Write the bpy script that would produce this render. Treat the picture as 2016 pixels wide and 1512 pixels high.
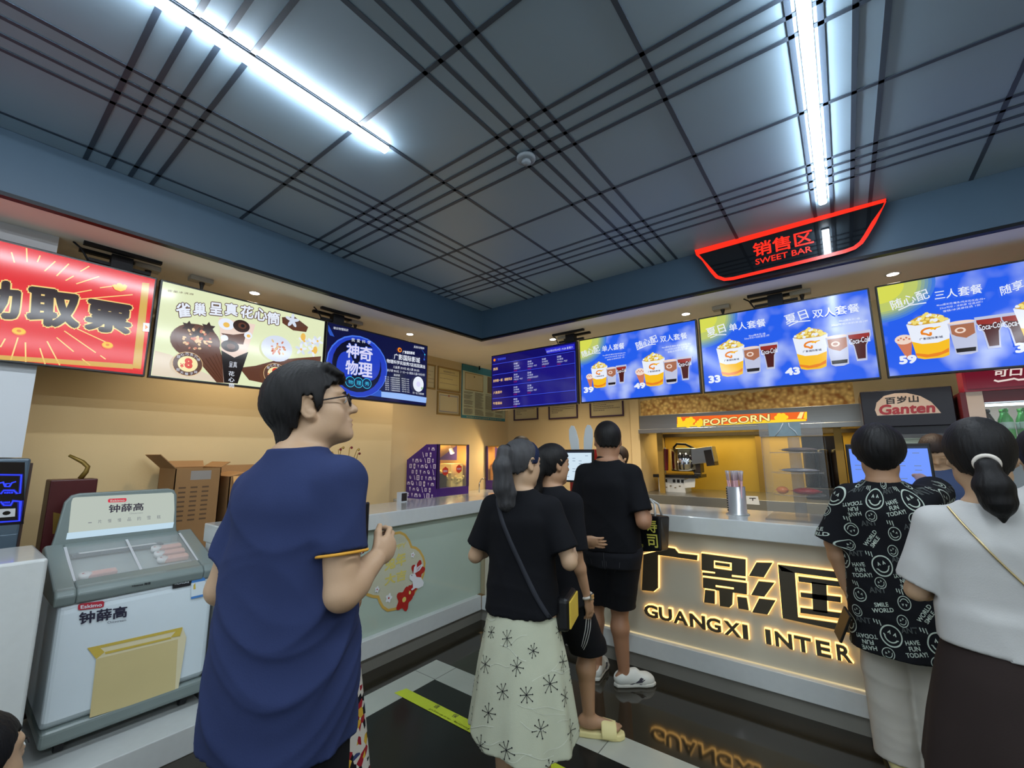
import bpy, bmesh, math, random
import numpy as np
from mathutils import Vector, Matrix
from mathutils.bvhtree import BVHTree

random.seed(7)
for _o in list(bpy.data.objects):
    bpy.data.objects.remove(_o)
SC = bpy.context.scene
COL = SC.collection

# ------------------------------------------------------------------ camera
F_PX, CX, CY, CAM_H = 850.0, 1008.0, 756.0, 1.5
def _cam_rows():
    v1 = np.array([1667 - CX, -(888 - CY), -F_PX]); v1 /= np.linalg.norm(v1)
    v2 = np.array([-117 - CX, -(898 - CY), -F_PX]); v2 /= np.linalg.norm(v2)
    Y = v1; X = -(v2 - v2.dot(Y) * Y); X /= np.linalg.norm(X); Z = np.cross(X, Y)
    return np.array([X, Y, Z])
CR = _cam_rows()
cam_data = bpy.data.cameras.new('camera')
cam_data.sensor_width = 36.0
cam_data.lens = F_PX / 2016.0 * 36.0
cam_data.clip_start = 0.02
cam = bpy.data.objects.new('camera', cam_data)
COL.objects.link(cam)
_m = Matrix([list(CR[0]) + [0], list(CR[1]) + [0], list(CR[2]) + [CAM_H], [0, 0, 0, 1]])
cam.matrix_world = _m
SC.camera = cam
def on(px, py, ax, val):
    """point of the plane (axis ax = val) seen at a pixel of the 2016x1512 photograph"""
    r = CR @ np.array([px - CX, -(py - CY), -F_PX])
    o = np.array([0, 0, CAM_H]); t = (val - o[ax]) / r[ax]
    return o + t * r
def at_depth(px, py, d):
    r = CR @ np.array([px - CX, -(py - CY), -F_PX])
    return np.array([0, 0, CAM_H]) + r * d / F_PX

# ------------------------------------------------------------------ world, exposure
w = bpy.data.worlds.new('world'); SC.world = w; w.use_nodes = True
w.node_tree.nodes['Background'].inputs[0].default_value = (0.80, 0.92, 1.0, 1)
w.node_tree.nodes['Background'].inputs[1].default_value = 1.05
vs = SC.view_settings
vs.view_transform = 'Standard'; vs.look = 'None'; vs.exposure = 0.0; vs.gamma = 1.0
vs.use_curve_mapping = False
SC.cycles.use_denoising = True
SC.cycles.max_bounces = 7; SC.cycles.diffuse_bounces = 3; SC.cycles.glossy_bounces = 3
SC.cycles.transmission_bounces = 5; SC.cycles.transparent_max_bounces = 10
SC.cycles.sample_clamp_indirect = 4.0

LED_STRENGTH = 84.0
CEIL_Z, SOFF_Z = 3.20, 2.85

# ------------------------------------------------------------------ materials
def lin(c):
    out = []
    for v in c[:3]:
        v = v / 255.0
        out.append(v / 12.92 if v <= 0.04045 else ((v + 0.055) / 1.055) ** 2.4)
    return tuple(out) + (1.0,)
_mats = {}
def M(name, rgb=(128, 128, 128), rough=0.5, metal=0.0, var=0.06, scale=6.0, bump=0.0, bscale=60.0,
      emit=None, es=0.0, trans=0.0, ior=1.45, alpha=1.0, spec=0.5, sample=True, stretch=None, coat=0.0):
    if name in _mats: return _mats[name]
    m = bpy.data.materials.new(name); m.use_nodes = True
    nt = m.node_tree; b = nt.nodes['Principled BSDF']
    b.inputs['Base Color'].default_value = lin(rgb)
    b.inputs['Roughness'].default_value = rough
    b.inputs['Metallic'].default_value = metal
    b.inputs['IOR'].default_value = ior
    b.inputs['Specular IOR Level'].default_value = spec
    b.inputs['Transmission Weight'].default_value = trans
    b.inputs['Alpha'].default_value = alpha
    b.inputs['Coat Weight'].default_value = coat
    if emit is not None:
        b.inputs['Emission Color'].default_value = lin(emit)
        b.inputs['Emission Strength'].default_value = es
        if not sample: m.cycles.emission_sampling = 'NONE'
    if var > 0 or bump > 0:
        tc = nt.nodes.new('ShaderNodeTexCoord')
        mp = nt.nodes.new('ShaderNodeMapping')
        nt.links.new(tc.outputs['Object'], mp.inputs['Vector'])
        if stretch: mp.inputs['Scale'].default_value = stretch
    if var > 0:
        n = nt.nodes.new('ShaderNodeTexNoise'); n.inputs['Scale'].default_value = scale
        n.inputs['Detail'].default_value = 3
        nt.links.new(mp.outputs['Vector'], n.inputs['Vector'])
        mx = nt.nodes.new('ShaderNodeMix'); mx.data_type = 'RGBA'
        c = lin(rgb)
        mx.inputs[6].default_value = tuple(max(0, v * (1 - var)) for v in c[:3]) + (1,)
        mx.inputs[7].default_value = tuple(min(1, v * (1 + var)) for v in c[:3]) + (1,)
        nt.links.new(n.outputs['Fac'], mx.inputs[0])
        nt.links.new(mx.outputs[2], b.inputs['Base Color'])
    if bump > 0:
        n2 = nt.nodes.new('ShaderNodeTexNoise'); n2.inputs['Scale'].default_value = bscale
        n2.inputs['Detail'].default_value = 4
        nt.links.new(mp.outputs['Vector'], n2.inputs['Vector'])
        bp = nt.nodes.new('ShaderNodeBump'); bp.inputs['Strength'].default_value = bump
        bp.inputs['Distance'].default_value = 0.004
        nt.links.new(n2.outputs['Fac'], bp.inputs['Height'])
        nt.links.new(bp.outputs['Normal'], b.inputs['Normal'])
    _mats[name] = m
    return m
def nodes_of(m): return m.node_tree.nodes, m.node_tree.links, m.node_tree.nodes['Principled BSDF']
def E(name, rgb, s=1.0, rough=0.25, sample=False):
    """something that gives off light: a screen picture, a lit sign, a lamp"""
    return M(name, (4, 4, 5), rough=rough, var=0, emit=rgb, es=s, sample=sample, spec=0.4)

# ------------------------------------------------------------------ text outlines
_tx = {}
def text2d(body, bold=0.0, space=1.0):
    key = (body, bold, space)
    if key in _tx: return _tx[key]
    c = bpy.data.curves.new('lettering', 'FONT'); c.body = body; c.size = 1.0; c.offset = bold
    c.space_character = space; c.resolution_u = 3
    o = bpy.data.objects.new('lettering', c); COL.objects.link(o)
    dg = bpy.context.evaluated_depsgraph_get()
    me = bpy.data.meshes.new_from_object(o.evaluated_get(dg), depsgraph=dg)
    v = np.array([x.co[:2] for x in me.vertices]) if len(me.vertices) else np.zeros((0, 2))
    f = [tuple(p.vertices) for p in me.polygons]
    bpy.data.objects.remove(o); bpy.data.curves.remove(c); bpy.data.meshes.remove(me)
    if len(v): v = v - v.min(0)
    _tx[key] = (v, f)
    return _tx[key]

# ------------------------------------------------------------------ mesh builder
def frame_of(d):
    d = np.array(d, float); d /= (np.linalg.norm(d) + 1e-12)
    a = np.array([0, 0, 1.0]) if abs(d[2]) < 0.9 else np.array([1.0, 0, 0])
    u = np.cross(a, d); u /= np.linalg.norm(u)
    return u, np.cross(d, u), d
class MB:
    def __init__(s): s.v = []; s.f = []; s.mi = []; s.sm = []; s.mats = []
    def m(s, mat):
        if mat not in s.mats: s.mats.append(mat)
        return s.mats.index(mat)
    def add(s, verts, faces, mat, smooth=False):
        k = len(s.v); i = s.m(mat)
        s.v.extend([tuple(map(float, p)) for p in verts])
        for f in faces:
            s.f.append(tuple(k + j for j in f)); s.mi.append(i); s.sm.append(smooth)
        return s
    def box(s, lo, hi, mat):
        x0, y0, z0 = lo; x1, y1, z1 = hi
        v = [(x0,y0,z0),(x1,y0,z0),(x1,y1,z0),(x0,y1,z0),(x0,y0,z1),(x1,y0,z1),(x1,y1,z1),(x0,y1,z1)]
        return s.add(v, [(0,3,2,1),(4,5,6,7),(0,1,5,4),(1,2,6,5),(2,3,7,6),(3,0,4,7)], mat)
    def obox(s, c, size, mat, R=None):
        c = np.array(c, float); h = np.array(size) / 2.0
        R = np.eye(3) if R is None else np.array(R)
        v = [c + R @ (h * np.array(q)) for q in [(-1,-1,-1),(1,-1,-1),(1,1,-1),(-1,1,-1),(-1,-1,1),(1,-1,1),(1,1,1),(-1,1,1)]]
        return s.add(v, [(0,3,2,1),(4,5,6,7),(0,1,5,4),(1,2,6,5),(2,3,7,6),(3,0,4,7)], mat)
    def cyl(s, p0, p1, r0, mat, r1=None, n=16, caps=True, smooth=True):
        r1 = r0 if r1 is None else r1
        p0 = np.array(p0, float); p1 = np.array(p1, float)
        u, w_, d = frame_of(p1 - p0)
        a = [2 * math.pi * i / n for i in range(n)]
        v = [p0 + r0 * (math.cos(t) * u + math.sin(t) * w_) for t in a] + [p1 + r1 * (math.cos(t) * u + math.sin(t) * w_) for t in a]
        s.add(v, [(i, (i + 1) % n, n + (i + 1) % n, n + i) for i in range(n)], mat, smooth)
        if caps: s.add(v, [tuple(range(n))[::-1], tuple(range(n, 2 * n))], mat)
        return s
    def lathe(s, prof, c, mat, n=24, axis=(0, 0, 1), smooth=True):
        u, w_, d = frame_of(axis); c = np.array(c, float); v = []
        for r, z in prof:
            for i in range(n):
                t = 2 * math.pi * i / n
                v.append(c + d * z + r * (math.cos(t) * u + math.sin(t) * w_))
        f = []
        for j in range(len(prof) - 1):
            for i in range(n):
                f.append((j*n+i, j*n+(i+1)%n, (j+1)*n+(i+1)%n, (j+1)*n+i))
        if prof[0][0] > 1e-5: f.append(tuple(range(n))[::-1])
        if prof[-1][0] > 1e-5: f.append(tuple(range((len(prof)-1)*n, len(prof)*n)))
        return s.add(v, f, mat, smooth)
    def tube(s, pts, r, mat, n=8, closed=False):
        pts = [np.array(p, float) for p in pts]; N = len(pts); v = []
        rr = r if hasattr(r, '__len__') else [r] * N
        u0 = None
        for i in range(N):
            if closed: d = pts[(i+1) % N] - pts[i-1]
            else: d = pts[min(i+1, N-1)] - pts[max(i-1, 0)]
            d = d / (np.linalg.norm(d) + 1e-12)
            if u0 is None: u0, w_, _ = frame_of(d)
            else:
                u0 = u0 - d * u0.dot(d); u0 /= (np.linalg.norm(u0) + 1e-12); w_ = np.cross(d, u0)
            for k in range(n):
                t = 2 * math.pi * k / n
                v.append(pts[i] + rr[i] * (math.cos(t) * u0 + math.sin(t) * w_))
        f = []
        for i in range(N if closed else N - 1):
            j = (i + 1) % N
            for k in range(n): f.append((i*n+k, i*n+(k+1)%n, j*n+(k+1)%n, j*n+k))
        if not closed: f += [tuple(range(n))[::-1], tuple(range((N-1)*n, N*n))]
        return s.add(v, f, mat, True)
    def ell(s, c, r, mat, n=20, m=12, R=None):
        c = np.array(c, float); R = np.eye(3) if R is None else np.array(R); v = []
        for j in range(m + 1):
            ph = math.pi * j / m
            for i in range(n):
                t = 2 * math.pi * i / n
                v.append(c + R @ np.array([r[0]*math.sin(ph)*math.cos(t), r[1]*math.sin(ph)*math.sin(t), r[2]*math.cos(ph)]))
        f = [(j*n+i, (j+1)*n+i, (j+1)*n+(i+1)%n, j*n+(i+1)%n) for j in range(m) for i in range(n)]
        return s.add(v, f, mat, True)
    def prism(s, poly, P0, U, V, W, mat, smooth=False):
        """2-D polygon swept along W; P0 + u*U + v*V"""
        P0, U, V, W = [np.array(q, float) for q in (P0, U, V, W)]
        n = len(poly)
        a = [P0 + p[0]*U + p[1]*V for p in poly]; b = [q + W for q in a]
        fl = np.dot(np.cross(U, V), W) > 0
        A = sum(poly[i][0]*poly[(i+1)%n][1]-poly[(i+1)%n][0]*poly[i][1] for i in range(n)) > 0
        bot = tuple(range(n)); top = tuple(range(n, 2*n))
        side = [(i, (i+1)%n, n+(i+1)%n, n+i) for i in range(n)]
        if fl == A: bot = bot[::-1]
        else: top = top[::-1]; side = [q[::-1] for q in side]
        return s.add(a + b, [bot, top] + side, mat, smooth)
    def build(s, name, parent=None, loc=(0,0,0), rotz=0.0, bevel=0.0, segs=2, smooth_angle=None, recalc=True):
        me = bpy.data.meshes.new(name)
        me.from_pydata(s.v, [], s.f)
        for mt in s.mats: me.materials.append(mt)
        me.polygons.foreach_set('material_index', s.mi)
        me.polygons.foreach_set('use_smooth', s.sm)
        if recalc:
            bm = bmesh.new(); bm.from_mesh(me); bmesh.ops.recalc_face_normals(bm, faces=bm.faces); bm.to_mesh(me); bm.free()
        me.update()
        o = bpy.data.objects.new(name, me); COL.objects.link(o)
        o.location = loc; o.rotation_euler = (0, 0, rotz)
        if parent is not None: o.parent = parent
        if bevel > 0:
            md = o.modifiers.new('bevel', 'BEVEL'); md.width = bevel; md.segments = segs
            md.limit_method = 'ANGLE'; md.angle_limit = math.radians(40)
        return o
def thing(name, label, cat, loc=(0,0,0), rotz=0.0, group=None):
    o = bpy.data.objects.new(name, None); COL.objects.link(o)
    o.location = loc; o.rotation_euler = (0, 0, rotz); o.empty_display_size = 0.1
    return tag(o, label, cat, group)
def tag(o, label, cat, group=None):
    o['label'] = label; o['category'] = cat
    if group: o['group'] = group
    return o
def struct(o):
    o['kind'] = 'structure'; return o
def dup(root, loc, rotz=None, label=None, group=None):
    r = root.copy(); COL.objects.link(r); r.location = loc
    if rotz is not None: r.rotation_euler = (0, 0, rotz)
    if label: r['label'] = label
    if group: r['group'] = group
    for ch in list(root.children):
        c = ch.copy(); COL.objects.link(c); c.parent = r
        for g in ch.children:
            d = g.copy(); COL.objects.link(d); d.parent = c
    return r

class Pic:
    """flat artwork on a plane; coordinates are pixels mapped through a plane function, layers stack by 0.4 mm"""
    def __init__(s, fmap, to3, step=0.0004):
        s.f = fmap; s.to3 = to3; s.mb = MB(); s.L = 0; s.step = step; s.x = 0.0
    def q(s, p): return np.array(s.f(*p), float)
    def put(s, uv, faces, mat, up=True):
        if up: s.L += 1
        s.mb.add([s.to3(u, v, s.L * s.step + s.x) for u, v in uv], faces, mat)
    def poly(s, pts, mat, px=True, up=True):
        uv = [s.q(p) for p in pts] if px else pts
        s.put(uv, [tuple(range(len(uv)))], mat, up)
    def ell(s, c, rx, ry, mat, px=False, n=24, a0=0, a1=2*math.pi, rot=0.0, up=True):
        c = s.q(c) if px else np.array(c)
        ca, sa = math.cos(rot), math.sin(rot)
        uv = []
        k = n if abs(a1 - a0 - 2*math.pi) < 1e-6 else n + 1
        for i in range(k):
            t = a0 + (a1 - a0) * i / n
            x, y = rx*math.cos(t), ry*math.sin(t)
            uv.append(c + np.array([x*ca - y*sa, x*sa + y*ca]))
        s.put(uv, [tuple(range(len(uv)))], mat, up)
    def line(s, pts, wd, mat, px=True, closed=False, up=True):
        P = [s.q(p) if px else np.array(p, float) for p in pts]
        s.put(*ribbon2d(P, wd, closed), mat, up)
    def tfit(s, body, bl, br, tl, mat, bold=0.0, space=1.0, px=True, up=True, outline=None):
        bl, br, tl = [(s.q(p) if px else np.array(p, float)) for p in (bl, br, tl)]
        v0, f0 = text2d(body, 0.0, space); W, H = v0.max(0)
        ex, ey = (br - bl) / W, (tl - bl) / H
        def place(bo, mat, up, b0):     # weight comes from shifted copies of the outline, all in one layer
            sh = [(0, 0)] if bo <= 0 else [(bo * math.cos(q * math.pi / 4), bo * math.sin(q * math.pi / 4)) for q in range(8)] + ([(0, 0)] if bo > 0.03 else [])
            bo2 = b0
            for j, (dx, dy) in enumerate(sh):
                s.x = j * 0.00004
                s.put([bl + (x * (1 - 2 * bo2 / max(W, 0.2)) + bo2 + dx) * ex + (y * (1 - 2 * bo2 / max(H, 0.2)) + bo2 + dy) * ey for x, y in v0], f0, mat, up and j == 0)
            s.x = 0.0
        if outline: place(outline[1], outline[0], up, bold); up = True
        place(bold, mat, up, bold)
    def build(s, name, parent=None, **k): return s.mb.build(name, parent, recalc=False, **k)
def ribbon2d(P, wd, closed=False):
    N = len(P); L = []; Rr = []
    for i in range(N):
        a = P[(i-1) % N] if (closed or i > 0) else P[i]; b = P[(i+1) % N] if (closed or i < N-1) else P[i]
        d = b - a; d = d / (np.linalg.norm(d) + 1e-12); nn = np.array([-d[1], d[0]]) * wd / 2
        if closed or 0 < i < N-1:
            e1 = P[i] - a; e1 = e1 / (np.linalg.norm(e1) + 1e-12)
            nn = nn / max(0.45, abs(float(np.dot(e1, d))))
        L.append(P[i] + nn); Rr.append(P[i] - nn)
    f = [(i, N+i, N+(i+1)%N, (i+1)%N) for i in range(N if closed else N-1)]
    return L + Rr, f
# ================================================================== ROOM
m_ceil = M('ceiling_panel', (132, 154, 170), rough=0.42, var=0.05, scale=2.0, bump=0.05, bscale=8)
m_groove = M('ceiling_groove', (48, 61, 75), rough=0.5, var=0.05)
m_band = M('soffit_blue', (50, 72, 90), rough=0.5, var=0.06)
m_soff = M('soffit_white', (232, 226, 214), rough=0.7, var=0.03, bump=0.05)
m_wall = M('wall_beige', (206, 182, 136), rough=0.7, var=0.05, scale=3, bump=0.08, bscale=90)
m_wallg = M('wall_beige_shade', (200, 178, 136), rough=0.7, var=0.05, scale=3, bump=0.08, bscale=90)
m_white = M('white_paint', (196, 200, 204), rough=0.55, var=0.04)
m_black_trim = M('black_metal', (22, 24, 28), rough=0.35, metal=0.6, var=0.05)

# floor: dark polished tiles, pale border bands, darker field
m_floor = M('floor_polished_brown', (42, 38, 29), rough=0.07, var=0.25, scale=3.0, spec=0.6)
m_field = M('floor_black_tile', (30, 32, 30), rough=0.2, var=0.2, scale=5.0, spec=0.25)
m_pale = M('floor_pale_tile', (176, 180, 168), rough=0.2, var=0.12, scale=5.0)
m_seam = M('floor_seam', (98, 100, 92), rough=0.6, var=0.1)
mb = MB()
mb.box((-7, -3.5, -0.06), (5, 7.2, 0.0), m_floor)
mb.box((-4.3, 3.75, -0.02), (5, 5.7, 0.001), m_pale)  # unseen pale floor behind the counters, added to bounce light up to the soffit
z1 = 0.0012
mb.box((-2.55, -3.5, -0.02), (-2.35, 2.4, z1), m_pale)
mb.box((-2.35, 2.2, -0.02), (5, 2.4, z1), m_pale)
mb.box((-2.35, -3.5, -0.02), (5, 2.2, z1 * 0.6), m_field)
for y in np.arange(-3.2, 2.2, 0.6): mb.box((-2.55, y, -0.01), (-2.35, y + 0.004, z1 + 0.0006), m_seam)
for x in np.arange(-2.35, 5, 0.6): mb.box((x, 2.2, -0.01), (x + 0.004, 2.4, z1 + 0.0006), m_seam)
struct(mb.build('floor'))

# ceiling tray: panels with the plaid of dark grooves
mb = MB()
mb.box((-3.345, -3.5, CEIL_Z), (5, 3.78, CEIL_Z + 0.1), m_ceil)
gw, gz = 0.011, 0.004
for c in [k * 1.33 for k in range(-3, 5)]:
    for x in [c + 0.30, c + 0.20, c + 0.09, c - 0.01, c + 0.80 ]:
        if -3.33 < x < 4.9: mb.box((x - gw, -3.5, CEIL_Z - gz), (x + gw, 3.775, CEIL_Z + 0.02), m_groove)
    for y in [c + 0.30, c + 0.40, c + 0.50, c + 0.605, c + 1.12]:
        if -3.4 < y < 3.75: mb.box((-3.34, y - gw, CEIL_Z - gz), (4.9, y + gw, CEIL_Z + 0.02), m_groove)
struct(mb.build('ceiling'))
mb = MB()
mb.box((-3.37, -3.5, SOFF_Z - 0.012), (-3.345, 3.805, CEIL_Z), m_band)
mb.box((-3.345, 3.78, SOFF_Z - 0.012), (5, 3.805, CEIL_Z), m_band)
mb.box((-3.385, -3.5, SOFF_Z - 0.016), (-3.338, 3.82, SOFF_Z + 0.006), m_black_trim)
mb.box((-3.338, 3.773, SOFF_Z - 0.016), (5, 3.82, SOFF_Z + 0.006), m_black_trim)
struct(mb.build('trim_1'))
mb = MB()
mb.box((-5.0, -3.5, SOFF_Z), (-3.37, 4.97, SOFF_Z + 0.08), m_soff)
mb.box((-3.37, 3.805, SOFF_Z), (5, 4.97, SOFF_Z + 0.08), m_soff)
struct(mb.build('ceiling_border'))
mb = MB(); mb.box((-5.0, 4.97, 3.3), (5, 6.9, 3.4), m_soff); struct(mb.build('ceiling_rear'))

# walls
mb = MB()
mb.box((-4.6, -3.5, 0), (-4.3, 3.25, SOFF_Z), m_wall)
struct(mb.build('wall_left'))
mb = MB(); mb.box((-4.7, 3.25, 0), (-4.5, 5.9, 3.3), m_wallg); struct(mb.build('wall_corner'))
mb = MB()
mb.box((-4.5, 5.77, 0), (-2.2, 5.9, 3.3), m_wall)
mb.box((-2.2, 5.77, 1.78), (0.17, 5.9, 3.3), m_wall)
mb.box((0.17, 5.77, 0), (5, 5.9, 3.3), m_wall)
mb.box((-2.32, 5.71, 0), (-2.2, 5.77, 3.3), m_wall)
struct(mb.build('wall_back'))
mb = MB()
mb.box((-2.32, 5.9, 0), (-2.2, 6.85, 2.4), m_wall); mb.box((0.17, 5.9, 0), (0.3, 6.85, 2.4), m_wall)
mb.box((-2.32, 6.8, 0), (0.3, 6.9, 2.4), m_wall); mb.box((-2.32, 5.9, 2.3), (0.3, 6.9, 2.4), m_wall)
struct(mb.build('wall_alcove'))
mb = MB(); mb.box((-4.3, -3.5, 1.49), (-3.78, 0.285, SOFF_Z), m_white); struct(mb.build('wall_column'))
mb = MB(); mb.box((4.9, -3.5, 0), (5.0, 6.9, 3.4), m_wall); struct(mb.build('wall_right'))

# ================================================================== LAMPS
m_led = E('led_tube_light', (235, 246, 255), LED_STRENGTH, sample=True)
m_alu = M('led_housing', (150, 158, 165), rough=0.4, metal=0.8, var=0.04)
def led(name, x, y0, y1, label):
    t = thing(name, label, 'light', (x, (y0 + y1) / 2, CEIL_Z), group='ceiling light strips')
    L = (y1 - y0) / 2
    mb = MB(); mb.box((-0.024, -L - 0.006, -0.012), (0.024, L + 0.006, 0.0), m_alu); mb.build('housing', t)
    mb = MB()
    prof = [(-0.022, -0.012), (-0.022, -0.026), (-0.014, -0.034), (0.014, -0.034), (0.022, -0.026), (0.022, -0.012)]
    mb.prism(prof, (0, -L, 0), (1, 0, 0), (0, 0, 1), (0, 2 * L, 0), m_led)
    mb.build('diffuser', t)
    return t
led('led_strip', -1.88, -2.6, 1.31, 'white ceiling light strip at the left, pointing toward the dark blue science screen')
led('led_strip', 0.04, -1.6, 3.46, 'long white light strip in the dark ceiling ending above the red outlined sign')
led('led_strip', 2.2, -2.6, 2.6, 'added unseen white light strip in the dark ceiling far right of the red outlined sign')  # extra strip outside the view, added to light the room
# recessed downlights
m_dl = E('downlight_lens', (255, 244, 226), 18.0, sample=True)
m_dlr = M('downlight_rim', (225, 225, 222), rough=0.4, var=0.03)
dls = [(-3.85, 1.45, 'round recessed downlight above the ice cream menu screen'),
       (-3.84, 3.10, 'round recessed downlight above the dark blue science show screen'),
       (-2.68, 4.32, 'round recessed downlight above the film timetable screen'),
       (-1.13, 4.32, 'round recessed downlight above the seam of the 49 and 33 menu screens'),
       (0.42, 4.31, 'round recessed downlight above the seam of the 43 and 59 menu screens'),
       (-3.1, 4.74, 'added round recessed downlight over the work area, unseen behind the timetable screen'),  # rear three are added to brighten the work area, hidden by the screens
       (-1.75, 4.74, 'added round recessed downlight over the work area, unseen behind the 39 and 49 menu screen'), (-0.35, 4.74, 'added round recessed downlight over the work area, unseen behind the 33 and 43 menu screen')]
for x, y, lb in dls:
    t = thing('downlight', lb, 'light', (x, y, SOFF_Z), group='recessed downlights')
    mb = MB(); mb.lathe([(0.036, -0.002), (0.048, -0.004), (0.05, 0.0)], (0, 0, 0), m_dlr); mb.build('rim', t)
    mb = MB(); mb.lathe([(0.0, -0.003), (0.036, -0.003), (0.036, 0.0)], (0, 0, 0), m_dl); mb.build('lens', t)
    ld = bpy.data.lights.new('downlight_beam', 'SPOT'); ld.energy = 56 if x < -3.5 else 72; ld.color = (1.0, 0.84, 0.62)
    ld.spot_size = math.radians(125); ld.spot_blend = 0.7; ld.shadow_soft_size = 0.04
    lo = bpy.data.objects.new('beam', ld); COL.objects.link(lo); lo.parent = t; lo.location = (0, 0, -0.02)

# smoke detector
t = thing('smoke_detector', 'small round smoke detector on the dark ceiling grid', 'smoke detector', (-1.31, 1.86, CEIL_Z - 0.004))
m_sd = M('detector_grey', (118, 128, 136), rough=0.5, var=0.04)
mb = MB(); mb.lathe([(0.055, 0), (0.055, -0.014), (0.045, -0.02), (0.0, -0.021)], (0, 0, 0), m_sd); mb.build('base', t)
mb = MB(); mb.lathe([(0.024, -0.018), (0.028, -0.03), (0.02, -0.042), (0.0, -0.044)], (0, 0, 0), m_sd); mb.build('sensor_head', t)

# ceiling sockets with dark plugs
m_sock = M('socket_white', (176, 172, 160), rough=0.5, var=0.05)
m_plug = M('plug_black', (38, 34, 30), rough=0.5, var=0.05)
def socket(x, y, rz, label):
    t = thing('ceiling_socket', label, 'power socket', (x, y, SOFF_Z), rz, 'ceiling sockets above the screens')
    mb = MB(); mb.box((-0.075, -0.04, -0.035), (0.075, 0.04, 0), m_sock); mb.build('box', t, bevel=0.005)
    mb = MB(); mb.cyl((0.01, 0, -0.035), (0.01, 0, -0.06), 0.02, m_plug, 0.014); mb.cyl((0.01, 0, -0.06), (0.01, 0, -0.125), 0.013, m_plug, 0.004)
    mb.build('plug', t)
P2 = math.pi / 2
socket(-3.84, 1.06, P2, 'pale ceiling socket with a dark plug above the ice cream menu screen')
socket(-3.88, 0.74, P2, 'pale ceiling socket with a dark plug above the end of the red ticket screen')
socket(-3.90, 2.43, P2, 'pale ceiling socket with a dark plug above the science show screen')
socket(-0.18, 4.29, 0, 'pale ceiling socket just right of the bracket over the 33 and 43 menu screen')
socket(-0.80, 4.29, 0, 'pale ceiling socket above the left end of the 33 and 43 menu screen')
socket(-2.5, 4.29, 0, 'pale ceiling socket with a dark plug above the film timetable screen')

# ================================================================== RED SIGN
t = thing('hanging_sign', 'glossy black hanging sign with red glowing outline and red lettering', 'sign', (-0.235, 3.70, 2.85))
m_gloss = M('sign_black_gloss', (10, 13, 17), rough=0.05, var=0.0, coat=0.6)
m_red = E('sign_red_glow', (255, 44, 24), 1.15, sample=True)
fs = lambda px, py: (on(px, py, 1, 3.70)[0] + 0.235, on(px, py, 1, 3.70)[2] - 2.85)
outer = [(1367, 497), (1747, 393), (1722, 438), (1706, 465), (1697, 478), (1684, 488), (1665, 495), (1560, 521), (1443, 549), (1425, 551), (1410, 546), (1400, 535)]
P = [np.array(fs(*p)) for p in outer]
mb = MB(); mb.prism([tuple(p) for p in P], (0, 0.0, 0), (1, 0, 0), (0, 0, 1), (0, 0.05, 0), m_gloss); mb.build('panel', t)
cen = sum(P) / len(P)
mb = MB()
ov, of = ribbon2d([p * 0.988 + cen * 0.012 for p in P], 0.026, True)
mb.add([(p[0], -0.004, p[1]) for p in ov], of, m_red)
mb.build('glowing_outline', t, recalc=False)
pc = Pic(fs, lambda u, v, d: (u, -0.003 - d, v))
pc.tfit('销售区', (1484, 507), (1603, 479), (1481, 480), m_red, bold=0.018)
pc.tfit('SWEET BAR', (1488, 522), (1599, 495.5), (1487, 511), m_red, bold=0.012)
pc.build('lettering', t)
for x in (-0.45, 0.45):
    mb = MB(); mb.cyl((x, 0.025, 0.32), (x, 0.025, 0.355), 0.006, m_black_trim); mb.build('hanger', t)
# ================================================================== SCREENS
m_bezel = M('screen_bezel', (16, 17, 22), rough=0.3, var=0.05)
m_mount = M('mount_black', (28, 30, 34), rough=0.5, metal=0.4, var=0.05)
TW, TH, TZ = 1.228, 0.702, 2.372
RY, LX = 4.12, -3.71
def sky_picture():
    m = E('picture_summer_sky', (40, 100, 240), 1.0, rough=0.12, sample=True)
    n, l, b = nodes_of(m)
    tc = n.new('ShaderNodeTexCoord'); ns = n.new('ShaderNodeTexNoise'); ns.inputs['Scale'].default_value = 3.2
    ns.inputs['Detail'].default_value = 2.5
    l.new(tc.outputs['Object'], ns.inputs['Vector'])
    r = n.new('ShaderNodeValToRGB'); e = r.color_ramp.elements
    e[0].position = 0.48; e[0].color = lin((36, 94, 236)); e[1].position = 0.66; e[1].color = lin((176, 194, 248))
    l.new(ns.outputs['Fac'], r.inputs[0]); l.new(r.outputs[0], b.inputs['Emission Color'])
    return m
m_sky = sky_picture()
def C(name, rgb, s=1.0): return E('picture_' + name, rgb, s, rough=0.12)
c_white = C('white', (232, 238, 250)); c_pale = C('pale_blue', (190, 208, 250)); c_sun = C('sun', (204, 214, 70)); c_sunh = C('sun_halo', (110, 160, 190))
c_yel = C('yellow', (246, 190, 30)); c_ora = C('orange', (232, 130, 30)); c_pop = C('popcorn', (240, 220, 120)); c_pop2 = C('popcorn_dark', (206, 160, 50))
c_cola = C('cola', (74, 26, 24)); c_colar = C('cola_red', (150, 44, 36)); c_glass = C('glass', (190, 196, 222)); c_coffee = C('coffee', (168, 108, 80))
c_navy = C('navy', (30, 34, 80)); c_cone = C('cone', (204, 120, 90)); c_cream = C('cream', (238, 214, 200)); c_dark = C('dark', (30, 24, 24))

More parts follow.
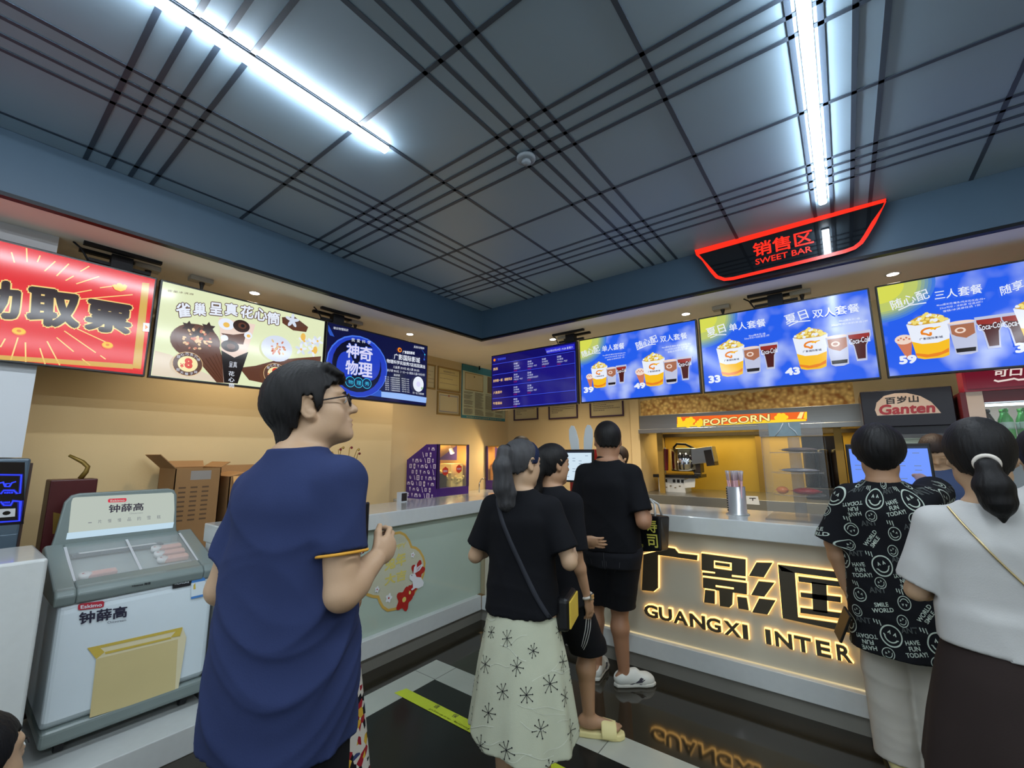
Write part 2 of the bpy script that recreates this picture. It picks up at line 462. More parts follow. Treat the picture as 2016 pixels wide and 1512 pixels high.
def screen(name, label, side, c, rect=None, base=None, mount=0.0, group='screens above the counter'):
    """side 'R': faces -y on y = RY; side 'L': faces +x on x = LX"""
    if side == 'R':
        t = thing(name, label, 'screen', (c, RY + 0.03, TZ), 0.0, group)
        f = lambda px, py: (on(px, py, 1, RY)[0] - c, on(px, py, 1, RY)[2] - TZ)
    else:
        t = thing(name, label, 'screen', (LX - 0.03, c, TZ), P2, group)
        f = lambda px, py: (on(px, py, 0, LX)[1] - c, on(px, py, 0, LX)[2] - TZ)
    mb = MB(); w_, h = TW / 2, TH / 2
    mb.box((-w_, -0.03, -h), (w_, 0.015, h), m_bezel); mb.box((-w_ * 0.7, 0.015, -h * 0.7), (w_ * 0.7, 0.05, h * 0.7), m_bezel)
    mb.build('casing', t, bevel=0.004)
    pc = Pic(f, lambda u, v, d: (u, -0.0305 - d, v))
    iw, ih = w_ - 0.012, h - 0.014
    pc.poly([(-iw, -ih - 0.0), (iw, -ih), (iw, ih), (-iw, ih)], base, px=False)
    pc.iw, pc.ih = iw, ih
    if mount is not None:
        top = SOFF_Z - TZ
        mb = MB()
        b = mount; mb.box((b - 0.055, 0.02, h - 0.1), (b + 0.055, 0.09, top - 0.02), m_mount)
        for dy in (-0.03, 0.12): mb.box((b - 0.20, dy, top - 0.022), (b + 0.20, dy + 0.035, top), m_mount)
        mb.box((b - 0.16, 0.045, h + 0.03), (b + 0.16, 0.07, h + 0.05), m_mount)
        mb.tube([(b - 0.24, 0.05, top), (b - 0.20, 0.05, top - 0.03), (b - 0.15, 0.03, h)], 0.006, m_mount)
        mb.build('ceiling_bracket', t)
    return t, pc
def clipfan(pc, pts):   # keep artwork inside the picture
    return [(min(max(u, -pc.iw), pc.iw), min(max(v, -pc.ih), pc.ih)) for u, v in pts]

SUN = [C('sun_%d' % i, tuple(int(a + (b - a) * (i / 6.0)) for a, b in zip((66, 122, 220), (214, 218, 84)))) for i in range(7)]
def sun(pc):
    cx, cz = -pc.iw, pc.ih
    for i in range(7):
        r = 0.275 - 0.016 * i if i < 6 else 0.13
        pc.poly([(cx, cz)] + [(cx + r * 1.15 * math.cos(a), cz - r * math.sin(a)) for a in np.linspace(0, P2, 14)][::-1], SUN[i], px=False)
c_cloud = C('cloud', (146, 170, 240))
def combo(pc, top, k, cone=False, colas=1, price=None, pbox=None):
    u0, v0 = pc.q(top); v0 -= 1.15 * k
    q = lambda pts: clipfan(pc, [(u0 + x * k, v0 + z * k) for x, z in pts])
    put = lambda pts, mt, up=True: pc.poly(q(pts), mt, px=False, up=up)
    ring = lambda cx, cz, a, b, n=16: [(cx + a * math.cos(t), cz + b * math.sin(t)) for t in np.linspace(0, 2 * math.pi, n + 1)[:-1]]
    if cone:
        put([(-0.8, 0.62), (-0.42, 0.62), (-0.5, 0.05), (-0.6, 0.05)], c_cone); put(ring(-0.61, 0.68, 0.22, 0.16), c_cream)
        for i in range(5): put(ring(-0.74 + i * 0.065, 0.68 + 0.05 * (i % 2), 0.03, 0.03, 6), c_cone, up=i == 0)
    put([(-0.5, 1.15), (0.5, 1.15), (0.36, 0.04), (0.2, -0.02), (-0.2, -0.02), (-0.36, 0.04)], c_white)
    put([(-0.43, 0.58), (-0.2, 0.47), (0.15, 0.46), (0.42, 0.55), (0.36, 0.04), (0.2, -0.02), (-0.2, -0.02), (-0.36, 0.04)], c_yel)
    put([(-0.39, 0.2), (-0.1, 0.12), (0.2, 0.16), (0.37, 0.26), (0.36, 0.14), (0.1, 0.04), (-0.15, 0.03), (-0.38, 0.12)], c_ora)
    put(ring(0, 1.15, 0.5, 0.07), c_pale)
    rnd = random.Random(3)
    put([(-0.47, 1.15), (-0.3, 1.08), (0.3, 1.08), (0.47, 1.15), (0.3, 1.33), (0.05, 1.42), (-0.2, 1.36), (-0.38, 1.26)], c_pop2)
    for i in range(46):
        x = rnd.uniform(-0.42, 0.42); z = rnd.uniform(1.12, 1.42 - abs(x) * 0.5)
        put(ring(x, z, 0.055, 0.045, 6), c_pop if i % 3 else c_white, up=(i % 12 == 0))
    # swirl logo and name on the tub
    def swirl(cx, cz, r):
        P = [np.array(q([(cx + (r * (0.55 + 0.45 * math.cos(a / 2.0)) if a > 3 else r) * math.cos(a + 0.5) * 1.25, cz + r * 0.8 * math.sin(a + 0.5))])[0]) for a in np.linspace(0, 5.6, 18)]
        vv, ff = ribbon2d(P, r * 0.42 * k); pc.put(vv, ff, c_ora)
        put([(cx, cz + r * 0.7), (cx + 1.9 * r, cz + r * 0.95), (cx + 1.9 * r, cz + r * 0.75), (cx + 0.4 * r, cz + 0.35 * r)], c_yel)
    swirl(0.0, 0.83, 0.14)
    b = q([(-0.25, 0.585), (0.28, 0.585), (-0.25, 0.66)])
    pc.tfit('广影国际影城', b[0], b[1], b[2], c_navy, bold=0.02, px=False)
    gx = 0.72
    put([(gx - 0.3, 1.0), (gx + 0.3, 1.02), (gx + 0.24, 0.05), (gx + 0.1, 0.0), (gx - 0.12, 0.0), (gx - 0.22, 0.06)], c_glass)
    put([(gx - 0.25, 0.93), (gx + 0.26, 0.94), (gx + 0.25, 0.62), (gx + 0.05, 0.5), (gx - 0.15, 0.58), (gx - 0.24, 0.66)], c_coffee)
    put([(gx - 0.21, 0.2), (gx + 0.22, 0.2), (gx + 0.2, 0.08), (gx - 0.2, 0.08)], c_dark)
    put(ring(gx, 1.0, 0.29, 0.05), c_cream)
    put(ring(gx - 0.05, 0.75, 0.12, 0.09), c_cream); put(ring(gx - 0.05, 0.75, 0.07, 0.05), c_coffee)
    for j in range(colas):
        cx = 1.3 + 0.52 * j
        put([(cx - 0.3, 1.08), (cx + 0.3, 1.08), (cx + 0.3, 0.9), (cx + 0.17, 0.6), (cx + 0.13, 0.1), (cx - 0.13, 0.1), (cx - 0.17, 0.6), (cx - 0.3, 0.9)], c_glass)
        put([(cx - 0.27, 0.99), (cx + 0.27, 0.99), (cx + 0.27, 0.9), (cx + 0.14, 0.6), (cx + 0.1, 0.17), (cx - 0.1, 0.17), (cx - 0.14, 0.6), (cx - 0.27, 0.9)], c_cola)
        put([(cx - 0.27, 0.99), (cx + 0.27, 0.99), (cx + 0.25, 0.86), (cx, 0.82), (cx - 0.25, 0.86)], c_colar)
        b = q([(cx - 0.27, 0.66), (cx + 0.27, 0.7), (cx - 0.26, 0.84)])
        pc.tfit('Coca-Cola', b[0], b[1], b[2], c_white, bold=0.01, px=False)
    if price:
        pc.tfit(price, *pbox, c_white, bold=0.05)
X5 = lambda x, y: (1100 + x / 3.0545, 500 + y / 3.0545)
X6 = lambda x, y: (1350 + x / 3.027, 370 + y / 3.027)
X3 = lambda x, y: (x / 3.1015, 450 + y / 3.1015)
X4 = lambda x, y: (560 + x / 3.36, 550 + y / 3.36)
X7 = lambda x, y: (760 + x / 6.72, 680 + y / 6.72)
def tx(pc, fn, body, bl, br, tl, mat, **k): pc.tfit(body, fn(*bl), fn(*br), fn(*tl), mat, **k)
def stroke(pc, fn, a, b, c, wd=0.008): pc.line([fn(*a), fn(*b), fn(*c)], wd, c_white)

# --- menu 39 / 49
t, pc = screen('menu_screen', 'summer sky menu screen with the 39 and 49 popcorn combos, right of the timetable', 'R', -1.605, base=m_sky, mount=None)
sun(pc)
combo(pc, (1180, 722.6), 0.19, True, 1, '39', (X5(155, 838), X5(215, 832), X5(153, 803)))
combo(pc, (1287, 708), 0.225, True, 1, '49', (X5(460, 815), X5(530, 808), X5(455, 780)))
tx(pc, X5, '随心配', (152, 628), (255, 585), (140, 590), c_white, bold=0.01); tx(pc, X5, '单人套餐', (268, 592), (402, 572), (266, 556), c_white, bold=0.01)
tx(pc, X5, '随心配', (478, 578), (605, 530), (464, 536), c_white, bold=0.01); tx(pc, X5, '双人套餐', (618, 535), (780, 512), (612, 498), c_white, bold=0.01)
for i, s in enumerate(('46oz爆米花/薯条/鸡米花任选1份+', '22oz可乐/冰奶茶 任选1杯+', '雪糕/冰淇淋任选 1份')):
    tx(pc, X5, s, (270 + 14 * i, 618 + 13 * i), (410 - 4 * i, 600 + 13 * i), (270 + 14 * i, 610 + 13 * i), c_white)
    tx(pc, X5, s, (625 + 18 * i, 572 + 14 * i), (800 - 10 * i, 548 + 14 * i), (625 + 18 * i, 561 + 14 * i), c_white)
stroke(pc, X5, (180, 612), (215, 600), (258, 598)); stroke(pc, X5, (478, 580), (540, 552), (590, 545))
pc.build('picture', t)
# --- menu 33 / 43
t, pc = screen('menu_screen', 'summer sky menu screen with the 33 and 43 popcorn combos, under the red sign', 'R', -0.357, base=m_sky)
sun(pc)
combo(pc, (1437.5, 683), 0.225, False, 1, '33', (X5(905, 780), X5(978, 772), X5(900, 735)))
combo(pc, (1594.5, 662), 0.232, False, 1, '43', (X5(1365, 735), X5(1455, 725), X5(1360, 690)))
tx(pc, X5, '夏日', (900, 503), (1012, 470), (885, 455), c_white, bold=0.01); tx(pc, X5, '单人套餐', (1030, 470), (1250, 438), (1024, 425), c_white, bold=0.01)
tx(pc, X5, '夏日', (1372, 430), (1507, 388), (1352, 378), c_white, bold=0.01); tx(pc, X5, '双人套餐', (1530, 392), (1812, 352), (1522, 342), c_white, bold=0.01)
for i, s in enumerate(('46oz爆米花1桶', '22oz可乐+冰奶茶各1杯')):
    tx(pc, X5, s, (1145 - 25 * i, 502 + 18 * i), (1245 + 25 * i, 488 + 10 * i), (1144 - 25 * i, 490 + 18 * i), c_white)
    tx(pc, X5, s, (1685 - 45 * i, 414 + 26 * i), (1810 + 50 * i, 398 + 14 * i), (1684 - 45 * i, 402 + 26 * i), c_white)
stroke(pc, X5, (915, 508), (960, 490), (1012, 488)); stroke(pc, X5, (1385, 438), (1440, 412), (1515, 405))
pc.build('picture', t)
# --- menu 59
t, pc = screen('menu_screen', 'summer sky menu screen with the 59 combo of two colas, cut by the right edge', 'R', 0.905, base=m_sky, mount=0.45)
sun(pc)
combo(pc, (1826, 634), 0.225, True, 2, '59', (X6(1272, 1055), X6(1378, 1045), X6(1267, 1005)))
combo(pc, (2046, 602), 0.23, False, 1, '35', (X6(1958, 990), X6(2085, 975), X6(1952, 930)))
tx(pc, X6, '随心配', (1232, 735), (1455, 660), (1210, 680), c_white, bold=0.01); tx(pc, X6, '三人套餐', (1482, 675), (1765, 632), (1476, 622), c_white, bold=0.01)
tx(pc, X6, '随享', (1875, 650), (2010, 605), (1862, 595), c_white, bold=0.01)
for i, s in enumerate(('46oz爆米花/薯条/鸡米花任选1份+', '22oz可乐 / 冰奶茶 任选3杯+', '雪糕/冰淇淋任选 1份')):
    tx(pc, X6, s, (1490 + 20 * i, 712 + 18 * i), (1780 - 14 * i, 672 + 18 * i), (1489 + 20 * i, 700 + 18 * i), c_white)
stroke(pc, X6, (1265, 735), (1330, 705), (1430, 690))
pc.build('picture', t)

# --- timetable
m_tt = C('timetable_blue', (16, 10, 98)); m_tt2 = C('timetable_cell', (24, 16, 122)); c_line = C('timetable_line', (60, 80, 230)); c_bl2 = C('timetable_header', (40, 40, 200))
c_gold = C('timetable_title', (232, 190, 130)); c_trd = C('timetable_red', (150, 24, 60)); c_tw = C('timetable_white', (214, 220, 250))
t, pc = screen('timetable_screen', 'dark blue film timetable screen with orange film titles, in the corner of the ceiling', 'R', -2.865, base=m_tt, mount=0.50)
rows = [0.235, 0.10, -0.055, -0.20, -0.325]
for i in range(4):
    pc.poly([(-pc.iw + 0.34, rows[i] - 0.012), (pc.iw - 0.02, rows[i] - 0.012), (pc.iw - 0.02, rows[i + 1] + 0.004), (-pc.iw + 0.34, rows[i + 1] + 0.004)], m_tt2, px=False, up=(i == 0))
for i, z in enumerate(rows):
    pc.line([(-pc.iw + 0.01, z), (pc.iw - 0.01, z)], 0.006, c_line, px=False, up=(i == 0))
pc.line([(pc.iw - 0.012, 0.235), (pc.iw - 0.012, -0.325)], 0.005, c_line, px=False)
pc.poly([(0.2, 0.32), (0.23, 0.255), (0.59, 0.255), (0.59, 0.32)], c_bl2, px=False)
tf = lambda s, u, v, w_, h, mt, **k: pc.tfit(s, (u, v), (u + w_, v), (u, v + h), mt, px=False, **k)
tf('2023年07月29日 19:28 星期六', 0.22, 0.27, 0.35, 0.028, c_tw)
tf('广影国际影城', -0.53, 0.275, 0.15, 0.03, c_line, bold=0.02)
pc.ell((-0.56, 0.29), 0.018, 0.018, c_ora)
for s, v, w_ in (('热烈', 0.155, 0.075), ('封神第一部：朝歌风云', 0.005, 0.30), ('八角笼中', -0.145, 0.14), ('午夜追凶', -0.28, 0.14)):
    tf(s, -0.58, v, w_, 0.036, c_gold, bold=0.02)
shows = [[('19:40', '2号激光厅'), ('20:40', '7号杜比一号厅'), ('22:00', '2号激光厅'), ('23:00', '7号杜比一号厅')], [('20:10', '7号杜比一号厅'), ('22:40', '6号高清文化菜厅')],
         [('21:20', '1号激光厅'), ('23:30', '5号杜比一号厅')], [('00:25', '3号激光厅')]]
for r, row in enumerate(shows):
    for j, (a, b) in enumerate(row):
        u = -0.25 + j * 0.205; v = rows[r] - 0.03
        tf(a, u, v - 0.016, 0.055, 0.02, c_tw, bold=0.01); tf('2D/国语', u, v - 0.046, 0.08, 0.02, c_tw); tf(b, u, v - 0.076, 0.024 * len(b) * 0.8, 0.02, c_tw)
        tf('购票', u, v - 0.102, 0.05, 0.018, c_trd)
pc.build('picture', t)

# --- red ticket screen
m_redp = C('ticket_red', (226, 38, 44)); c_crm = C('ticket_cream', (250, 214, 130)); c_blk = C('ticket_black', (40, 22, 24)); c_gld = C('ticket_gold', (214, 172, 84)); c_gl2 = C('ticket_coin', (250, 196, 50))
t, pc = screen('ticket_screen', 'red ticket collection screen with black lettering and coins, cut by the left edge', 'L', 0.158, base=m_redp, mount=0.43)
pc.poly([X3(868, 330), X3(912, 335), X3(860, 858), X3(808, 852)], c_gld); pc.poly([X3(-1200, 690), X3(808, 828), X3(812, 858), X3(-1200, 716)], c_gld)
for a, b in [((70, 145), (88, 208)), ((162, 120), (165, 205)), ((245, 165), (228, 205)), ((338, 200), (272, 260)), ((420, 215), (345, 290)), ((450, 290), (400, 318)), ((605, 293), (465, 338)), ((545, 230), (490, 262)),
             ((700, 350), (610, 362)), ((560, 375), (450, 395)), ((810, 404), (480, 432)), ((110, 665), (65, 805)), ((155, 695), (157, 815)), ((243, 730), (275, 828)), ((287, 688), (365, 835)), ((345, 665), (450, 752)),
             ((392, 625), (585, 758)), ((470, 612), (660, 700)), ((500, 795), (550, 835)), ((612, 775), (645, 798)), ((32, 672), (2, 725))]:
    pc.line([X3(*a), X3(*b)], 0.006, c_crm, up=False)
for s, bl, br, tl in (('自', (-560, 530), (-280, 548), (-550, 270)), ('助', (-205, 548), (122, 560), (-190, 300)), ('取', (155, 590), (485, 615), (170, 350)), ('票', (508, 620), (795, 655), (530, 425))):
    tx(pc, X3, s, bl, br, tl, c_blk, bold=0.045, outline=(c_crm, 0.075))
for (x, y) in ((115, 630), (655, 715)):
    pc.ell(X3(x, y), 0.028, 0.022, c_ora, px=True); pc.ell(X3(x, y - 4), 0.026, 0.019, c_gl2, px=True); pc.ell(X3(x, y - 4), 0.009, 0.008, c_ora, px=True)
pc.poly([X3(682, 348), X3(700, 342), X3(730, 350), X3(760, 342), X3(776, 352), X3(765, 376), X3(735, 386), X3(700, 374)], c_gl2); pc.ell(X3(730, 348), 0.016, 0.014, c_yel, px=True)
pc.poly([X3(873, 576), X3(912, 580), X3(908, 632), X3(868, 628)], c_white); pc.poly([X3(885, 588), X3(902, 604), X3(884, 618)], c_ora)
pc.build('picture', t)

# --- ice cream menu screen
m_icp = C('icecream_green', (226, 234, 192)); c_icb = C('icecream_table', (226, 212, 190)); c_brn = C('icecream_brown', (96, 58, 42)); c_bd = C('icecream_dark', (52, 32, 28)); c_nut = C('icecream_nut', (224, 190, 140))
c_icw = C('icecream_white', (214, 222, 238)); c_bro = C('icecream_badge', (92, 62, 50)); c_rdp = C('icecream_price', (214, 52, 30)); c_bdg = C('icecream_badge_cream', (246, 230, 170)); c_ey = C('icecream_egg', (238, 190, 90)); c_grn = C('icecream_leaf', (150, 190, 150))
t, pc = screen('icecream_screen', 'pale green menu screen advertising ice cream cones, between the red and the dark blue screens', 'L', 1.405, base=m_icp, mount=None)
p3 = lambda *pts: [X3(*p) for p in pts]
pc.poly(p3((945, 745), (1040, 770), (1200, 860), (1400, 945), (925, 895)), c_icb)
pc.poly(p3((1460, 850), (1560, 838), (1700, 800), (1960, 780), (1940, 960), (1640, 950), (1520, 925)), c_brn)
tx(pc, X3, '雀', (1078, 545), (1168, 540), (1068, 455), c_white, bold=0.03, outline=(c_bro, 0.085))
for s, x, y in (('巢', 1178, 528), ('呈', 1277, 526), ('真', 1370, 530), ('花', 1465, 545), ('心', 1550, 560), ('筒', 1626, 585)):
    tx(pc, X3, s, (x, y), (x + 80, y + 8), (x + 2, y - 78), c_white, bold=0.03, outline=(c_bro, 0.085))
tx(pc, X3, '雀巢冰淇淋', (1020, 385), (1180, 410), (1022, 372), c_bro)
rnd = random.Random(5)
# left chocolate cone
pc.poly(p3((1190, 790), (1335, 720), (1400, 945), (1320, 940)), c_brn); 
for i in range(6): pc.line(p3((1200 + 22 * i, 800 - 10 * i), (1330 + 12 * i, 935)), 0.003, c_bd, up=False)
pc.ell(X3(1195, 690), 0.155, 0.13, c_brn, px=True)
for (x, y, r) in ((1150, 600, 0.045), (1270, 610, 0.05), (1090, 670, 0.045), (1210, 650, 0.06), (1285, 700, 0.05), (1120, 730, 0.05), (1200, 735, 0.06)):
    pc.poly([pc.q(X3(x, y)) + r * np.array([math.cos(a) * (1 if i % 2 else 0.55), math.sin(a) * (1 if i % 2 else 0.55)]) for i, a in enumerate(np.linspace(0, 2 * math.pi, 13)[:-1])], c_bd if y < 660 else c_brn, px=False)
for i in range(34):
    a, r = rnd.uniform(0, 6.3), rnd.uniform(0, 0.1)
    cc = pc.q(X3(1195, 680)) + np.array([r * math.cos(a), 0.75 * r * math.sin(a)])
    pc.ell(cc, rnd.uniform(0.008, 0.018), rnd.uniform(0.006, 0.012), c_nut if i % 3 else c_cone, n=7, rot=a, up=(i % 8 == 0))
# wrapped cone in the middle
pc.poly(p3((1333, 545), (1555, 588), (1445, 948), (1362, 942)), c_cream)
pc.ell(X3(1378, 585), 0.055, 0.045, c_white, px=True); pc.ell(X3(1378, 590), 0.022, 0.02, c_ey, px=True)
pc.ell(X3(1470, 598), 0.06, 0.05, c_bd, px=True); pc.ell(X3(1475, 596), 0.03, 0.026, c_brn, px=True); pc.ell(X3(1477, 596), 0.014, 0.014, c_dark, px=True)
pc.poly(p3((1345, 640), (1420, 650), (1500, 640), (1480, 710), (1400, 700)), c_brn)
pc.ell(X3(1510, 655), 0.03, 0.028, c_white, px=True); pc.ell(X3(1512, 658), 0.014, 0.013, c_ey, px=True); pc.ell(X3(1365, 670), 0.026, 0.024, c_white, px=True)
pc.ell(X3(1400, 720), 0.062, 0.045, c_bd, px=True); pc.ell(X3(1405, 722), 0.03, 0.022, c_brn, px=True)
pc.poly(p3((1345, 745), (1425, 790), (1510, 755), (1445, 948), (1362, 942)), c_dark)
tx(pc, X3, '呈真', (1392, 848), (1440, 852), (1394, 812), c_white); 
for i, s in enumerate('花心筒'): tx(pc, X3, s, (1388, 902 + 36 * i - 2), (1424, 905 + 36 * i - 2), (1390, 874 + 36 * i - 2), c_white, bold=0.01)
# right vanilla cone and flowers
pc.ell(X3(1685, 735), 0.125, 0.11, c_icw, px=True)
for i in range(30):
    a, r = rnd.uniform(0, 6.3), rnd.uniform(0, 0.09)
    cc = pc.q(X3(1690, 725)) + np.array([r * math.cos(a), 0.7 * r * math.sin(a)])
    pc.ell(cc, rnd.uniform(0.008, 0.018), 0.008, c_cone if i % 3 else c_nut, n=7, rot=a, up=(i % 8 == 0))
for (x, y) in ((1850, 690), (1900, 700), (1830, 740), (1900, 750), (1930, 690)):
    for kk in range(5):
        a = kk * 1.257 + x; cc = pc.q(X3(x, y)) + 0.028 * np.array([math.cos(a), math.sin(a)])
        pc.ell(cc, 0.026, 0.012, c_icw if kk % 2 else c_white, rot=a, n=10, up=(kk == 0))
    pc.ell(X3(x, y), 0.01, 0.01, c_ey, px=True)
pc.ell(X3(1842, 665), 0.022, 0.034, c_ey, px=True); pc.ell(X3(1915, 745), 0.02, 0.034, c_ey, px=True)
pc.poly(p3((1712, 545), (1790, 542), (1872, 605), (1860, 635), (1780, 625), (1715, 580)), c_brn); pc.poly(p3((1712, 545), (1790, 542), (1868, 602), (1780, 608)), c_bro)
for a in (0.3, 1.5, 2.8, 4.2, 5.3): pc.ell(pc.q(X3(1775, 565)) + 0.03 * np.array([math.cos(a), math.sin(a)]), 0.032, 0.014, c_icw, rot=a)
# price badges
for (x, y) in ((1138, 830), (1668, 890)):
    pc.ell(X3(x, y), 0.092, 0.088, c_nut, px=True); pc.ell(X3(x, y), 0.088, 0.084, c_bro, px=True); pc.ell(X3(x, y), 0.06, 0.057, c_bdg, px=True)
    tx(pc, X3, '8', (x - 22, y + 24), (x + 28, y + 32), (x - 20, y - 40), c_rdp, bold=0.05); tx(pc, X3, '¥', (x - 48, y + 20), (x - 25, y + 23), (x - 47, y - 6), c_rdp, bold=0.03)
    for i, s in enumerate('甜心巧克力味'[:6]):
        a = 2.5 - i * 0.38; cc = pc.q(X3(x, y)) + 0.073 * np.array([math.cos(a), math.sin(a)])
        pc.tfit(s, cc + (-0.01, -0.01), cc + (0.01, -0.01), cc + (-0.01, 0.01), c_white, px=False)
    for i, s in enumerate('超大榛子碎'):
        a = -2.4 + i * 0.4; cc = pc.q(X3(x, y)) + 0.073 * np.array([math.cos(a), math.sin(a)])
        pc.tfit(s, cc + (-0.01, -0.01), cc + (0.01, -0.01), cc + (-0.01, 0.01), c_white, px=False)
pc.build('picture', t)

# --- science show screen
m_sci = C('science_navy', (14, 18, 62)); c_ball = C('science_ball', (34, 62, 190)); c_bal2 = C('science_ball_dark', (12, 14, 40)); c_lil = C('science_lilac', (216, 214, 248)); c_cy = C('science_cyan', (60, 200, 240)); c_rim = C('science_rim', (70, 116, 232)); c_deep = C('science_deep', (10, 40, 76))
c_glow = C('science_glow', (150, 186, 246)); c_mid = C('science_blue', (44, 86, 190))
t, pc = screen('science_screen', 'dark blue science show screen with a glowing ball and white lettering, beside the corner', 'L', 2.645, base=m_sci, mount=-0.47)
p4 = lambda *pts: [X4(*p) for p in pts]
pc.poly(p4((640, 742), (780, 756), (940, 782), (936, 818), (640, 778)), c_glow); pc.poly(p4((560, 720), (640, 735), (640, 778), (540, 765)), c_mid)
pc.poly(p4((290, 300), (330, 380), (300, 370), (288, 340)), c_mid)
pc.ell(X4(490, 575), 0.335, 0.305, c_rim, px=True); pc.ell(X4(490, 578), 0.325, 0.295, c_ball, px=True); pc.ell(X4(485, 572), 0.27, 0.26, c_bal2, px=True); pc.ell(X4(565, 560), 0.12, 0.17, c_ball, px=True); pc.ell(X4(400, 580), 0.09, 0.15, c_ball, px=True)
for s, bl, br, tl in (('神', (405, 517), (490, 525), (410, 420)), ('奇', (492, 535), (580, 545), (495, 440)), ('物', (398, 625), (482, 638), (404, 530)), ('理', (484, 640), (578, 652), (488, 545))):
    tx(pc, X4, s, bl, br, tl, c_lil, bold=0.022, outline=(c_mid, 0.055))
for i, s in enumerate('我爱科学'): tx(pc, X4, s, (440 + 35 * i, 410 + 6 * i), (462 + 35 * i, 413 + 6 * i), (441 + 35 * i, 388 + 6 * i), c_white)
tx(pc, X4, '增长物理知识', (320, 330), (418, 346), (321, 313), c_white); tx(pc, X4, '激发科学精神', (852, 454), (920, 466), (853, 438), c_white)
for i, s in enumerate('物理秀'):
    pc.ell(X4(432 + 54 * i, 678 + 6 * i), 0.052, 0.052, c_cy, px=True); pc.ell(X4(432 + 54 * i, 678 + 6 * i), 0.047, 0.047, c_deep, px=True)
    tx(pc, X4, s, (418 + 54 * i, 691 + 6 * i), (448 + 54 * i, 695 + 6 * i), (419 + 54 * i, 664 + 6 * i), c_cy)
pc.ell(X4(757, 468), 0.028, 0.026, c_ora, px=True); pc.ell(X4(759, 469), 0.012, 0.011, m_sci, px=True)
tx(pc, X4, '广影国际影城', (776, 492), (855, 500), (777, 472), c_white, bold=0.03)
tx(pc, X4, '广影国际影城', (718, 528), (890, 556), (720, 490), c_white, bold=0.015)
tx(pc, X4, '物理科学实验秀7店巡回演出', (670, 552), (924, 592), (671, 526), c_white, bold=0.015)
tx(pc, X4, '儿童票 39.9元 成人票 59.9元', (712, 588), (886, 614), (713, 570), c_white); tx(pc, X4, '亲子票 99.9元（一大一小 增加1儿童+59元/份）', (672, 610), (922, 642), (673, 592), c_white)
tx(pc, X4, '演出时间', (716, 640), (756, 645), (717, 625), c_white)
for i in range(7):
    tx(pc, X4, '第%s站' % '一二三四五六七'[i], (658, 650 + 14 * i), (683, 652 + 14 * i), (658, 641 + 14 * i), c_white); tx(pc, X4, '广影国际影城连锁店', (692, 655 + 14 * i), (756, 661 + 14 * i), (692, 646 + 14 * i), c_white); tx(pc, X4, '8月%d日 14:30' % (5 + i), (768, 662 + 14 * i), (817, 668 + 14 * i), (768, 653 + 14 * i), c_white)
pc.ell(X4(876, 695), 0.075, 0.085, c_white, px=True); pc.ell(X4(876, 695), 0.028, 0.03, c_lil, px=True); pc.ell(X4(900, 722), 0.014, 0.014, c_grn, px=True)
tx(pc, X4, '扫一扫了解购票', (838, 758), (912, 768), (838, 744), c_white)
pc.line(p4((900, 470), (920, 500), (912, 530)), 0.004, c_mid); pc.ell(X4(918, 500), 0.008, 0.008, c_cy, px=True); pc.ell(X4(914, 532), 0.012, 0.012, c_mid, px=True)
pc.build('picture', t)
# ================================================================== COUNTERS
m_stone = M('counter_white_stone', (198, 202, 200), rough=0.12, var=0.05, scale=25, coat=0.3)
m_stone2 = M('counter_kick', (128, 126, 118), rough=0.35, var=0.12, scale=4)
m_glassp = M('counter_panel_pale', (176, 192, 178), rough=0.06, var=0.03, coat=0.5)
m_panelr = M('counter_panel_cream', (192, 186, 166), rough=0.08, var=0.03, coat=0.5)
m_cstrip = M('counter_strip_beige', (150, 140, 112), rough=0.5, var=0.05)
KX, KY = -2.80, 3.18
t = thing('service_counter', 'white counter front along the left with the rabbit sticker on its pale glass', 'counter', (-3.0, 2.1, 0))
o3 = lambda mb, lo, hi, mt, c: mb.box(tuple(np.array(lo) - c), tuple(np.array(hi) - c), mt)
c0 = np.array((-3.0, 2.1, 0))
mb = MB(); o3(mb, (-3.25, 1.078, 0), (KX, 3.18, 0.1), m_stone2, c0); mb.build('kick', t)
mb = MB(); o3(mb, (-3.25, 1.078, 0.1), (KX + 0.03, 3.145, 0.222), m_stone, c0); mb.build('ledge', t, bevel=0.004)
mb = MB(); o3(mb, (-3.25, 1.12, 0.222), (KX - 0.02, 3.2, 0.957), m_glassp, c0); mb.build('glass_panel', t)
mb = MB(); o3(mb, (-3.25, 1.078, 0.222), (KX + 0.01, 1.12, 0.957), m_stone, c0); mb.build('end_panel', t)
t = thing('service_counter', 'cream lit counter front along the right under the glowing letters', 'counter', (0.6, 3.4, 0))
c0 = np.array((0.6, 3.4, 0))
mb = MB(); o3(mb, (-2.80, KY, 0), (4.0, 3.7, 0.1), m_stone2, c0); mb.build('kick', t)
mb = MB(); o3(mb, (-2.77, KY - 0.03, 0.1), (4.0, 3.7, 0.216), m_stone, c0); mb.build('ledge', t, bevel=0.004)
mb = MB(); o3(mb, (-2.82, KY + 0.02, 0.216), (4.0, 3.7, 0.95), m_panelr, c0); mb.build('front_panel', t)
mb = MB(); o3(mb, (-2.815, KY + 0.005, 0.222), (-2.775, KY + 0.02, 0.955), m_cstrip, c0); mb.build('corner_strip', t)  # thin beige strip up the corner of the counter
m_warmled = E('warm_light_line', (240, 218, 168), 0.75, sample=True)
mb = MB(); o3(mb, (-2.7, KY + 0.008, 0.216), (4.0, KY + 0.019, 0.221), m_warmled, c0); mb.build('light_line', t)
mb = MB()
poly = [(-3.30, 1.077), (-2.76, 1.077), (-2.76, 3.13), (4.0, 3.13), (4.0, 3.75), (-3.30, 3.75)]
mb.prism(poly, (3.0, -3.13, 0.0), (1, 0, 0), (0, 1, 0), (0, 0, 0.112), m_stone)
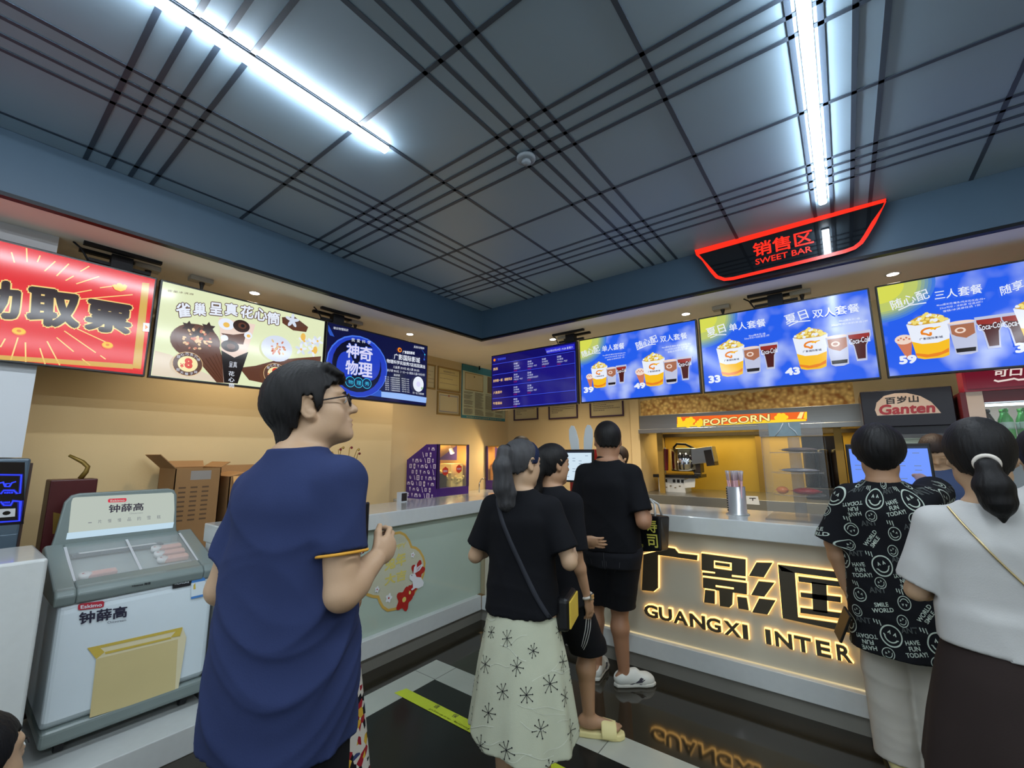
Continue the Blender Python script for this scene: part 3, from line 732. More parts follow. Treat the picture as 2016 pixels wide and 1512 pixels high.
tag(mb.build('countertop', None, loc=(-3.0, 3.13, 0.957), bevel=0.006), 'white stone countertop turning the corner of the two counters', 'countertop')

# glowing letters
m_face = M('letter_face_dark', (74, 66, 52), rough=0.18, var=0.1)
m_halo = E('letter_halo', (255, 196, 108), 3.4, sample=True)
t = thing('counter_sign', 'dark backlit letters of the cinema name glowing on the cream counter front', 'sign', (0.0, KY, 0.6))
XS = lambda x, y: (1255 + x / 4.7435, 1060 + y / 4.7435)
PLY = KY - 0.008
fsg = lambda p: (on(p[0], p[1], 1, PLY)[0], on(p[0], p[1], 1, PLY)[2] - 0.6)
def letter(shapes, name='letter', holes=None):
    """dark face standing off the panel on a slightly larger glowing back"""
    mb = MB()
    for v, f in shapes:
        mb.add([(a, PLY - KY, b) for a, b in v], f, m_face)
        k = len(v); ed = {}
        for q in f:
            for i in range(len(q)):
                e = (q[i], q[(i + 1) % len(q)]); ed[tuple(sorted(e))] = None if tuple(sorted(e)) in ed else e
        bd = [e for e in ed.values() if e]
        vv = [(a, PLY - KY, b) for a, b in v] + [(a, PLY - KY + 0.012, b) for a, b in v]
        mb.add(vv, [(a, b, k + b, k + a) for a, b in bd], m_face)
        g = 0.0042
        for a, b in bd:
            p, q = np.array(v[a]), np.array(v[b]); d = q - p; L = np.linalg.norm(d)
            if L < 1e-6: continue
            d /= L; nn = np.array([-d[1], d[0]]) * g
            p2, q2 = p - d * g * 0.8, q + d * g * 0.8
            mb.add([(p2[0] + nn[0], 0.006, p2[1] + nn[1]), (q2[0] + nn[0], 0.006, q2[1] + nn[1]), (q2[0] - nn[0], 0.006, q2[1] - nn[1]), (p2[0] - nn[0], 0.006, p2[1] - nn[1])], [(0, 1, 2, 3)], m_halo)
            mb.add([(p2[0] + nn[0], 0.006, p2[1] + nn[1]), (q2[0] + nn[0], 0.006, q2[1] + nn[1]), (q2[0] + nn[0], 0.019, q2[1] + nn[1]), (p2[0] + nn[0], 0.019, p2[1] + nn[1])], [(0, 1, 2, 3)], m_halo)
            mb.add([(p2[0] - nn[0], 0.006, p2[1] - nn[1]), (q2[0] - nn[0], 0.006, q2[1] - nn[1]), (q2[0] - nn[0], 0.019, q2[1] - nn[1]), (p2[0] - nn[0], 0.019, p2[1] - nn[1])], [(0, 1, 2, 3)], m_halo)
    return mb.build(name, t, recalc=False)
def sp(*pts):
    uv = [fsg(XS(*p)) for p in pts]; return (uv, [tuple(range(len(uv)))])
# 广 / 影 / 国
letter([sp((55, 150), (180, 120), (255, 82), (345, 95), (380, 138), (560, 158), (556, 206), (190, 155), (190, 465), (150, 497), (40, 485))])
letter([sp((597, 140), (1010, 196), (1010, 355), (880, 340), (880, 228), (712, 205), (597, 190)),
        sp((597, 190), (712, 205), (712, 278), (880, 303), (880, 340), (880, 360), (1010, 375), (1010, 395), (605, 345), (605, 318), (725, 330), (725, 315), (597, 296)),
        sp((725, 222), (862, 240), (862, 268), (725, 250)),
        sp((610, 365), (1022, 418), (1022, 525), (900, 508), (900, 460), (728, 435), (728, 480), (610, 462)),
        sp((728, 445 + 10), (900, 478), (900, 508), (728, 485)),
        sp((630, 480), (722, 492), (722, 612), (620, 598)), sp((762, 490), (890, 508), (885, 620), (860, 645), (768, 632)), sp((930, 545), (1020, 556), (1040, 672), (940, 655)),
        sp((1040, 350), (1110, 225), (1262, 228), (1180, 365)), sp((1060, 530), (1130, 400), (1280, 415), (1185, 545)), sp((1070, 690), (1135, 562), (1290, 580), (1215, 712))])
letter([sp((1312, 245), (1970, 325), (1970, 388), (1470, 322), (1345, 305)), sp((1312, 245), (1470, 322), (1500, 738), (1355, 745)), sp((1355, 745), (1500, 738), (1990, 812), (1990, 885)), sp((1970, 325), (2120, 345), (2150, 905), (1990, 885), (1990, 812), (1970, 388)),
        sp((1500, 355), (1900, 405), (1900, 455), (1505, 405)), sp((1522, 505), (1900, 548), (1900, 600), (1525, 548)), sp((1520, 648), (1920, 700), (1925, 752), (1520, 695)), sp((1625, 405), (1765, 425), (1775, 700), (1640, 680))])
_v2, _f2 = None, None
def ltext(s, bl, br, tl):
    v, f = text2d(s, 0.028); W, H = v.max(0)
    bl, br, tl = [np.array(q) for q in (bl, br, tl)]
    letter([([tuple(bl + x / W * (br - bl) + y / H * (tl - bl)) for x, y in v], f)])
for i, ch in enumerate('际影城'):
    x = 0.30 + i * 0.40; ltext(ch, (x, -0.06), (x + 0.33, -0.06), (x, 0.25))
lat = [('G', 62, 715, 190, 575), ('U', 200, 748, 322, 600), ('A', 335, 788, 470, 635), ('N', 490, 828, 635, 660), ('G', 645, 856, 780, 692), ('X', 810, 905, 965, 728), ('I', 985, 925, 1035, 762),
       ('I', 1200, 975, 1250, 808), ('N', 1290, 1020, 1450, 830), ('T', 1470, 1052, 1630, 870), ('E', 1675, 1100, 1810, 905), ('R', 1868, 1152, 2010, 950)]
zs = []
for ch, x0, yb, x1, yt in lat:
    dy = (x1 - x0) * 0.16
    bl = fsg(XS(x0, yb - dy)); br = fsg(XS(x1, yb)); 
    z0 = -0.248; ztop = -0.166
    ltext(ch, (bl[0], z0), (br[0], z0), (bl[0], ztop))
x = fsg(XS(2010, 1150))[0] + 0.055
for ch in 'NATIONAL':
    w_ = 0.02 if ch == 'I' else 0.07
    ltext(ch, (x, -0.248), (x + w_, -0.248), (x, -0.166)); x += w_ + 0.03

# new year sticker
m_stg = M('sticker_gold', (206, 168, 84), rough=0.35, var=0.1); m_str = M('sticker_red', (176, 40, 34), rough=0.4, var=0.15, scale=40); m_stw = M('sticker_white', (226, 228, 230), rough=0.4, var=0.03)
m_stf = M('sticker_film', (196, 196, 172), rough=0.3, var=0.05); m_sty = M('sticker_yellow', (214, 200, 110), rough=0.4, var=0.05); m_stk = M('sticker_pink', (206, 170, 176), rough=0.4, var=0.03); m_ink = M('ink_dark', (46, 42, 44), rough=0.5, var=0.03)
PX = KX - 0.018
X8 = lambda x, y: (680 + x / 5.04, 940 + y / 5.04)
cz_, cy_ = 0.6, 2.3
pc = Pic(lambda px, py: (on(px, py, 0, PX)[1] - cy_, on(px, py, 0, PX)[2] - cz_), lambda u, v, d: (d, u, v))
ringp = [(385, 650), (430, 590), (480, 556), (540, 545), (590, 570), (630, 625), (655, 690), (695, 698), (735, 730), (770, 790), (785, 850), (775, 960), (740, 1050), (690, 1130), (640, 1210), (580, 1280), (490, 1305), (420, 1318), (370, 1285), (340, 1230), (325, 1185), (270, 1180), (215, 1160), (180, 1110), (150, 1020), (165, 930), (220, 830), (300, 740)]
pc.poly([X8(*p) for p in ringp], m_stf)
pc.line([X8(*p) for p in ringp], 0.019, m_stg, closed=True)
tx(pc, X8, 'HAPPY', (380, 752), (600, 690), (382, 702), m_sty, bold=0.02); tx(pc, X8, '兔年', (385, 932), (600, 862), (385, 795), m_sty, bold=0.035); tx(pc, X8, '大吉', (385, 1080), (600, 1012), (390, 968), m_sty, bold=0.035)
tx(pc, X8, '2023', (440, 1120), (560, 1085), (440, 1090), m_stf)
def blossom(c, r, mt, n=5, core=None):
    cc = pc.q(X8(*c))
    pts = [cc + r * (0.82 + 0.18 * math.cos(n * a)) * np.array([math.cos(a), 1.1 * math.sin(a)]) for a in np.linspace(0, 2 * math.pi, 41)[:-1]]
    pc.poly(pts, mt, px=False)
    if core: pc.ell(cc, r * 0.22, r * 0.22, core)
blossom((715, 930), 0.078, m_str); blossom((660, 1110), 0.05, m_str); blossom((580, 1210), 0.085, m_str, core=m_sty)
for c_, r_ in (((665, 768), 0.022), ((310, 1110), 0.022), ((425, 1195), 0.032)): blossom(c_, r_, m_stw, 5, m_str)
pc.poly([X8(*p) for p in ((630, 975), (650, 955), (685, 950), (700, 985), (745, 990), (772, 1040), (765, 1075), (720, 1100), (690, 1095), (655, 1120), (645, 1110), (665, 1090), (660, 1030), (632, 1010))], m_stw)
pc.poly([X8(*p) for p in ((668, 950), (675, 890), (700, 850), (703, 880), (690, 945))], m_stw); pc.poly([X8(*p) for p in ((685, 948), (705, 890), (755, 855), (760, 875), (730, 920))], m_stw); pc.poly([X8(*p) for p in ((695, 935), (715, 890), (748, 868), (725, 910))], m_stk)
pc.ell(X8(652, 968), 0.004, 0.005, m_ink, px=True); pc.ell(X8(632, 1140), 0.01, 0.014, m_sty, px=True)
o = pc.build('wall_sticker'); o.location = (PX + 0.0005, cy_, cz_)
tag(o, 'gold and red new year sticker with a white rabbit on the left counter glass', 'sticker')

# tape on the floor
m_tape = M('tape_yellow', (198, 214, 50), rough=0.4, var=0.1, scale=12)
pc = Pic(lambda px, py: tuple(on(px, py, 2, 0)[:2]), lambda u, v, d: (u, v, 0.0026 + d))
pc.poly([(-2.43, 1.93), (-2.41, 2.01), (1.6, 2.01), (1.6, 1.925)], m_tape, px=False)
X6f = lambda x, y: (680 + x / 2.69, 950 + y / 2.69)
for i in range(4):
    x = -2.12 + i * 0.95
    for j, ch in enumerate('请保持距离'): pc.tfit(ch, (x + 0.155 * j, 1.972), (x + 0.155 * j + 0.036, 1.972), (x + 0.155 * j, 2.006), m_ink, bold=0.01, px=False, up=False)
    pc.tfit('please keep a distance', (x, 1.938), (x + 0.66, 1.938), (x, 1.958), m_ink, px=False, up=False)
tag(pc.build('floor_tape'), 'yellow printed tape strip stuck across the dark floor', 'tape')

# ================================================================== FREEZER CORNER
mb = MB(); mb.box((-0.38, -0.314, 0), (0.4, 0.4, 0.13), m_stone)
tag(mb.build('plinth', None, loc=(-3.2, 0.66, 0), bevel=0.004), 'low white plinth under the ice cream freezer', 'plinth')
m_gry = M('freezer_grey', (122, 134, 132), rough=0.25, var=0.04); m_wht = M('freezer_white', (214, 226, 232), rough=0.25, var=0.03); m_drk = M('freezer_dark', (30, 30, 34), rough=0.5, var=0.05)
m_glass = M('clear_glass', (235, 242, 242), rough=0.02, var=0, trans=0.0, alpha=0.16, spec=0.9)
m_tub = M('freezer_tub', (150, 160, 160), rough=0.3, var=0.04)
t = thing('ice_cream_freezer', 'white chest freezer with grey sloping glass lid and lit header sign', 'freezer', (-3.27, 0.74, 0.13))
F0 = np.array((-3.27, 0.74, 0.13))
L = lambda p: tuple(np.array(p, float) - F0)
mb = MB()
poly = [(-3.54, 0.26), (-3.03, 0.26), (-3.0, 0.30), (-2.995, 0.76), (-3.0, 0.805), (-3.54, 0.805)]
mb.prism(poly, L((0, 0.42, 0)), (1, 0, 0), (0, 0, 1), (0, 0.635, 0), m_wht); mb.build('cabinet', t, bevel=0.022, segs=3)
mb = MB(); mb.box(L((-3.54, 0.42, 0.19)), L((-2.99, 1.06, 0.265)), m_gry); mb.build('base', t, bevel=0.02, segs=3)
for x in (-3.5, -3.08):
    for y in (0.5, 0.98):
        mb = MB(); mb.cyl(L((x, y - 0.015, 0.162)), L((x, y + 0.015, 0.162)), 0.032, m_drk); mb.box(L((x - 0.02, y - 0.02, 0.17)), L((x + 0.02, y + 0.02, 0.2)), m_drk); mb.build('wheel', t)
# lid frame, sloping
def slope(x): return 0.875 + (-3.03 - x) * (1.015 - 0.875) / 0.47
mb = MB()
side = [(-3.55, 0.80), (-2.985, 0.80), (-2.975, 0.845), (-3.0, 0.872), (-3.03, slope(-3.03)), (-3.5, slope(-3.5)), (-3.55, 1.0)]
mb.prism(side, L((0, 0.40, 0)), (1, 0, 0), (0, 0, 1), (0, 0.075, 0), m_gry); mb.prism(side, L((0, 0.995, 0)), (1, 0, 0), (0, 0, 1), (0, 0.075, 0), m_gry)
front = [(-3.09, 0.80), (-2.985, 0.80), (-2.975, 0.845), (-3.0, 0.872), (-3.03, slope(-3.03)), (-3.09, slope(-3.09))]
mb.prism(front, L((0, 0.475, 0)), (1, 0, 0), (0, 0, 1), (0, 0.52, 0), m_gry)
back = [(-3.55, 0.80), (-3.46, 0.80), (-3.46, slope(-3.46)), (-3.5, slope(-3.5)), (-3.55, 1.0)]
mb.prism(back, L((0, 0.475, 0)), (1, 0, 0), (0, 0, 1), (0, 0.52, 0), m_gry)
mb.build('lid_frame', t, bevel=0.01, segs=3)
mb = MB(); zA, zB = slope(-3.08) - 0.006, slope(-3.47) - 0.006
mb.add([L((-3.08, 0.47, zA)), L((-3.08, 1.0, zA)), L((-3.47, 1.0, zB)), L((-3.47, 0.47, zB)), L((-3.08, 0.47, zA - 0.005)), L((-3.08, 1.0, zA - 0.005)), L((-3.47, 1.0, zB - 0.005)), L((-3.47, 0.47, zB - 0.005))],
       [(0, 1, 2, 3), (7, 6, 5, 4), (0, 4, 5, 1), (1, 5, 6, 2), (2, 6, 7, 3), (3, 7, 4, 0)], m_glass)
mb.build('glass_lid', t)
for a in (0.47, 0.728, 0.988):
    mb = MB(); mb.add([L((-3.09, a, zA + 0.004)), L((-3.09, a + 0.012, zA + 0.004)), L((-3.46, a + 0.012, zB + 0.004)), L((-3.46, a, zB + 0.004))], [(0, 1, 2, 3)], m_white); mb.build('sliding_rail', t, recalc=False)
mb = MB()
q_ = [(-3.09, slope(-3.09) - 0.052), (-3.46, slope(-3.46) - 0.052), (-3.46, slope(-3.46) - 0.062), (-3.09, slope(-3.09) - 0.062)]
mb.prism(q_, L((0, 0.476, 0)), (1, 0, 0), (0, 0, 1), (0, 0.518, 0), m_tub); mb.build('tub_floor', t)
# header
hd = [(0, 0.0), (0.61, 0.0), (0.60, 0.06), (0.585, 0.24), (0.565, 0.275), (0.53, 0.285), (0.09, 0.285), (0.055, 0.275), (0.03, 0.24), (0.01, 0.06)]
mb = MB(); mb.prism(hd, L((-3.53, 0.425, 0.995)), (0, 0.93, 0), (0.0, 0, 1.02), (0.035, 0, 0), m_gry); mb.build('header_frame', t, bevel=0.008)
m_hd = E('header_lit', (196, 206, 196), 0.85, sample=True); m_hdb = E('header_lit_blue', (190, 216, 232), 1.0, sample=True); m_hred = E('header_red', (214, 60, 80), 0.9); m_hink = E('header_ink', (70, 66, 84), 0.6); m_hgr = E('header_grey_ink', (128, 132, 140), 0.8)
PHX = -3.495
X9 = lambda x, y: (x / 4.2, 860 + y / 4.2)
pc = Pic(lambda px, py: (on(px, py, 0, PHX)[1] - F0[1], on(px, py, 0, PHX)[2] - F0[2]), lambda u, v, d: (PHX + 0.0008 + d - F0[0], u, v))
pc.poly([X9(*p) for p in ((560, 835), (590, 540), (602, 508), (625, 500), (1420, 460), (1438, 475), (1442, 600), (1432, 742))], m_hd)
pc.poly([X9(*p) for p in ((545, 850), (556, 795), (1438, 705), (1428, 752))], m_hdb)
pc.poly([X9(*p) for p in ((892, 520), (905, 512), (1040, 506), (1046, 512), (1044, 530), (1032, 538), (900, 544), (892, 538))], m_hred)
tx(pc, X9, 'Eskimo', (912, 538), (1030, 532), (912, 520), m_hd, bold=0.02)
tx(pc, X9, '钟薛高', (895, 630), (1185, 608), (900, 562), m_hink, bold=0.02); tx(pc, X9, 'Chicecream', (1070, 640), (1180, 632), (1070, 628), m_hgr)
for i, ch in enumerate('一片慢慢品的雪糕'): tx(pc, X9, ch, (728 + 81 * i, (722 if i else 714) - 6.3 * i), (758 + 81 * i, (720 if i else 712) - 6.3 * i), (728 + 81 * i, (692 if i else 708) - 6.3 * i), m_hgr)
pc.build('header_sign', t)
# printed front
m_ib = M('print_ice_body', (206, 190, 138), rough=0.4, var=0.04); m_il = M('print_ice_light', (222, 212, 176), rough=0.4, var=0.03); m_iy = M('print_ice_yellow', (204, 178, 80), rough=0.4, var=0.05); m_lb = M('label_blue', (74, 130, 196), rough=0.4, var=0.03); m_ired = M('print_red', (176, 48, 62), rough=0.4, var=0.04); m_iin = M('print_ink', (44, 44, 62), rough=0.4, var=0.04)
PFX = -2.995
XF = lambda x, y: (x / 2.284, 850 + y / 2.284)
pc = Pic(lambda px, py: (on(px, py, 0, PFX)[1] - F0[1], on(px, py, 0, PFX)[2] - F0[2]), lambda u, v, d: (PFX + 0.0012 + d - F0[0], u, v))
pcp = lambda pts, mt: pc.poly([XF(*p) for p in pts], mt)
pcp(((392, 972), (820, 878), (838, 925), (800, 1165), (402, 1286), (432, 1022)), m_il)
pcp(((432, 1022), (800, 932), (786, 1168), (402, 1286)), m_ib)
pcp(((392, 972), (440, 962), (470, 990), (432, 1022)), m_iy); pcp(((440, 962), (820, 878), (812, 892), (452, 972)), m_iy); pcp(((470, 990), (765, 922), (770, 930), (474, 1000)), m_iy); pcp(((765, 925), (795, 890), (820, 880), (808, 918)), m_iy)
pcp(((350, 780), (360, 772), (460, 760), (468, 764), (466, 786), (456, 790), (358, 802), (350, 798)), m_ired)
tx(pc, XF, 'Eskimo', (362, 796), (458, 784), (362, 780), m_wht, bold=0.02); tx(pc, XF, '钟薛高', (352, 868), (570, 832), (355, 812), m_iin, bold=0.025); tx(pc, XF, 'Chicecream', (482, 862), (566, 850), (482, 852), m_iin)
pcp(((775, 672), (858, 660), (855, 690), (774, 706)), m_drk); pcp(((860, 662), (922, 650), (918, 738), (857, 752)), m_wht); pcp(((860, 662), (922, 650), (921, 668), (859, 680)), m_lb); pcp(((857, 742), (918, 728), (918, 738), (857, 752)), m_lb); pcp(((868, 690), (876, 672 + 6), (878, 706), (868, 708)), m_iy)
tx(pc, XF, 'HONGKE', (785, 688), (848, 678), (785, 678), m_wht)
pc.build('front_print', t)
pc = Pic(lambda px, py: (on(px, py, 0, -2.975)[1] - F0[1], on(px, py, 0, -2.975)[2] - F0[2]), lambda u, v, d: (-2.9765 + d - F0[0], u, v))
tx(pc, XF, 'Hisense 海信', (594, 700), (678, 686), (594, 688), m_drk, bold=0.02); pc.build('maker_mark', t)
# ice creams in the tub
m_pk = M('wrapper_pink', (206, 160, 150), rough=0.35, var=0.08); m_pw = M('wrapper_white', (216, 216, 216), rough=0.35, var=0.04); m_prd = M('wrapper_red', (170, 52, 50), rough=0.4, var=0.05); m_pg = M('wrapper_grey', (70, 76, 84), rough=0.35, var=0.06)
def ice(x, y, z, rz, body, label):
    tt = thing('ice_cream_bar', label, 'ice cream', (x, y, slope(x) - 0.047), rz, 'ice creams in the freezer'); tt.rotation_euler = (0, 0.29, rz)
    mb = MB(); mb.box((-0.022, -0.085, 0), (0.022, 0.05, 0.028), body); mb.build('wrapper', tt, bevel=0.006)
    mb = MB(); mb.lathe([(0.0, 0.0292), (0.026, 0.0292), (0.024, 0.004), (0.0, 0.004)], (0, -0.075, 0), m_pw, n=14); mb.add([(-0.012, -0.075, 0.03), (0, -0.09, 0.03), (0.012, -0.07, 0.03), (0.0, -0.082, 0.03)], [(0, 1, 2, 3)], m_prd); mb.build('badge', tt)
for i, nm in enumerate(('farthest from the front', 'middle of the row', 'nearest to the front')):
    ice(-3.36 + 0.07 * i, 0.93, 0.856, 0.0, m_pk, 'pink wrapped ice cream bar in the freezer, %s of the three' % nm)
ice(-3.18, 0.60, 0.856, 0.05, m_pk, 'pink wrapped ice cream bar lying alone at the left end of the freezer')
mb = MB(); mb.box((-0.03, -0.2, 0), (0.03, 0.2, 0.018), m_pg); mb.box((-0.02, -0.17, 0.018), (0.02, 0.17, 0.02), m_pw)
tag(mb.build('ice_cream_tray', None, loc=(-3.425, 0.70, slope(-3.42) - 0.045), bevel=0.006), 'long grey tray at the back of the freezer', 'tray')

# white block and ticket kiosk
mb = MB(); mb.box((-0.24, -1.4, 0), (0.24, 0.44, 1.06), m_stone)
tag(mb.build('white_block', None, loc=(-3.04, -0.1, 0), bevel=0.012, segs=3), 'white stone block at the left edge beside the freezer', 'counter block')
m_kg = M('kiosk_grey', (74, 90, 102), rough=0.35, var=0.05, metal=0.2); m_ks = M('kiosk_side', (62, 44, 38), rough=0.4, var=0.06); m_kb = M('kiosk_black', (12, 13, 20), rough=0.1, var=0.0)
m_kblue = E('kiosk_blue_light', (40, 60, 255), 1.6, sample=True); m_kb2 = E('kiosk_blue_glow', (30, 36, 150), 0.7); m_kwh = M('kiosk_scanner', (188, 188, 190), rough=0.3, var=0.03)
t = thing('ticket_kiosk', 'grey ticket kiosk with blue glowing outlines at the left edge', 'ticket machine', (-3.68, -0.05, 0))
K0 = np.array((-3.68, -0.05, 0)); LK = lambda p: tuple(np.array(p, float) - K0)
mb = MB(); mb.box(LK((-3.86, -0.42, 0)), LK((-3.5, 0.30, 1.485)), m_kg); mb.build('case', t, bevel=0.01)
mb = MB(); mb.box(LK((-3.84, 0.30, 0.0)), LK((-3.53, 0.312, 1.46)), m_ks); mb.build('side_panel', t)
XK = lambda x, y: (x / 4.085, 740 + y / 4.085)
pc = Pic(lambda px, py: (on(px, py, 0, -3.5)[1] - K0[1], on(px, py, 0, -3.5)[2] - K0[2]), lambda u, v, d: (-3.4992 + d - K0[0], u, v))
pk = lambda pts: [XK(*p) for p in pts]
pc.poly(pk(((-500, 690), (200, 695), (190, 1190), (-500, 1240))), m_kb)
for pts in (((-40, 795), (172, 797), (160, 945), (135, 945), (110, 920), (30, 920), (5, 950)), ((5, 1010), (30, 1040), (85, 1040), (105, 1005), (165, 1010), (155, 1165), (-40, 1178))):
    pc.line(pk(pts), 0.012, m_kb2, up=True); pc.line(pk(pts), 0.005, m_kblue, up=True)
tx(pc, XK, '购票取票', (32, 948), (105, 946), (32, 932), m_kblue, bold=0.02); tx(pc, XK, '扫码取票', (25, 1028), (80, 1026), (25, 1010), m_kblue, bold=0.02)
pc.line(pk(((-30, 870), (25, 855), (40, 890), (75, 890), (95, 860), (128, 850))), 0.006, m_kblue, up=True); pc.line(pk(((45, 890), (45, 868), (80, 865))), 0.005, m_kblue, up=True)
pc.poly(pk(((-30, 1072), (124, 1065), (120, 1130), (-30, 1142))), m_kwh); pc.ell(XK(52, 1103), 0.014, 0.01, m_kb, px=True)
pc.build('front_screen', t)
mb = MB(); a = on(*XK(168, 1265), 0, -3.5); b = on(*XK(160, 1390), 0, -3.5); mb.box(LK((-3.505, -0.35, b[2])), LK((-3.494, a[1] - 0.01, a[2])), m_kg); mb.build('lower_hatch', t, bevel=0.004)

# cartons, tin, cabinet behind the freezer
m_card = M('cardboard', (150, 112, 70), rough=0.8, var=0.1, scale=8); m_cardd = M('cardboard_inside', (196, 150, 92), rough=0.8, var=0.08); m_prt = M('carton_print', (98, 74, 50), rough=0.8, var=0.05); m_tapec = M('carton_tape', (150, 142, 134), rough=0.3, var=0.1)
mb = MB(); mb.box((-0.27, -0.6, 0), (0.27, 0.64, 0.8), m_white)
tag(mb.build('storage_cabinet', None, loc=(-4.02, 1.25, 0)), 'low white cabinet against the orange wall behind the freezer', 'cabinet')
def carton(name, loc, dx, dy, dz, label, flaps, printed=True):
    t = thing(name, label, 'cardboard box', loc, 0.0)
    mb = MB(); th = 0.006
    mb.box((-dx, -dy, 0), (dx, dy, th), m_card)
    mb.box((dx - th, -dy, 0), (dx, dy, dz), m_card); mb.box((-dx, -dy, 0), (-dx + th, dy, dz), m_card); mb.box((-dx, -dy, 0), (dx, -dy + th, dz), m_card); mb.box((-dx, dy - th, 0), (dx, dy, dz), m_card)
    if printed:
        e = dx + 0.0006
        mb.add([(e, -dy * 0.35, dz * 0.86), (e, dy * 0.55, dz * 0.86), (e, dy * 0.55, dz * 0.97), (e, -dy * 0.35, dz * 0.97)], [(0, 1, 2, 3)], m_tapec)
        for k in range(8):
            z = dz * (0.76 - 0.055 * k)
            for q in range(3): mb.add([(e, -dy * 0.8 + q * dy * 0.5, z), (e, -dy * 0.8 + q * dy * 0.5 + dy * 0.3, z), (e, -dy * 0.8 + q * dy * 0.5 + dy * 0.3, z + 0.012), (e, -dy * 0.8 + q * dy * 0.5, z + 0.012)], [(0, 1, 2, 3)], m_prt)
    mb.build('carton_body', t)
    for (a, b, n_, mt) in flaps:
        a, b, n_ = [np.array(q, float) for q in (a, b, n_)]
        mb = MB(); d = np.cross(b - a, n_); d = d / np.linalg.norm(d) * 0.005
        mb.add([a, b, b + n_, a + n_, a + d, b + d, b + n_ + d, a + n_ + d], [(0, 1, 2, 3), (7, 6, 5, 4), (0, 4, 5, 1), (1, 5, 6, 2), (2, 6, 7, 3), (3, 7, 4, 0)], mt); mb.build('flap', t)
dx, dy, dz = 0.19, 0.145, 0.60
carton('cardboard_box', (-4.05, 1.19, 0.8), dx, dy, dz, 'tall open cardboard box with raised flaps behind the freezer',
       [((dx, -dy, dz), (-dx, -dy, dz), (0, -0.1, 0.10), m_card), ((-dx, -dy, dz), (-dx, dy, dz), (-0.03, 0, 0.05), m_card), ((-dx, dy, dz), (dx, dy, dz), (0, 0.06, 0.04), m_card)])
dx, dy, dz = 0.19, 0.20, 0.53
carton('cardboard_box', (-4.05, 1.60, 0.8), dx, dy, dz, 'shorter open cardboard box behind the left arm of the person in navy',
       [((dx, dy, dz), (dx, -dy + 0.02, dz), (0.05, 0, -0.13), m_cardd), ((-dx, -dy, dz), (-dx, dy, dz), (-0.02, 0.0, 0.08), m_card), ((dx, -dy, dz), (-dx, -dy, dz), (0, 0.12, 0.03), m_card)], printed=False)
m_tin = M('tin_dark_red', (70, 22, 24), rough=0.35, var=0.15); m_ting = M('tin_gold', (122, 98, 40), rough=0.4, metal=0.4, var=0.15)
t = thing('gift_tin', 'dark red and gold tin beside the ticket kiosk behind the freezer', 'tin', (-3.72, 0.50, 0.0))
mb = MB(); mb.box((-0.09, -0.1, 0), (0.09, 0.1, 1.36), m_tin); mb.build('box', t, bevel=0.006)
mb = MB(); pts = [(0.092, -0.06, 1.06), (0.092, 0.05, 1.05), (0.092, 0.07, 1.13), (0.092, 0.03, 1.2), (0.092, -0.02, 1.16), (0.092, -0.07, 1.18)]; mb.add(pts, [tuple(range(6))], m_ting); mb.build('gold_motif', t, recalc=False)
mb = MB(); mb.tube([(0.02, 0.03, 1.36), (0.028, 0.05, 1.40), (0.03, 0.055, 1.43), (0.022, 0.03, 1.46), (0.012, 0.0, 1.48), (0.0, -0.03, 1.50)], [.014, .013, .012, .012, .01, .008], m_ting); mb.build('gold_twig', t)

# gold branch ornament behind the person in navy
m_goldb = M('branch_gold', (196, 160, 84), rough=0.3, metal=0.7, var=0.1); m_berry = M('berry_red', (120, 26, 30), rough=0.4, var=0.1)
t = thing('gold_branch', 'gold twig ornament with red berries behind the person in navy', 'ornament', (-3.6, 2.16, 1.07))
rnd = random.Random(4)
mb = MB(); mb.lathe([(0.05, 0), (0.06, 0.05), (0.045, 0.14), (0.03, 0.17)], (0, 0, -0.27), m_goldb); mb.build('vase', t)
mb = MB()
for k in range(7):
    a = -0.7 + 0.26 * k; tip = np.array([0.03 * (k % 3), math.sin(a) * 0.25, 0.25 + 0.28 * math.cos(a) * (0.7 + 0.05 * k)])
    p0 = np.array([0, 0, -0.12]); mid = (p0 + tip) / 2 + np.array([0, 0.03 * (-1) ** k, 0])
    mb.tube([p0, mid, tip], [0.005, 0.004, 0.003], m_goldb, n=6)
    for j in range(3):
        q = mid + (tip - mid) * (0.3 + 0.33 * j) + np.array([0, 0.02 * (-1) ** j, 0.01]); b_ = MB(); b_.ell(q, (0.012,) * 3, m_berry if k % 2 == 0 else m_goldb, 8, 6); b_.build('berry', t)
mb.build('twigs', t)
mb = MB(); mb.box((-0.26, -0.4, 0), (0.26, 0.4, 0.8), m_white)
tag(mb.build('storage_cabinet', None, loc=(-3.6, 2.4, 0)), 'white cabinet behind the left counter under the gold branch', 'cabinet')
# ================================================================== BEHIND THE COUNTER
m_ss = M('stainless', (150, 152, 152), rough=0.28, metal=0.85, var=0.05, scale=3, stretch=(1, 1, 20)); m_chrome = M('chrome', (200, 202, 205), rough=0.08, metal=1.0, var=0.02)
m_gold = M('gold_sheet', (196, 164, 70), rough=0.35, metal=0.35, var=0.06); m_goldd = M('gold_post', (150, 122, 58), rough=0.35, metal=0.4, var=0.05)
m_blk = M('black_plastic', (18, 18, 20), rough=0.35, var=0.03); m_dk = M('dark_brown', (44, 36, 32), rough=0.4, var=0.1); m_redh = M('red_handle', (110, 24, 30), rough=0.4, var=0.05)
m_acr = M('acrylic', (235, 240, 240), rough=0.03, var=0, alpha=0.055, spec=0.6); m_acrg = M('acrylic_grey', (150, 150, 150), rough=0.1, var=0.05, alpha=0.4); m_wood = M('bin_gold', (170, 130, 60), rough=0.5, var=0.1)
m_cabw = M('cabinet_cream', (176, 160, 130), rough=0.5, var=0.05)
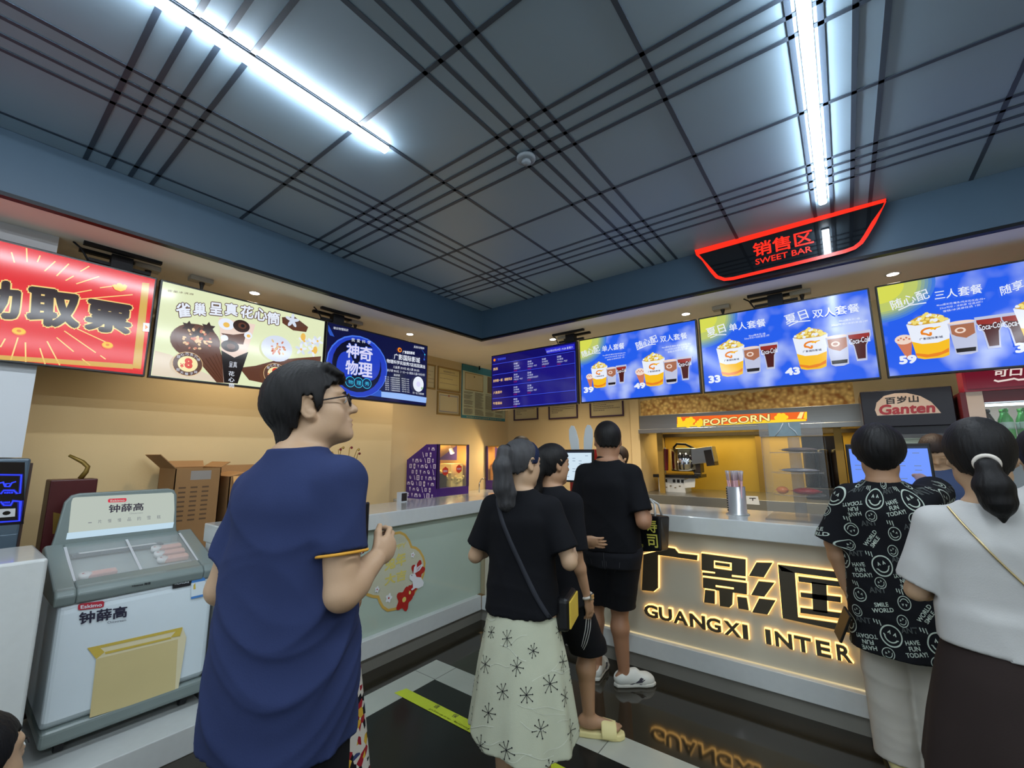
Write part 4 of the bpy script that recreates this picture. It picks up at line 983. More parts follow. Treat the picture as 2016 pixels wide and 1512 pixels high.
def area(parent, loc, rot, sx, sy, e, col):
    ld = bpy.data.lights.new('lamp_light', 'AREA'); ld.shape = 'RECTANGLE'; ld.size = sx; ld.size_y = sy; ld.energy = e; ld.color = col
    o = bpy.data.objects.new('lamp_light', ld); COL.objects.link(o); o.parent = parent; o.location = loc; o.rotation_euler = rot
    return o
# low back counter carrying the popcorn warmers
mb = MB(); mb.box((-0.32, -1.1, 0), (0.32, 1.1, 0.92), m_cabw); mb.box((-0.32, -1.1, 0.92), (0.33, 1.1, 0.95), m_stone)
tag(mb.build('back_counter', None, loc=(-4.175, 4.56, 0)), 'cream back counter under the purple popcorn warmers', 'counter')

# ------------------------------------------------ popcorn warmers
m_pur = M('warmer_purple', (62, 34, 118), rough=0.3, var=0.06); m_purd = M('warmer_purple_dark', (44, 26, 84), rough=0.3, var=0.05); m_icon = M('warmer_icon', (206, 196, 220), rough=0.4, var=0.03)
m_win = M('warmer_inside', (190, 150, 80), rough=0.3, metal=0.5, var=0.08); m_hex = M('sticker_hex_red', (200, 56, 44), rough=0.4, var=0.04)
m_popk = M('popcorn_kernels', (226, 204, 120), rough=0.7, var=0.2, scale=60); m_popo = M('popcorn_caramel', (226, 150, 50), rough=0.6, var=0.25, scale=60)
m_lampw = E('warmer_lamp', (255, 220, 150), 14.0, sample=True)
def warmer(loc, label, pop, single):
    t = thing('popcorn_warmer', label, 'popcorn warmer', loc)
    D, W, H = 0.56, 0.55, 0.66        # x from -D to 0 (front, glass), y from 0 to W
    mb = MB()
    side = [(-D, 0), (0, 0), (0, H), (-0.2, H), (-D, H - 0.19)]
    mb.prism(side, (0, 0, 0), (1, 0, 0), (0, 0, 1), (0, 0.012, 0), m_pur)
    pc = Pic(lambda a, b: (a, b), lambda u, v, d: (u, -d, v)); pc.mb = mb
    rnd = random.Random(2)
    def inside(u, v): return -D + 0.015 < u < -0.02 and 0.01 < v < min(H - 0.01, H - 0.19 + (u + D) * 0.52 - 0.01)
    def icon(kind, u, v, s):
        if not (inside(u - s * .8, v + s) and inside(u + s * .8, v - s * .9)): return
        P = lambda pts, mt=m_icon, up=False: pc.poly([(u + a * s, v + b * s) for a, b in pts], mt, px=False, up=up)
        if kind == 0: P([(-.5, .3), (.5, .3), (.35, -.9), (-.35, -.9)]); pc.ell((u, v + .45 * s), .55 * s, .4 * s, m_icon, n=10, up=False); pc.L += 1; P([(-.3, .0), (.3, .0), (.25, -.3), (-.25, -.3)], m_pur); pc.L -= 1
        elif kind == 1: P([(-.7, .8), (.7, .8), (.7, -.8), (-.7, -.8)]); pc.L += 1; P([(-.45, .5), (.45, .5), (.15, 0), (.45, -.5), (-.45, -.5), (-.15, 0)], m_pur); pc.L -= 1
        elif kind == 2: P([(-.15, .9), (.15, .75), (.7, -.8), (.4, -.9)])
        elif kind == 3: pc.ell((u, v), .6 * s, .85 * s, m_icon, n=12, rot=0.7, up=False); pc.L += 1; pc.ell((u, v + .15 * s), .3 * s, .4 * s, m_pur, n=10, rot=0.7, up=False); pc.L -= 1
        elif kind == 4: P([(-.9, -.1), (.9, -.1), (.9, -.6), (-.9, -.6)]); P([(-.8, 0), (.8, 0), (.5, .5), (-.5, .5)]); pc.L += 1; P([(-.6, -.2), (.6, -.2), (.6, -.45), (-.6, -.45)], m_pur); pc.L -= 1
        else: P([(-.4, .6), (.4, .6), (0, -.9)])
    pc.L = 1
    k = 0
    for r in range(9):
        for c in range(8):
            icon((k * 5 + r) % 6, -D + 0.045 + c * 0.073 + (0.03 if r % 2 else 0), 0.045 + r * 0.07, 0.026 + 0.006 * ((k * 7) % 3)); k += 1
    mb.build('patterned_side', t, recalc=False)
    mb = MB(); mb.prism(side, (0, W - 0.012, 0), (1, 0, 0), (0, 0, 1), (0, 0.012, 0), m_pur); mb.build('far_side', t)
    mb = MB(); mb.box((-D, 0.012, 0), (0, W - 0.012, 0.135), m_pur); mb.build('base_cabinet', t)
    mb = MB(); mb.box((-0.012, 0.0, 0.135), (0.004, 0.04, H), m_purd); mb.box((-0.012, W - 0.04, 0.135), (0.004, W, H), m_purd); mb.box((-0.012, 0.04, H - 0.014), (0.004, W - 0.04, H), m_goldd); mb.build('front_frame', t)
    mb = MB(); mb.box((-D, 0.012, 0.135), (-D + 0.01, W - 0.012, H - 0.19), m_win); mb.add([(-D, 0.012, H - 0.19), (-D, W - 0.012, H - 0.19), (-0.2, W - 0.012, H - 0.004), (-0.2, 0.012, H - 0.004)], [(0, 1, 2, 3)], m_win)
    mb.box((-0.2, 0.012, H - 0.008), (-0.012, W - 0.012, H - 0.002), m_win); mb.box((-D + 0.01, 0.013, 0.135), (-0.012, 0.018, H - 0.2), m_win); mb.box((-0.2, 0.013, H - 0.2), (-0.012, 0.018, H - 0.01), m_win); mb.box((-0.2, W - 0.018, H - 0.2), (-0.012, W - 0.013, H - 0.01), m_win); mb.box((-D + 0.01, W - 0.018, 0.135), (-0.012, W - 0.013, H - 0.2), m_win); mb.build('lining', t, recalc=False)
    mb = MB(); mb.box((-0.003, 0.04, 0.135), (0.0, W - 0.04, H - 0.014), m_acr); mb.build('glass', t)
    # popcorn heap (uncountable)
    mb = MB(); rnd = random.Random(int(loc[1] * 10))
    for i in range(420):
        y = rnd.uniform(0.27 if single else 0.05, W - 0.05); x = rnd.uniform(-0.3, -0.03)
        top = 0.16 + (0.36 if single else 0.24) * (0.6 + 0.4 * math.sin(y * 9 + 1)) * rnd.random() ** 0.4
        mb.ell((x, y, top), (rnd.uniform(.011, .019),) * 3, pop, 6, 4)
    if single: mb.box((-0.3, 0.28, 0.137), (-0.05, W - 0.06, 0.42), pop)
    else: mb.box((-0.3, 0.05, 0.137), (-0.05, W - 0.05, 0.31), pop)
    o = mb.build('popcorn', t); o['kind'] = 'stuff'
    if single:
        mb = MB(); mb.box((-0.22, 0.09, 0.137), (-0.06, 0.22, 0.31), m_blk); mb.build('scoop_bin', t, bevel=0.006)
        mb = MB(); mb.box((-0.4, 0.05, 0.137), (-0.26, 0.26, 0.47), m_white); mb.build('paper_liner', t)
        hexa = [(0.055 * math.cos(a), 0.055 * math.sin(a)) for a in np.linspace(P2, P2 + 2 * math.pi, 7)[:-1]]
        for yy, zz, s_, tx_ in ((0.135, 0.335, 1.0, '甜甜哒'), (0.37, 0.355, 1.0, '奶油味')):
            pc = Pic(lambda a, b: (a, b), lambda u, v, d: (0.001 + d, u, v))
            pc.poly([(yy + a, zz + b) for a, b in hexa], m_hex, px=False); pc.tfit(tx_, (yy - 0.034, zz - 0.012), (yy + 0.034, zz - 0.012), (yy - 0.034, zz + 0.014), m_icon, bold=0.02, px=False)
            pc.build('hexagon_sticker', t)
    for yy in ((0.30,) if single else (0.2, 0.36)):
        mb = MB(); d = np.array([0.02, 0.03 if single else 0.0, -0.09]); p0 = np.array([-0.1, yy, H - 0.02])
        mb.cyl(p0, p0 + d * 0.35, 0.006, m_white); mb.cyl(p0 + d * 0.3, p0 + d, 0.024, m_white, 0.026); l_ = mb.build('lamp', t)
        mb = MB(); mb.cyl(p0 + d, p0 + d * 1.06, 0.023, m_lampw); mb.build('bulb', l_)
    ld = bpy.data.lights.new('lamp_light', 'POINT'); ld.energy = 9.0; ld.color = (1, 0.78, 0.4); ld.shadow_soft_size = 0.03
    lo = bpy.data.objects.new('lamp_light', ld); COL.objects.link(lo); lo.parent = t; lo.location = (-0.08, 0.3, H - 0.14)
    return t
warmer((-3.9, 3.62, 0.95), 'purple popcorn warmer with snack pattern on its slanted side, nearer to the left', m_popk, True)
w2 = warmer((-4.475, 5.17, 0.95), 'purple popcorn warmer with orange popcorn, partly behind the grey ponytail', m_popo, False); w2.rotation_euler = (0, 0, -P2)
mb = MB(); mb.tube([(-4.1, 4.60, 0.95), (-4.1, 4.60, 1.08), (-4.1, 4.64, 1.14), (-4.1, 4.72, 1.15)], 0.008, m_chrome); tag(mb.build('cord_loop'), 'thin bent metal tube between the two popcorn warmers', 'tube')

mb = MB(); q_ = on(786, 979, 0, -3.28); mb.box((-0.03, -0.035, 0), (0.03, 0.035, 0.085), m_white); mb.box((0.03, -0.03, 0.008), (0.0308, 0.03, 0.078), m_dk)
tag(mb.build('card_stand', None, loc=(-3.24, q_[1], 1.069), bevel=0.003), 'small dark card stand on the left countertop beside the purple popcorn warmer', 'card stand')
# ------------------------------------------------ certificates, poster, notices
m_frg = M('frame_gold', (150, 122, 70), rough=0.4, metal=0.3, var=0.08); m_ppr = M('paper_yellowed', (190, 170, 112), rough=0.6, var=0.05); m_ppr2 = M('paper_cream', (186, 170, 130), rough=0.6, var=0.05); m_pin = M('paper_ink', (112, 100, 84), rough=0.6, var=0.04)
m_pos = M('poster_green', (178, 182, 152), rough=0.5, var=0.03); m_posb = M('poster_blue', (52, 116, 128), rough=0.5, var=0.05); m_frp = M('frame_purple', (62, 40, 62), rough=0.35, var=0.05); m_gr = M('paper_red', (140, 66, 44), rough=0.6, var=0.03)
m_seal2 = M('paper_border', (120, 118, 130), rough=0.6, var=0.03)
def wallframe(side, a0, a1, z0, z1, name, label, cat, frame, paper, lines, group=None, border=False, head=None):
    """flat framed sheet on the left wall (side L, along y) or the back wall (side B, along x)"""
    if side == 'L': loc = (-4.5, (a0 + a1) / 2, (z0 + z1) / 2); rz = P2
    else: loc = ((a0 + a1) / 2, 5.77, (z0 + z1) / 2); rz = 0.0
    t = thing(name, label, cat, loc, rz, group)
    w_, h = (a1 - a0) / 2, (z1 - z0) / 2; b = 0.022
    mb = MB()
    mb.box((-w_, -0.02, -h), (w_, 0.0, -h + b), frame); mb.box((-w_, -0.02, h - b), (w_, 0, h), frame); mb.box((-w_, -0.02, -h + b), (-w_ + b, 0, h - b), frame); mb.box((w_ - b, -0.02, -h + b), (w_, 0, h - b), frame)
    mb.build('frame', t, bevel=0.003)
    pc = Pic(lambda p, q: (p, q), lambda u, v, d: (u, -0.006 - d, v))
    pc.poly([(-w_ + b, -h + b), (w_ - b, -h + b), (w_ - b, h - b), (-w_ + b, h - b)], paper, px=False)
    if border:
        q = 0.05; pc.line([(-w_ + q, -h + q), (w_ - q, -h + q), (w_ - q, h - q), (-w_ + q, h - q)], 0.008, m_seal2, px=False, closed=True); pc.ell((0, h - q), 0.014, 0.014, m_gr)
    if head: pc.tfit(head, (-w_ * 0.5, h * 0.55), (w_ * 0.5, h * 0.55), (-w_ * 0.5, h * 0.72), m_pin, bold=0.01, px=False)
    rnd = random.Random(int(a0 * 100))
    pc.L += 1
    for i in range(lines):
        v = h * 0.42 - i * (h * 1.2 / max(lines, 1)); u = -w_ * 0.78
        while u < w_ * 0.75:
            l = rnd.uniform(0.012, 0.03); pc.poly([(u, v), (min(u + l, w_ * 0.78), v), (min(u + l, w_ * 0.78), v + h * 0.035), (u, v + h * 0.035)], m_pin, px=False, up=False); u += l + 0.006
            if rnd.random() < 0.05: break
    pc.build('sheet', t)
    return t
wallframe('L', 3.93, 4.10, 2.38, 2.73, 'framed_certificate', 'framed certificate half hidden behind the science screen', 'certificate', m_frg, m_ppr2, 4, 'framed certificates')
wallframe('L', 4.14, 4.60, 2.385, 2.73, 'framed_certificate', 'gold framed yellowish certificate beside the blue poster, upper one', 'certificate', m_frg, m_ppr, 3, 'framed certificates', head='电影放映经营许可证')
wallframe('L', 4.14, 4.60, 2.04, 2.37, 'framed_certificate', 'gold framed cream certificate with thin border beside the blue poster, lower one', 'certificate', m_frg, m_ppr2, 0, 'framed certificates', border=True)
t = thing('notice_board', 'large pale notice poster with blue bands in the wall corner', 'poster', (-4.497, 5.15, 2.43), P2)
w_, z0, z1 = 0.52, 2.02 - 2.43, 2.84 - 2.43
mb = MB(); mb.box((-w_, -0.012, z0), (w_, 0, z1), m_posb); mb.build('board', t)
pc = Pic(lambda p, q: (p, q), lambda u, v, d: (u, -0.0125 - d, v))
pc.poly([(-w_ + 0.01, z0 + 0.045), (w_ - 0.01, z0 + 0.045), (w_ - 0.01, z1 - 0.12), (-w_ + 0.01, z1 - 0.10)], m_pos, px=False)
for u0 in (-0.46, 0.06):
    pc.poly([(u0, 0.02), (u0 + 0.42, 0.02), (u0 + 0.42, 0.29), (u0, 0.29)], m_frg, px=False); pc.poly([(u0 + 0.012, 0.032), (u0 + 0.408, 0.032), (u0 + 0.408, 0.278), (u0 + 0.012, 0.278)], m_ppr2 if u0 < 0 else m_pin, px=False); pc.ell((u0 + 0.21, 0.24), 0.014, 0.014, m_pin)
pc.L += 1; rnd = random.Random(8)
for c in range(4):
    for r in range(30):
        if rnd.random() < 0.9:
            u = -0.48 + 0.245 * c; v = -0.01 - r * 0.0118
            pc.poly([(u, v), (u + rnd.uniform(0.1, 0.215), v), (u + 0.2, v + 0.0055), (u, v + 0.0055)], m_pin, px=False, up=False)
pc.tfit('服务电话 投诉电话 监督管理 食品安全 公示栏', (-0.42, z0 + 0.012), (0.42, z0 + 0.012), (-0.42, z0 + 0.03), m_ppr2, px=False)
pc.build('print', t)
for i, (a, b, zb, lb) in enumerate(((-4.37, -3.88, 2.03, 'leftmost'), (-3.68, -3.16, 2.015, 'middle'), (-2.96, -2.43, 2.005, 'rightmost'))):
    wallframe('B', a, b, zb, zb + 0.62, 'framed_notice', 'dark framed text notice on the beige back wall, %s of the three below the screens' % lb, 'notice', m_frp, m_ppr2, 14, 'framed notices under the screens')
for i, y in enumerate((4.86, 4.98, 5.06)):
    mb = MB(); mb.box((-0.012, -0.004, -0.14 - 0.05 * (i % 2)), (0.012, 0.004, 0.0), m_blk)
    tag(mb.build('hanging_strap', None, loc=(on((918, 934, 944)[i], 725, 1, 4.978)[0], 4.978, 2.93)), ('short black strap over the notice poster, leftmost of three', 'short black strap over the notice poster, middle one of three', 'short black strap over the notice poster, rightmost of three')[i], 'strap', 'black straps at the ceiling edge')

# ------------------------------------------------ popcorn station in the alcove
t = thing('popcorn_station', 'stainless popcorn station with lit yellow POPCORN sign and gold back panel', 'popcorn machine', (-1.0, 5.9, 0))
S0 = np.array((-1.0, 5.9, 0)); LS = lambda p: tuple(np.array(p, float) - S0)
mb = MB(); mb.box(LS((-2.19, 5.70, 1.80)), LS((0.16, 6.1, 1.985)), m_ss); mb.box(LS((-2.19, 5.64, 1.745)), LS((0.16, 6.1, 1.80)), m_ss); mb.build('hood', t, bevel=0.004)
m_psr = E('popcorn_sign_orange', (244, 104, 30), 1.0, sample=True); m_psy = E('popcorn_sign_yellow', (255, 214, 40), 1.0); m_psw = E('popcorn_sign_cream', (255, 238, 150), 1.0); m_psd = E('popcorn_sign_brown', (120, 56, 10), 0.8)
XP = lambda x, y: (1250 + x / 5.4, 780 + y / 5.4)
pc = Pic(lambda px, py: (on(px, py, 1, 5.69)[0] + 1.0, on(px, py, 1, 5.69)[2]), lambda u, v, d: (u, 5.695 - 5.9 - d, v))
def XQ(x, y): return (1230 + x / 3.953, 740 + y / 3.953)
pc.poly([XQ(405, 320), XQ(1418, 278), XQ(1418, 345), XQ(1410, 352), XQ(405, 400)], m_psr)
pc.poly([XQ(405, 375), XQ(700, 385), XQ(1050, 345), XQ(1410, 335), XQ(1410, 352), XQ(405, 400)], m_psy)
pc.poly([XQ(408, 320), XQ(435, 320), XQ(470, 396), XQ(410, 399)], m_psy); pc.poly([XQ(1340, 330), XQ(1365, 282), XQ(1395, 281), XQ(1375, 332)], m_psw); pc.poly([XQ(1390, 330), XQ(1400, 281), XQ(1418, 280), XQ(1418, 336)], m_psy)
for (x, y, r) in ((490, 365, 0.055), (515, 350, 0.045), (575, 375, 0.04), (590, 358, 0.035), (1205, 325, 0.045), (1235, 322, 0.04)):
    for k in range(4): pc.ell(pc.q(XQ(x, y)) + r * 0.6 * np.array([math.cos(k * 1.57), math.sin(k * 1.57)]), r * 0.6, r * 0.55, m_psy, n=10, up=(k == 0))
pc.tfit('POPCORN', XQ(612, 390), XQ(1128, 352), XQ(612, 338), m_psw, bold=0.02, outline=(m_psd, 0.06))
pc.build('lit_sign', t)
mb = MB(); mb.box(LS((-2.19, 6.70, 0.5)), LS((0.16, 6.74, 1.95)), m_gold); mb.build('gold_panel', t)
mb = MB(); mb.box(LS((-2.19, 6.1, 1.83)), LS((0.16, 6.70, 1.95)), m_dk); mb.box(LS((-2.19, 6.60, 1.72)), LS((0.16, 6.70, 1.83)), m_dk); mb.build('hood_inside', t)
for x, y in ((-1.98, 5.86), (-0.93, 6.66), (-0.06, 5.86)):
    mb = MB(); mb.box(LS((x - 0.035, y - 0.02, 0.9)), LS((x + 0.035, y + 0.02, 1.75)), m_goldd); mb.build('post', t)
mb = MB(); mb.box(LS((-2.19, 5.55, 0.83)), LS((0.16, 6.70, 0.97)), m_ss); mb.box(LS((-2.19, 5.75, 0)), LS((0.16, 6.70, 0.83)), m_ss); mb.build('worktop', t, bevel=0.004)
mb = MB(); mb.box(LS((-1.6, 5.52, 0.55)), LS((0.1, 5.75, 0.78)), m_wood); mb.build('popcorn_bin', t)
pc = Pic(lambda px, py: (on(px, py, 1, 5.55)[0] + 1.0, on(px, py, 1, 5.55)[2]), lambda u, v, d: (u, 5.55 - 5.9 - 0.0005 - d, v))
pc.poly([(1466, 976), (1492, 977), (1496, 994), (1466, 992)], m_white); pc.line([(1475, 981), (1488, 981)], 0.01, m_blk); pc.line([(1482, 981), (1482, 986)], 0.01, m_blk); pc.build('notice_plate', t)
# kettle unit
KB = on(1335, 926, 1, 6.15); 
k_ = lambda px, py, y=6.15: LS(on(px, py, 1, y))
mb = MB(); a, b = k_(1294, 934), k_(1381, 934); mb.box((a[0], 0.08, a[2] - 0.03), (b[0], 0.5, a[2] + 0.01), m_blk); mb.build('kettle_shelf', t)
mb = MB(); a, b = k_(1303, 970), k_(1352, 937); mb.box((a[0], 0.14, a[2]), (b[0], 0.42, b[2]), m_white)
for i in range(6):
    if i != 2: mb.box((a[0] + 0.03 + 0.055 * i, 0.136, b[2] - 0.085), (a[0] + 0.065 + 0.055 * i, 0.141, b[2] - 0.045), m_blk)
for i in range(5): mb.box((a[0] + 0.03 + 0.06 * i, 0.137, b[2] - 0.14 - 0.02 * (i % 2)), (a[0] + 0.055 + 0.06 * i, 0.141, b[2] - 0.125 - 0.02 * (i % 2)), m_pin)
mb.build('control_box', t)
c = k_(1352, 927); top = k_(1352, 884)
mb = MB(); mb.lathe([(0.0, 0), (0.19, 0), (0.2, 0.02), (0.2, top[2] - c[2]), (0.185, top[2] - c[2] + 0.01), (0, top[2] - c[2] + 0.01)], (c[0], 0.25, c[2]), m_chrome, n=32); mb.build('kettle_drum', t)
mb = MB(); R_ = np.array([[math.cos(-0.13), 0, -math.sin(-0.13)], [0, 1, 0], [math.sin(-0.13), 0, math.cos(-0.13)]]).T
q = k_(1383, 897); mb.obox((q[0], 0.2, q[2]), (0.34, 0.22, 0.2), m_ss, R_); q = k_(1402, 901); mb.obox((q[0], 0.2, q[2]), (0.1, 0.225, 0.205), m_dk, R_); mb.build('motor_housing', t, bevel=0.008)
mb = MB(); a, b = k_(1316, 925), k_(1316, 884); mb.cyl((a[0], 0.1, a[2]), (b[0], 0.1, b[2]), 0.045, m_redh); mb.cyl((a[0], 0.1, a[2] - 0.04), (b[0], 0.1, b[2] + 0.02), 0.012, m_chrome); mb.build('red_handle', t)
mb = MB(); a, m1, m2, b = k_(1328, 882), k_(1335, 874), k_(1352, 875), k_(1368, 883); mb.tube([(a[0], 0.2, a[2]), (m1[0], 0.2, m1[2]), (m2[0], 0.2, m2[2]), (b[0], 0.2, b[2])], 0.016, m_blk); mb.build('lid_handle', t)
mb = MB(); a = k_(1376, 918); mb.box((a[0] - 0.04, 0.12, a[2] - 0.08), (a[0] + 0.05, 0.3, a[2] + 0.06), m_dk); mb.cyl((a[0] - 0.02, 0.1, a[2] - 0.1), (a[0] + 0.06, 0.1, a[2] - 0.1), 0.03, m_blk); mb.build('gearbox', t)
mb = MB(); a, b = k_(1352, 960), k_(1372, 940); mb.add([(a[0], 0.13, a[2] + 0.1), (b[0] + 0.02, 0.11, b[2] + 0.02), (b[0], 0.12, a[2] + 0.02), (a[0], 0.135, a[2])], [(0, 1, 2, 3)], m_white); mb.build('paper_tag', t, recalc=False)
area(t, (0.0, 0.45, 1.82), (0, 0, 0), 2.0, 0.3, 15, (1.0, 0.76, 0.30))
# mural of popcorn over the hood
m_mur = M('mural_popcorn', (168, 124, 58), rough=0.6, var=0.0)
n, l, b_ = nodes_of(m_mur)
tc = n.new('ShaderNodeTexCoord'); vo = n.new('ShaderNodeTexVoronoi'); vo.inputs['Scale'].default_value = 26; vo.feature = 'SMOOTH_F1'; l.new(tc.outputs['Object'], vo.inputs['Vector'])
rr = n.new('ShaderNodeValToRGB'); rr.color_ramp.elements[0].color = lin((250, 214, 130)); rr.color_ramp.elements[1].color = lin((168, 112, 50)); rr.color_ramp.elements[0].position = 0.1; rr.color_ramp.elements[1].position = 0.7
l.new(vo.outputs['Distance'], rr.inputs[0]); l.new(rr.outputs[0], b_.inputs['Base Color'])
pc = Pic(lambda px, py: (on(px, py, 1, 5.765)[0] + 1.0, on(px, py, 1, 5.765)[2] - 2.1), lambda u, v, d: (u, -d, v))
rnd = random.Random(1); topz = [0.08 + 0.10 * max(0, math.sin(i * 0.23 + 1) ) + 0.03 * rnd.random() for i in range(40)]
pts = [(-1.19, -0.115), (1.12, -0.115)] + [(1.12 - 2.31 * i / 39.0, topz[i] + (0.08 if i < 14 else 0)) for i in range(40)]
pc.poly(pts, m_mur, px=False)
for (u, v) in ((-0.45, 0.19), (-0.15, 0.21), (-0.68, 0.15)): pc.ell((u, v), 0.045, 0.03, m_mur, n=9)
tag(pc.build('popcorn_mural', None, loc=(-1.0, 5.7695, 2.1)), 'printed popcorn heap mural on the wall above the steel hood', 'mural')
# dark drink dispenser right side of the alcove
t = thing('coffee_dispenser', 'dark drink dispenser in the alcove behind the acrylic display', 'dispenser', (-0.22, 6.2, 0.975))
mb = MB(); mb.box((-0.2, -0.2, 0), (0.2, 0.2, 0.12), m_blk); mb.build('base', t, bevel=0.01)
for i in range(3):
    mb = MB(); mb.lathe([(0, 0.12), (0.055, 0.12), (0.058, 0.5), (0.05, 0.54), (0.0, 0.55)], (-0.13 + 0.13 * i, -0.05, 0), m_dk); mb.build('canister', t)
mb = MB(); mb.box((-0.2, 0.05, 0.12), (0.2, 0.2, 0.7), m_dk); mb.build('back_board', t)

# ------------------------------------------------ things on the countertop
CT = 1.069
m_steel = M('brushed_steel', (196, 198, 200), rough=0.3, metal=0.7, var=0.03)
t = thing('straw_holder', 'round steel straw holder on the right countertop', 'straw holder', (-0.645, 3.42, CT))
mb = MB(); mb.lathe([(0.075, 0), (0.075, 0.006), (0.06, 0.014), (0.06, 0.19), (0.056, 0.19), (0.056, 0.012), (0, 0.012)], (0, 0, 0), m_steel, n=28); mb.build('cup', t)
mb = MB()
for i in range(10): mb.ell((-0.052, -0.032, 0.03 + 0.016 * i), (0.006, 0.006, 0.005), m_blk, 8, 6)
o = mb.build('drain_holes', t); o['kind'] = 'stuff'
m_strw = M('straw_pink', (226, 178, 184), rough=0.35, var=0.05); m_strc = M('straw_clear', (206, 200, 206), rough=0.1, var=0.05, alpha=0.4)
rnd = random.Random(11); first = None
for i in range(22):
    a = 2.399 * i; r = 0.046 * math.sqrt((i + 0.5) / 22)
    if first is None:
        first = thing('drinking_straw', 'pink wrapped drinking straw standing in the steel straw holder', 'straw', (0, 0, 0), group='straws in the holder')
        mb = MB(); mb.cyl((0, 0, 0), (0, 0, 0.262), 0.0052, m_strw, n=8); mb.build('tube', first)
        mb = MB(); mb.lathe([(0.0065, 0.22), (0.0075, 0.262), (0.010, 0.285), (0.002, 0.287)], (0, 0, 0), m_strc, n=8); mb.build('wrapper_end', first)
        o = first
    else: o = dup(first, (0, 0, 0))
    o.location = (-0.645 + r * math.cos(a), 3.42 + r * math.sin(a), CT + 0.013); o.rotation_euler = (rnd.uniform(-.09, .09), rnd.uniform(-.09, .09), 0)
# acrylic snack display
t = thing('acrylic_display', 'clear acrylic tiered snack stand on the counter in front of the POPCORN sign', 'display stand', (-0.275, 3.45, CT))
m_marb = M('display_header_print', (128, 146, 152), rough=0.4, var=0.2, scale=20)
mb = MB(); mb.box((-0.18, -0.2, 0.0), (0.18, 0.2, 0.012), m_acrg); mb.build('base', t)
mb = MB(); mb.cyl((0, 0, 0.012), (0, 0, 0.525), 0.034, m_acrg, n=20); mb.build('column', t)
for z, r in ((0.15, 0.145), (0.29, 0.145), (0.42, 0.145)):
    mb = MB(); mb.cyl((0, 0, z), (0, 0, z + 0.006), r, m_acrg, n=32); mb.build('tray', t)
for z, n_ in ((0.02, 0), ):
    for sx in (-1, 1):
        mb = MB(); mb.box((sx * 0.165 - 0.002, -0.19, 0.012), (sx * 0.165 + 0.002, 0.19, 0.525), m_acr); mb.build('side_pane', t)
    mb = MB(); mb.box((-0.165, -0.192, 0.012), (0.165, -0.188, 0.525), m_acr); mb.build('front_pane', t)
mb = MB(); mb.box((-0.17, -0.2, 0.525), (0.17, -0.194, 0.615), m_acrg); mb.box((-0.115, -0.2015, 0.527), (0.06, -0.2, 0.613), m_marb); mb.build('header_board', t)
mb = MB(); mb.tube([(-0.03, -0.2035, 0.61), (-0.05, -0.2035, 0.57), (-0.08, -0.2035, 0.53)], 0.003, m_white, n=6); mb.tube([(0.0, -0.2035, 0.61), (0.0, -0.2035, 0.585), (0.03, -0.2035, 0.555), (0.04, -0.2035, 0.53)], 0.003, m_white, n=6); mb.build('cords', t)
m_pred = M('pack_red', (150, 34, 36), rough=0.25, var=0.15, scale=20); m_pora = M('pack_orange', (214, 120, 50), rough=0.25, var=0.1); m_psil = M('pack_silver', (150, 146, 150), rough=0.2, metal=0.5, var=0.1); m_pbrn = M('pack_brown', (90, 70, 60), rough=0.3, var=0.15)
for i, (x, y, z, rx, mt, lb) in enumerate(((0.045, -0.06, 0.157, (.075, .05, .022), m_pred, 'shiny red snack packet on the lowest tray of the acrylic stand'), (-0.085, -0.07, 0.157, (.035, .03, .024), m_pora, 'small orange sweet packet on the lowest tray of the acrylic stand'),
                             (0.02, -0.08, 0.297, (.10, .05, .014), m_psil, 'flat silver snack packet on the middle tray of the acrylic stand'), (0.03, -0.07, 0.427, (.10, .05, .014), m_pbrn, 'flat brown snack packet on the top tray of the acrylic stand'))):
    mb = MB(); v0 = len(mb.v); mb.ell((0, 0, rx[2]), rx, mt, 20, 10); mb.box((-rx[0] - 0.008, -rx[1] * .8, rx[2] - 0.001), (-rx[0] + 0.02, rx[1] * .8, rx[2] + 0.001), mt); mb.box((rx[0] - 0.02, -rx[1] * .8, rx[2] - 0.001), (rx[0] + 0.008, rx[1] * .8, rx[2] + 0.001), mt)
    tag(mb.build('snack_packet', None, loc=(-0.275 + x, 3.45 + y, CT + z)), lb, 'snack packet', 'snacks on the acrylic stand')
